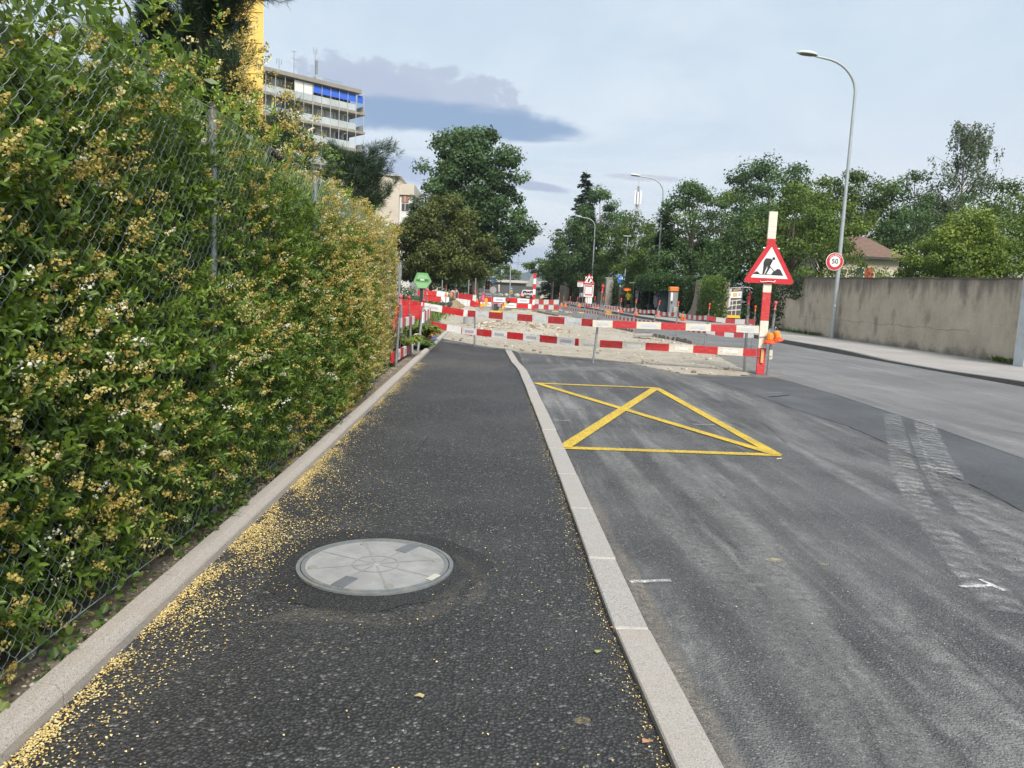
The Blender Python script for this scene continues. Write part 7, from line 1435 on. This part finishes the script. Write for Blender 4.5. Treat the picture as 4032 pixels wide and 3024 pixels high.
# ================================================================== PEOPLE
def limbmesh(chains, name, mat, parent):
    """one continuous skinned figure: chains = lists of (point, radius); shared points are merged"""
    verts = []; edges = []; rad = []; idx = {}
    def vid(p, r):
        k = tuple(round(c, 4) for c in p)
        if k not in idx: idx[k] = len(verts); verts.append(k); rad.append(r)
        return idx[k]
    for ch in chains:
        ids = [vid(p, r) for p, r in ch]
        for a, b_ in zip(ids, ids[1:]): edges.append((a, b_))
    me = bpy.data.meshes.new(name+'_skel'); o0 = W[parent.name]; me.from_pydata([tuple(Vector(v)-o0) for v in verts], edges, []); o = bpy.data.objects.new(name+'_skel', me); COL.objects.link(o)
    sk = o.modifiers.new('skin', 'SKIN'); sk.use_smooth_shade = True
    if not me.skin_vertices: me.attributes.new('skin', 'FLOAT_VECTOR', 'POINT')
    for i, d in enumerate(me.skin_vertices[0].data): rr_ = rad[i]; d.radius = rr_ if isinstance(rr_, tuple) else (rr_, rr_); d.use_root = (i == 0)
    ss = o.modifiers.new('sub', 'SUBSURF'); ss.levels = 1; ss.render_levels = 1
    dg = bpy.context.evaluated_depsgraph_get(); m2 = bpy.data.meshes.new_from_object(o.evaluated_get(dg)); m2.name = name; m2.materials.clear(); m2.materials.append(mat)
    bpy.data.objects.remove(o); bpy.data.meshes.remove(me); ob = bpy.data.objects.new(name, m2); COL.objects.link(ob); ob.parent = parent; W[ob.name] = o0; return ob
def person(label, base, ht, face, skin, top, bottom, stride=.16, armL=(.0, .12), armR=(.0, .12), shorts=False, hold=None, sleeves=.6, shoes=None):
    """face: unit-ish direction the person looks; arm = (forward reach of the hand, bend height)"""
    root = thing('person', label, 'person', base); B = Vector(base); k = ht/1.75; f = Vector((face[0], face[1], 0)).normalized(); s = Vector((f.y, -f.x, 0)); u = Vector((0, 0, 1))
    def P(a, b_, c): return tuple(B+s*a*k+f*b_*k+u*c*k)
    pel = (P(0, 0, .93), (.135*k, .11*k)); wai = (P(0, .01, 1.08), (.125*k, .09*k)); che = (P(0, .02, 1.27), (.15*k, .105*k)); nec = (P(0, .0, 1.46), .058*k); hd0 = (P(0, .015, 1.55), .07*k); hd1 = (P(0, .02, 1.64), (.078*k, .092*k)); hd2 = (P(0, .015, 1.71), (.06*k, .07*k))
    chains = [[pel, wai, che, nec, hd0, hd1, hd2]]; legs = []; arms = []
    for sg_, st in ((-1, stride), (1, -stride)):
        hip = (P(.085*sg_, 0, .88), .085*k); knee = (P(.09*sg_, st*.55+.03, .49), .058*k); ank = (P(.09*sg_, st*1.0-.02, .09), .038*k); toe = (P(.10*sg_, st+.13, .035), .032*k); chains.append([pel, hip, knee, ank, toe]); legs.append((hip, knee, ank, toe))
    for sg_, (fw, hz) in ((-1, armL), (1, armR)):
        sh_ = (P(.17*sg_, 0, 1.40), .055*k); el = (P(.235*sg_, .05*fw-.02, 1.13), .043*k); ha = (P((.235-.25*fw)*sg_, .06+.55*fw, .89+hz*2.0*fw), .03*k); pal = (tuple(Vector(ha[0])+(Vector(ha[0])-Vector(el[0])).normalized()*.07*k), (.032*k, .018*k)); chains.append([che, sh_, el, ha, pal]); arms.append((sh_, el, ha, pal))
    body = limbmesh(chains, 'body', skin, root)
    b = MB()
    for sh_, el, ha, pal in arms:                         # five separate fingers, slightly curled
        d = (Vector(pal[0])-Vector(ha[0])).normalized(); side = d.cross(u).normalized() if abs(d.z) < .95 else s
        for j, l in enumerate((.07, .08, .075, .06)): q = Vector(pal[0])+side*(.018*(j-1.5))*k; b.tube([q-d*.01*k, q+d*l*.5*k, q+d*l*k+f*.012*k-u*.008*k], [.009*k, .0085*k, .006*k], 5)
        q = Vector(pal[0])-d*.03*k; b.tube([q, q+side*.035*k+d*.03*k, q+side*.04*k+d*.055*k], [.01*k, .009*k, .007*k], 5)
    h1 = Vector(hd1[0]); b.lathe(h1+f*.085*k-u*.03*k, [(.006*k, 0), (.014*k, .012*k), (.004*k, .05*k)], 6)       # nose
    for sg_ in (-1, 1): b.lathe(h1+s*.078*sg_*k-u*.035*k, [(.008*k, 0), (.014*k, .025*k), (.008*k, .05*k)], 6)
    b.build('fingers_and_features', skin, body)
    for sg_ in (-1, 1): b = MB(); b.lathe(h1+f*.088*k+s*.03*sg_*k, [(.002, 0), (.009*k, .003*k), (.003, .008*k)], 6, az=f); b.build('eye', M_signk, body)
    b = MB(); b.box(h1+f*.09*k-u*.058*k, (.04*k, .006*k, .008*k), ax=s, az=u); b.build('mouth', pm('lips', (.3, .1, .09), .5, .1), body)
    # clothing
    sh_list = [[(pel[0], (.165*k, .14*k)), (wai[0], (.16*k, .125*k)), (che[0], (.178*k, .13*k)), (P(0, .0, 1.42), .085*k)]]
    for a in arms:
        e1 = tuple(Vector(a[0][0]).lerp(Vector(a[1][0]), min(1, sleeves*1.3))); ch = [(che[0], (.178*k, .13*k)), (a[0][0], .072*k), (e1, .062*k)]
        if sleeves > 1: ch.append((tuple(Vector(a[1][0]).lerp(Vector(a[2][0]), .85)), .046*k))
        sh_list.append(ch)
    limbmesh(sh_list, 'shirt', top, root)
    tr = []
    for l in legs:
        end = tuple(Vector(l[0][0]).lerp(Vector(l[1][0]), .8)) if shorts else None; ch = [(P(0, 0, .95), (.155*k, .13*k)), (l[0][0], .105*k)]
        ch += [(end, .095*k)] if shorts else [(l[1][0], .078*k), (tuple(Vector(l[2][0])+u*.02), .06*k)]; tr.append(ch)
    limbmesh(tr, 'shorts' if shorts else 'trousers', bottom, root)
    for l in legs: b = MB(); a, t_ = Vector(l[2][0]), Vector(l[3][0]); d = (t_-a); d.z = 0; d.normalize(); b.bbox((a+t_)/2-u*.02*k, (.28*k, .10*k, .085*k), .025*k, ax=d); b.build('shoe', shoes or M_signw, root)
    b = MB(); V = []; n = 12
    for j in range(6):
        t_ = j/5; z = .01+.115*t_*k; r_ = (.094*math.sqrt(max(.02, 1-(t_)**2.2)))*k
        for i in range(n): a = 2*math.pi*i/n; V.append(h1+(s*math.cos(a)*.88+f*(math.sin(a)-.16))*r_*(1.03)+u*(z-.005+(-.05*k if math.sin(a) < -.2 and j == 0 else 0)))
    b.smooth = True; b.add(V, [(j*n+i, j*n+(i+1) % n, (j+1)*n+(i+1) % n, (j+1)*n+i) for j in range(5) for i in range(n)]+[tuple(5*n+i for i in range(n))]); b.build('hair', M_hair, root)
    if hold:
        m_, nm, lb, sz, ct = hold; q = Vector(arms[1][3][0])+f*.03*k; b = MB(); b.bbox(q, sz, .004, ax=s, az=(f*.5+u).normalized()); o = b.build(nm, m_, origin=q); tag(o, lb, ct)
    return root
M_yshirt = pm('yellow_shirt', (.72, .68, .06), .85, .1, 9, .004, 25); M_bshirt = pm('black_shirt', (.012, .013, .016), .85, .2, 9); M_brshirt = pm('brown_shirt', (.05, .028, .028), .85, .2, 9); M_gshirt = pm('grey_shirt', (.3, .32, .36), .85, .12, 9); M_navys = pm('navy_cloth', (.012, .014, .025), .85, .2, 9)
person('person in yellow shirt and dark shorts walking while looking at a phone', (G('C', 1660, 1335, .12).x, 65.5, .12), 1.82, (-.35, -1), M_skin1, M_yshirt, M_navys, .14, (.1, .1), (.55, .38), True, (M_black, 'phone', 'black phone held by the person in the yellow shirt', (.075, .012, .15), 'phone'))
person('person dressed all in black walking beside the yellow shirt', (YY('C', 1468, 1200, 66.5).x, 66.5, .12), 1.74, (-.2, -1), M_skin2, M_bshirt, M_bshirt, .1, (.05, .1), (.08, .1), False, None, .6, M_black)
person('person in dark brown shirt and black trousers holding a paper in the works', (YY('A', 1910, 900, 69).x, 69, 0), 1.74, (1, -.25), M_skin2, M_brshirt, M_bshirt, .08, (.3, .3), (.5, .45), False, (M_signw, 'paper', 'sheet of paper held by the person in the brown shirt', (.2, .004, .28), 'paper'), .6, M_black)
person('person in grey top and dark trousers standing under the bus stop flag', (YY('C', 440, 1000, 90).x, 90, .12), 1.74, (-.5, -1), M_skin2, M_gshirt, M_navys, .06, (.15, .1), (.15, .1), False, None, 1.2, M_black)

# ---- small litter on the ground
b = MB(); p, q = G('2', 1, 1), G('V', 1682, 990); b.tube([G('V', 1678, 991, .006), G('V', 1688, 990, .006)], .004, 6); o = b.build('cigarette_end', M_whitew, origin=q); tag(o, 'cigarette end lying beside the corner of the yellow marking', 'cigarette end')
for k, (u, v, cl) in enumerate([(1325, 1357, (.45, .2, .1)), (1397, 1602, (.42, .22, .12)), (905, 1505, (.4, .33, .16)), (1290, 1408, (.25, .3, .1))]):
    p = G('V', u, v, .012); b = MB(); rg = random.Random(k); a = rg.random()*6; V = [p+Vector((.016*math.cos(a+t*1.05)*(1+.4*(t % 2)), .010*math.sin(a+t*1.05), .004*(t % 3))) for t in range(6)]; b.prism(V, (0, 0, .002)); o = b.build('dead_leaf', pm('dead_leaf_%d' % k, cl, .8, .2, 30), origin=p); tag(o, ['reddish dry leaf beside the granite kerb', 'brown dry leaf at the foot of the granite kerb', 'pale dry leaf on the dark path near the edging', 'greenish leaf scrap beside the granite kerb'][k], 'leaf')

# ---- thin air between the street and the far ridge
def haze():
    m = bpy.data.materials.new('haze_air'); m.use_nodes = True; nt = m.node_tree; nt.nodes.clear(); t = NT(nt); out = t.n('ShaderNodeOutputMaterial'); v = t.n('ShaderNodeVolumePrincipled')
    v.inputs['Color'].default_value = (.72, .82, 1., 1.); v.inputs['Density'].default_value = .00022; v.inputs['Anisotropy'].default_value = .2; nt.links.new(v.outputs[0], out.inputs['Volume'])
    b = MB(); b.box((300, 1450, 85), (2700, 3300, 180)); o = b.build('haze', m); o['kind'] = 'stuff'
haze()
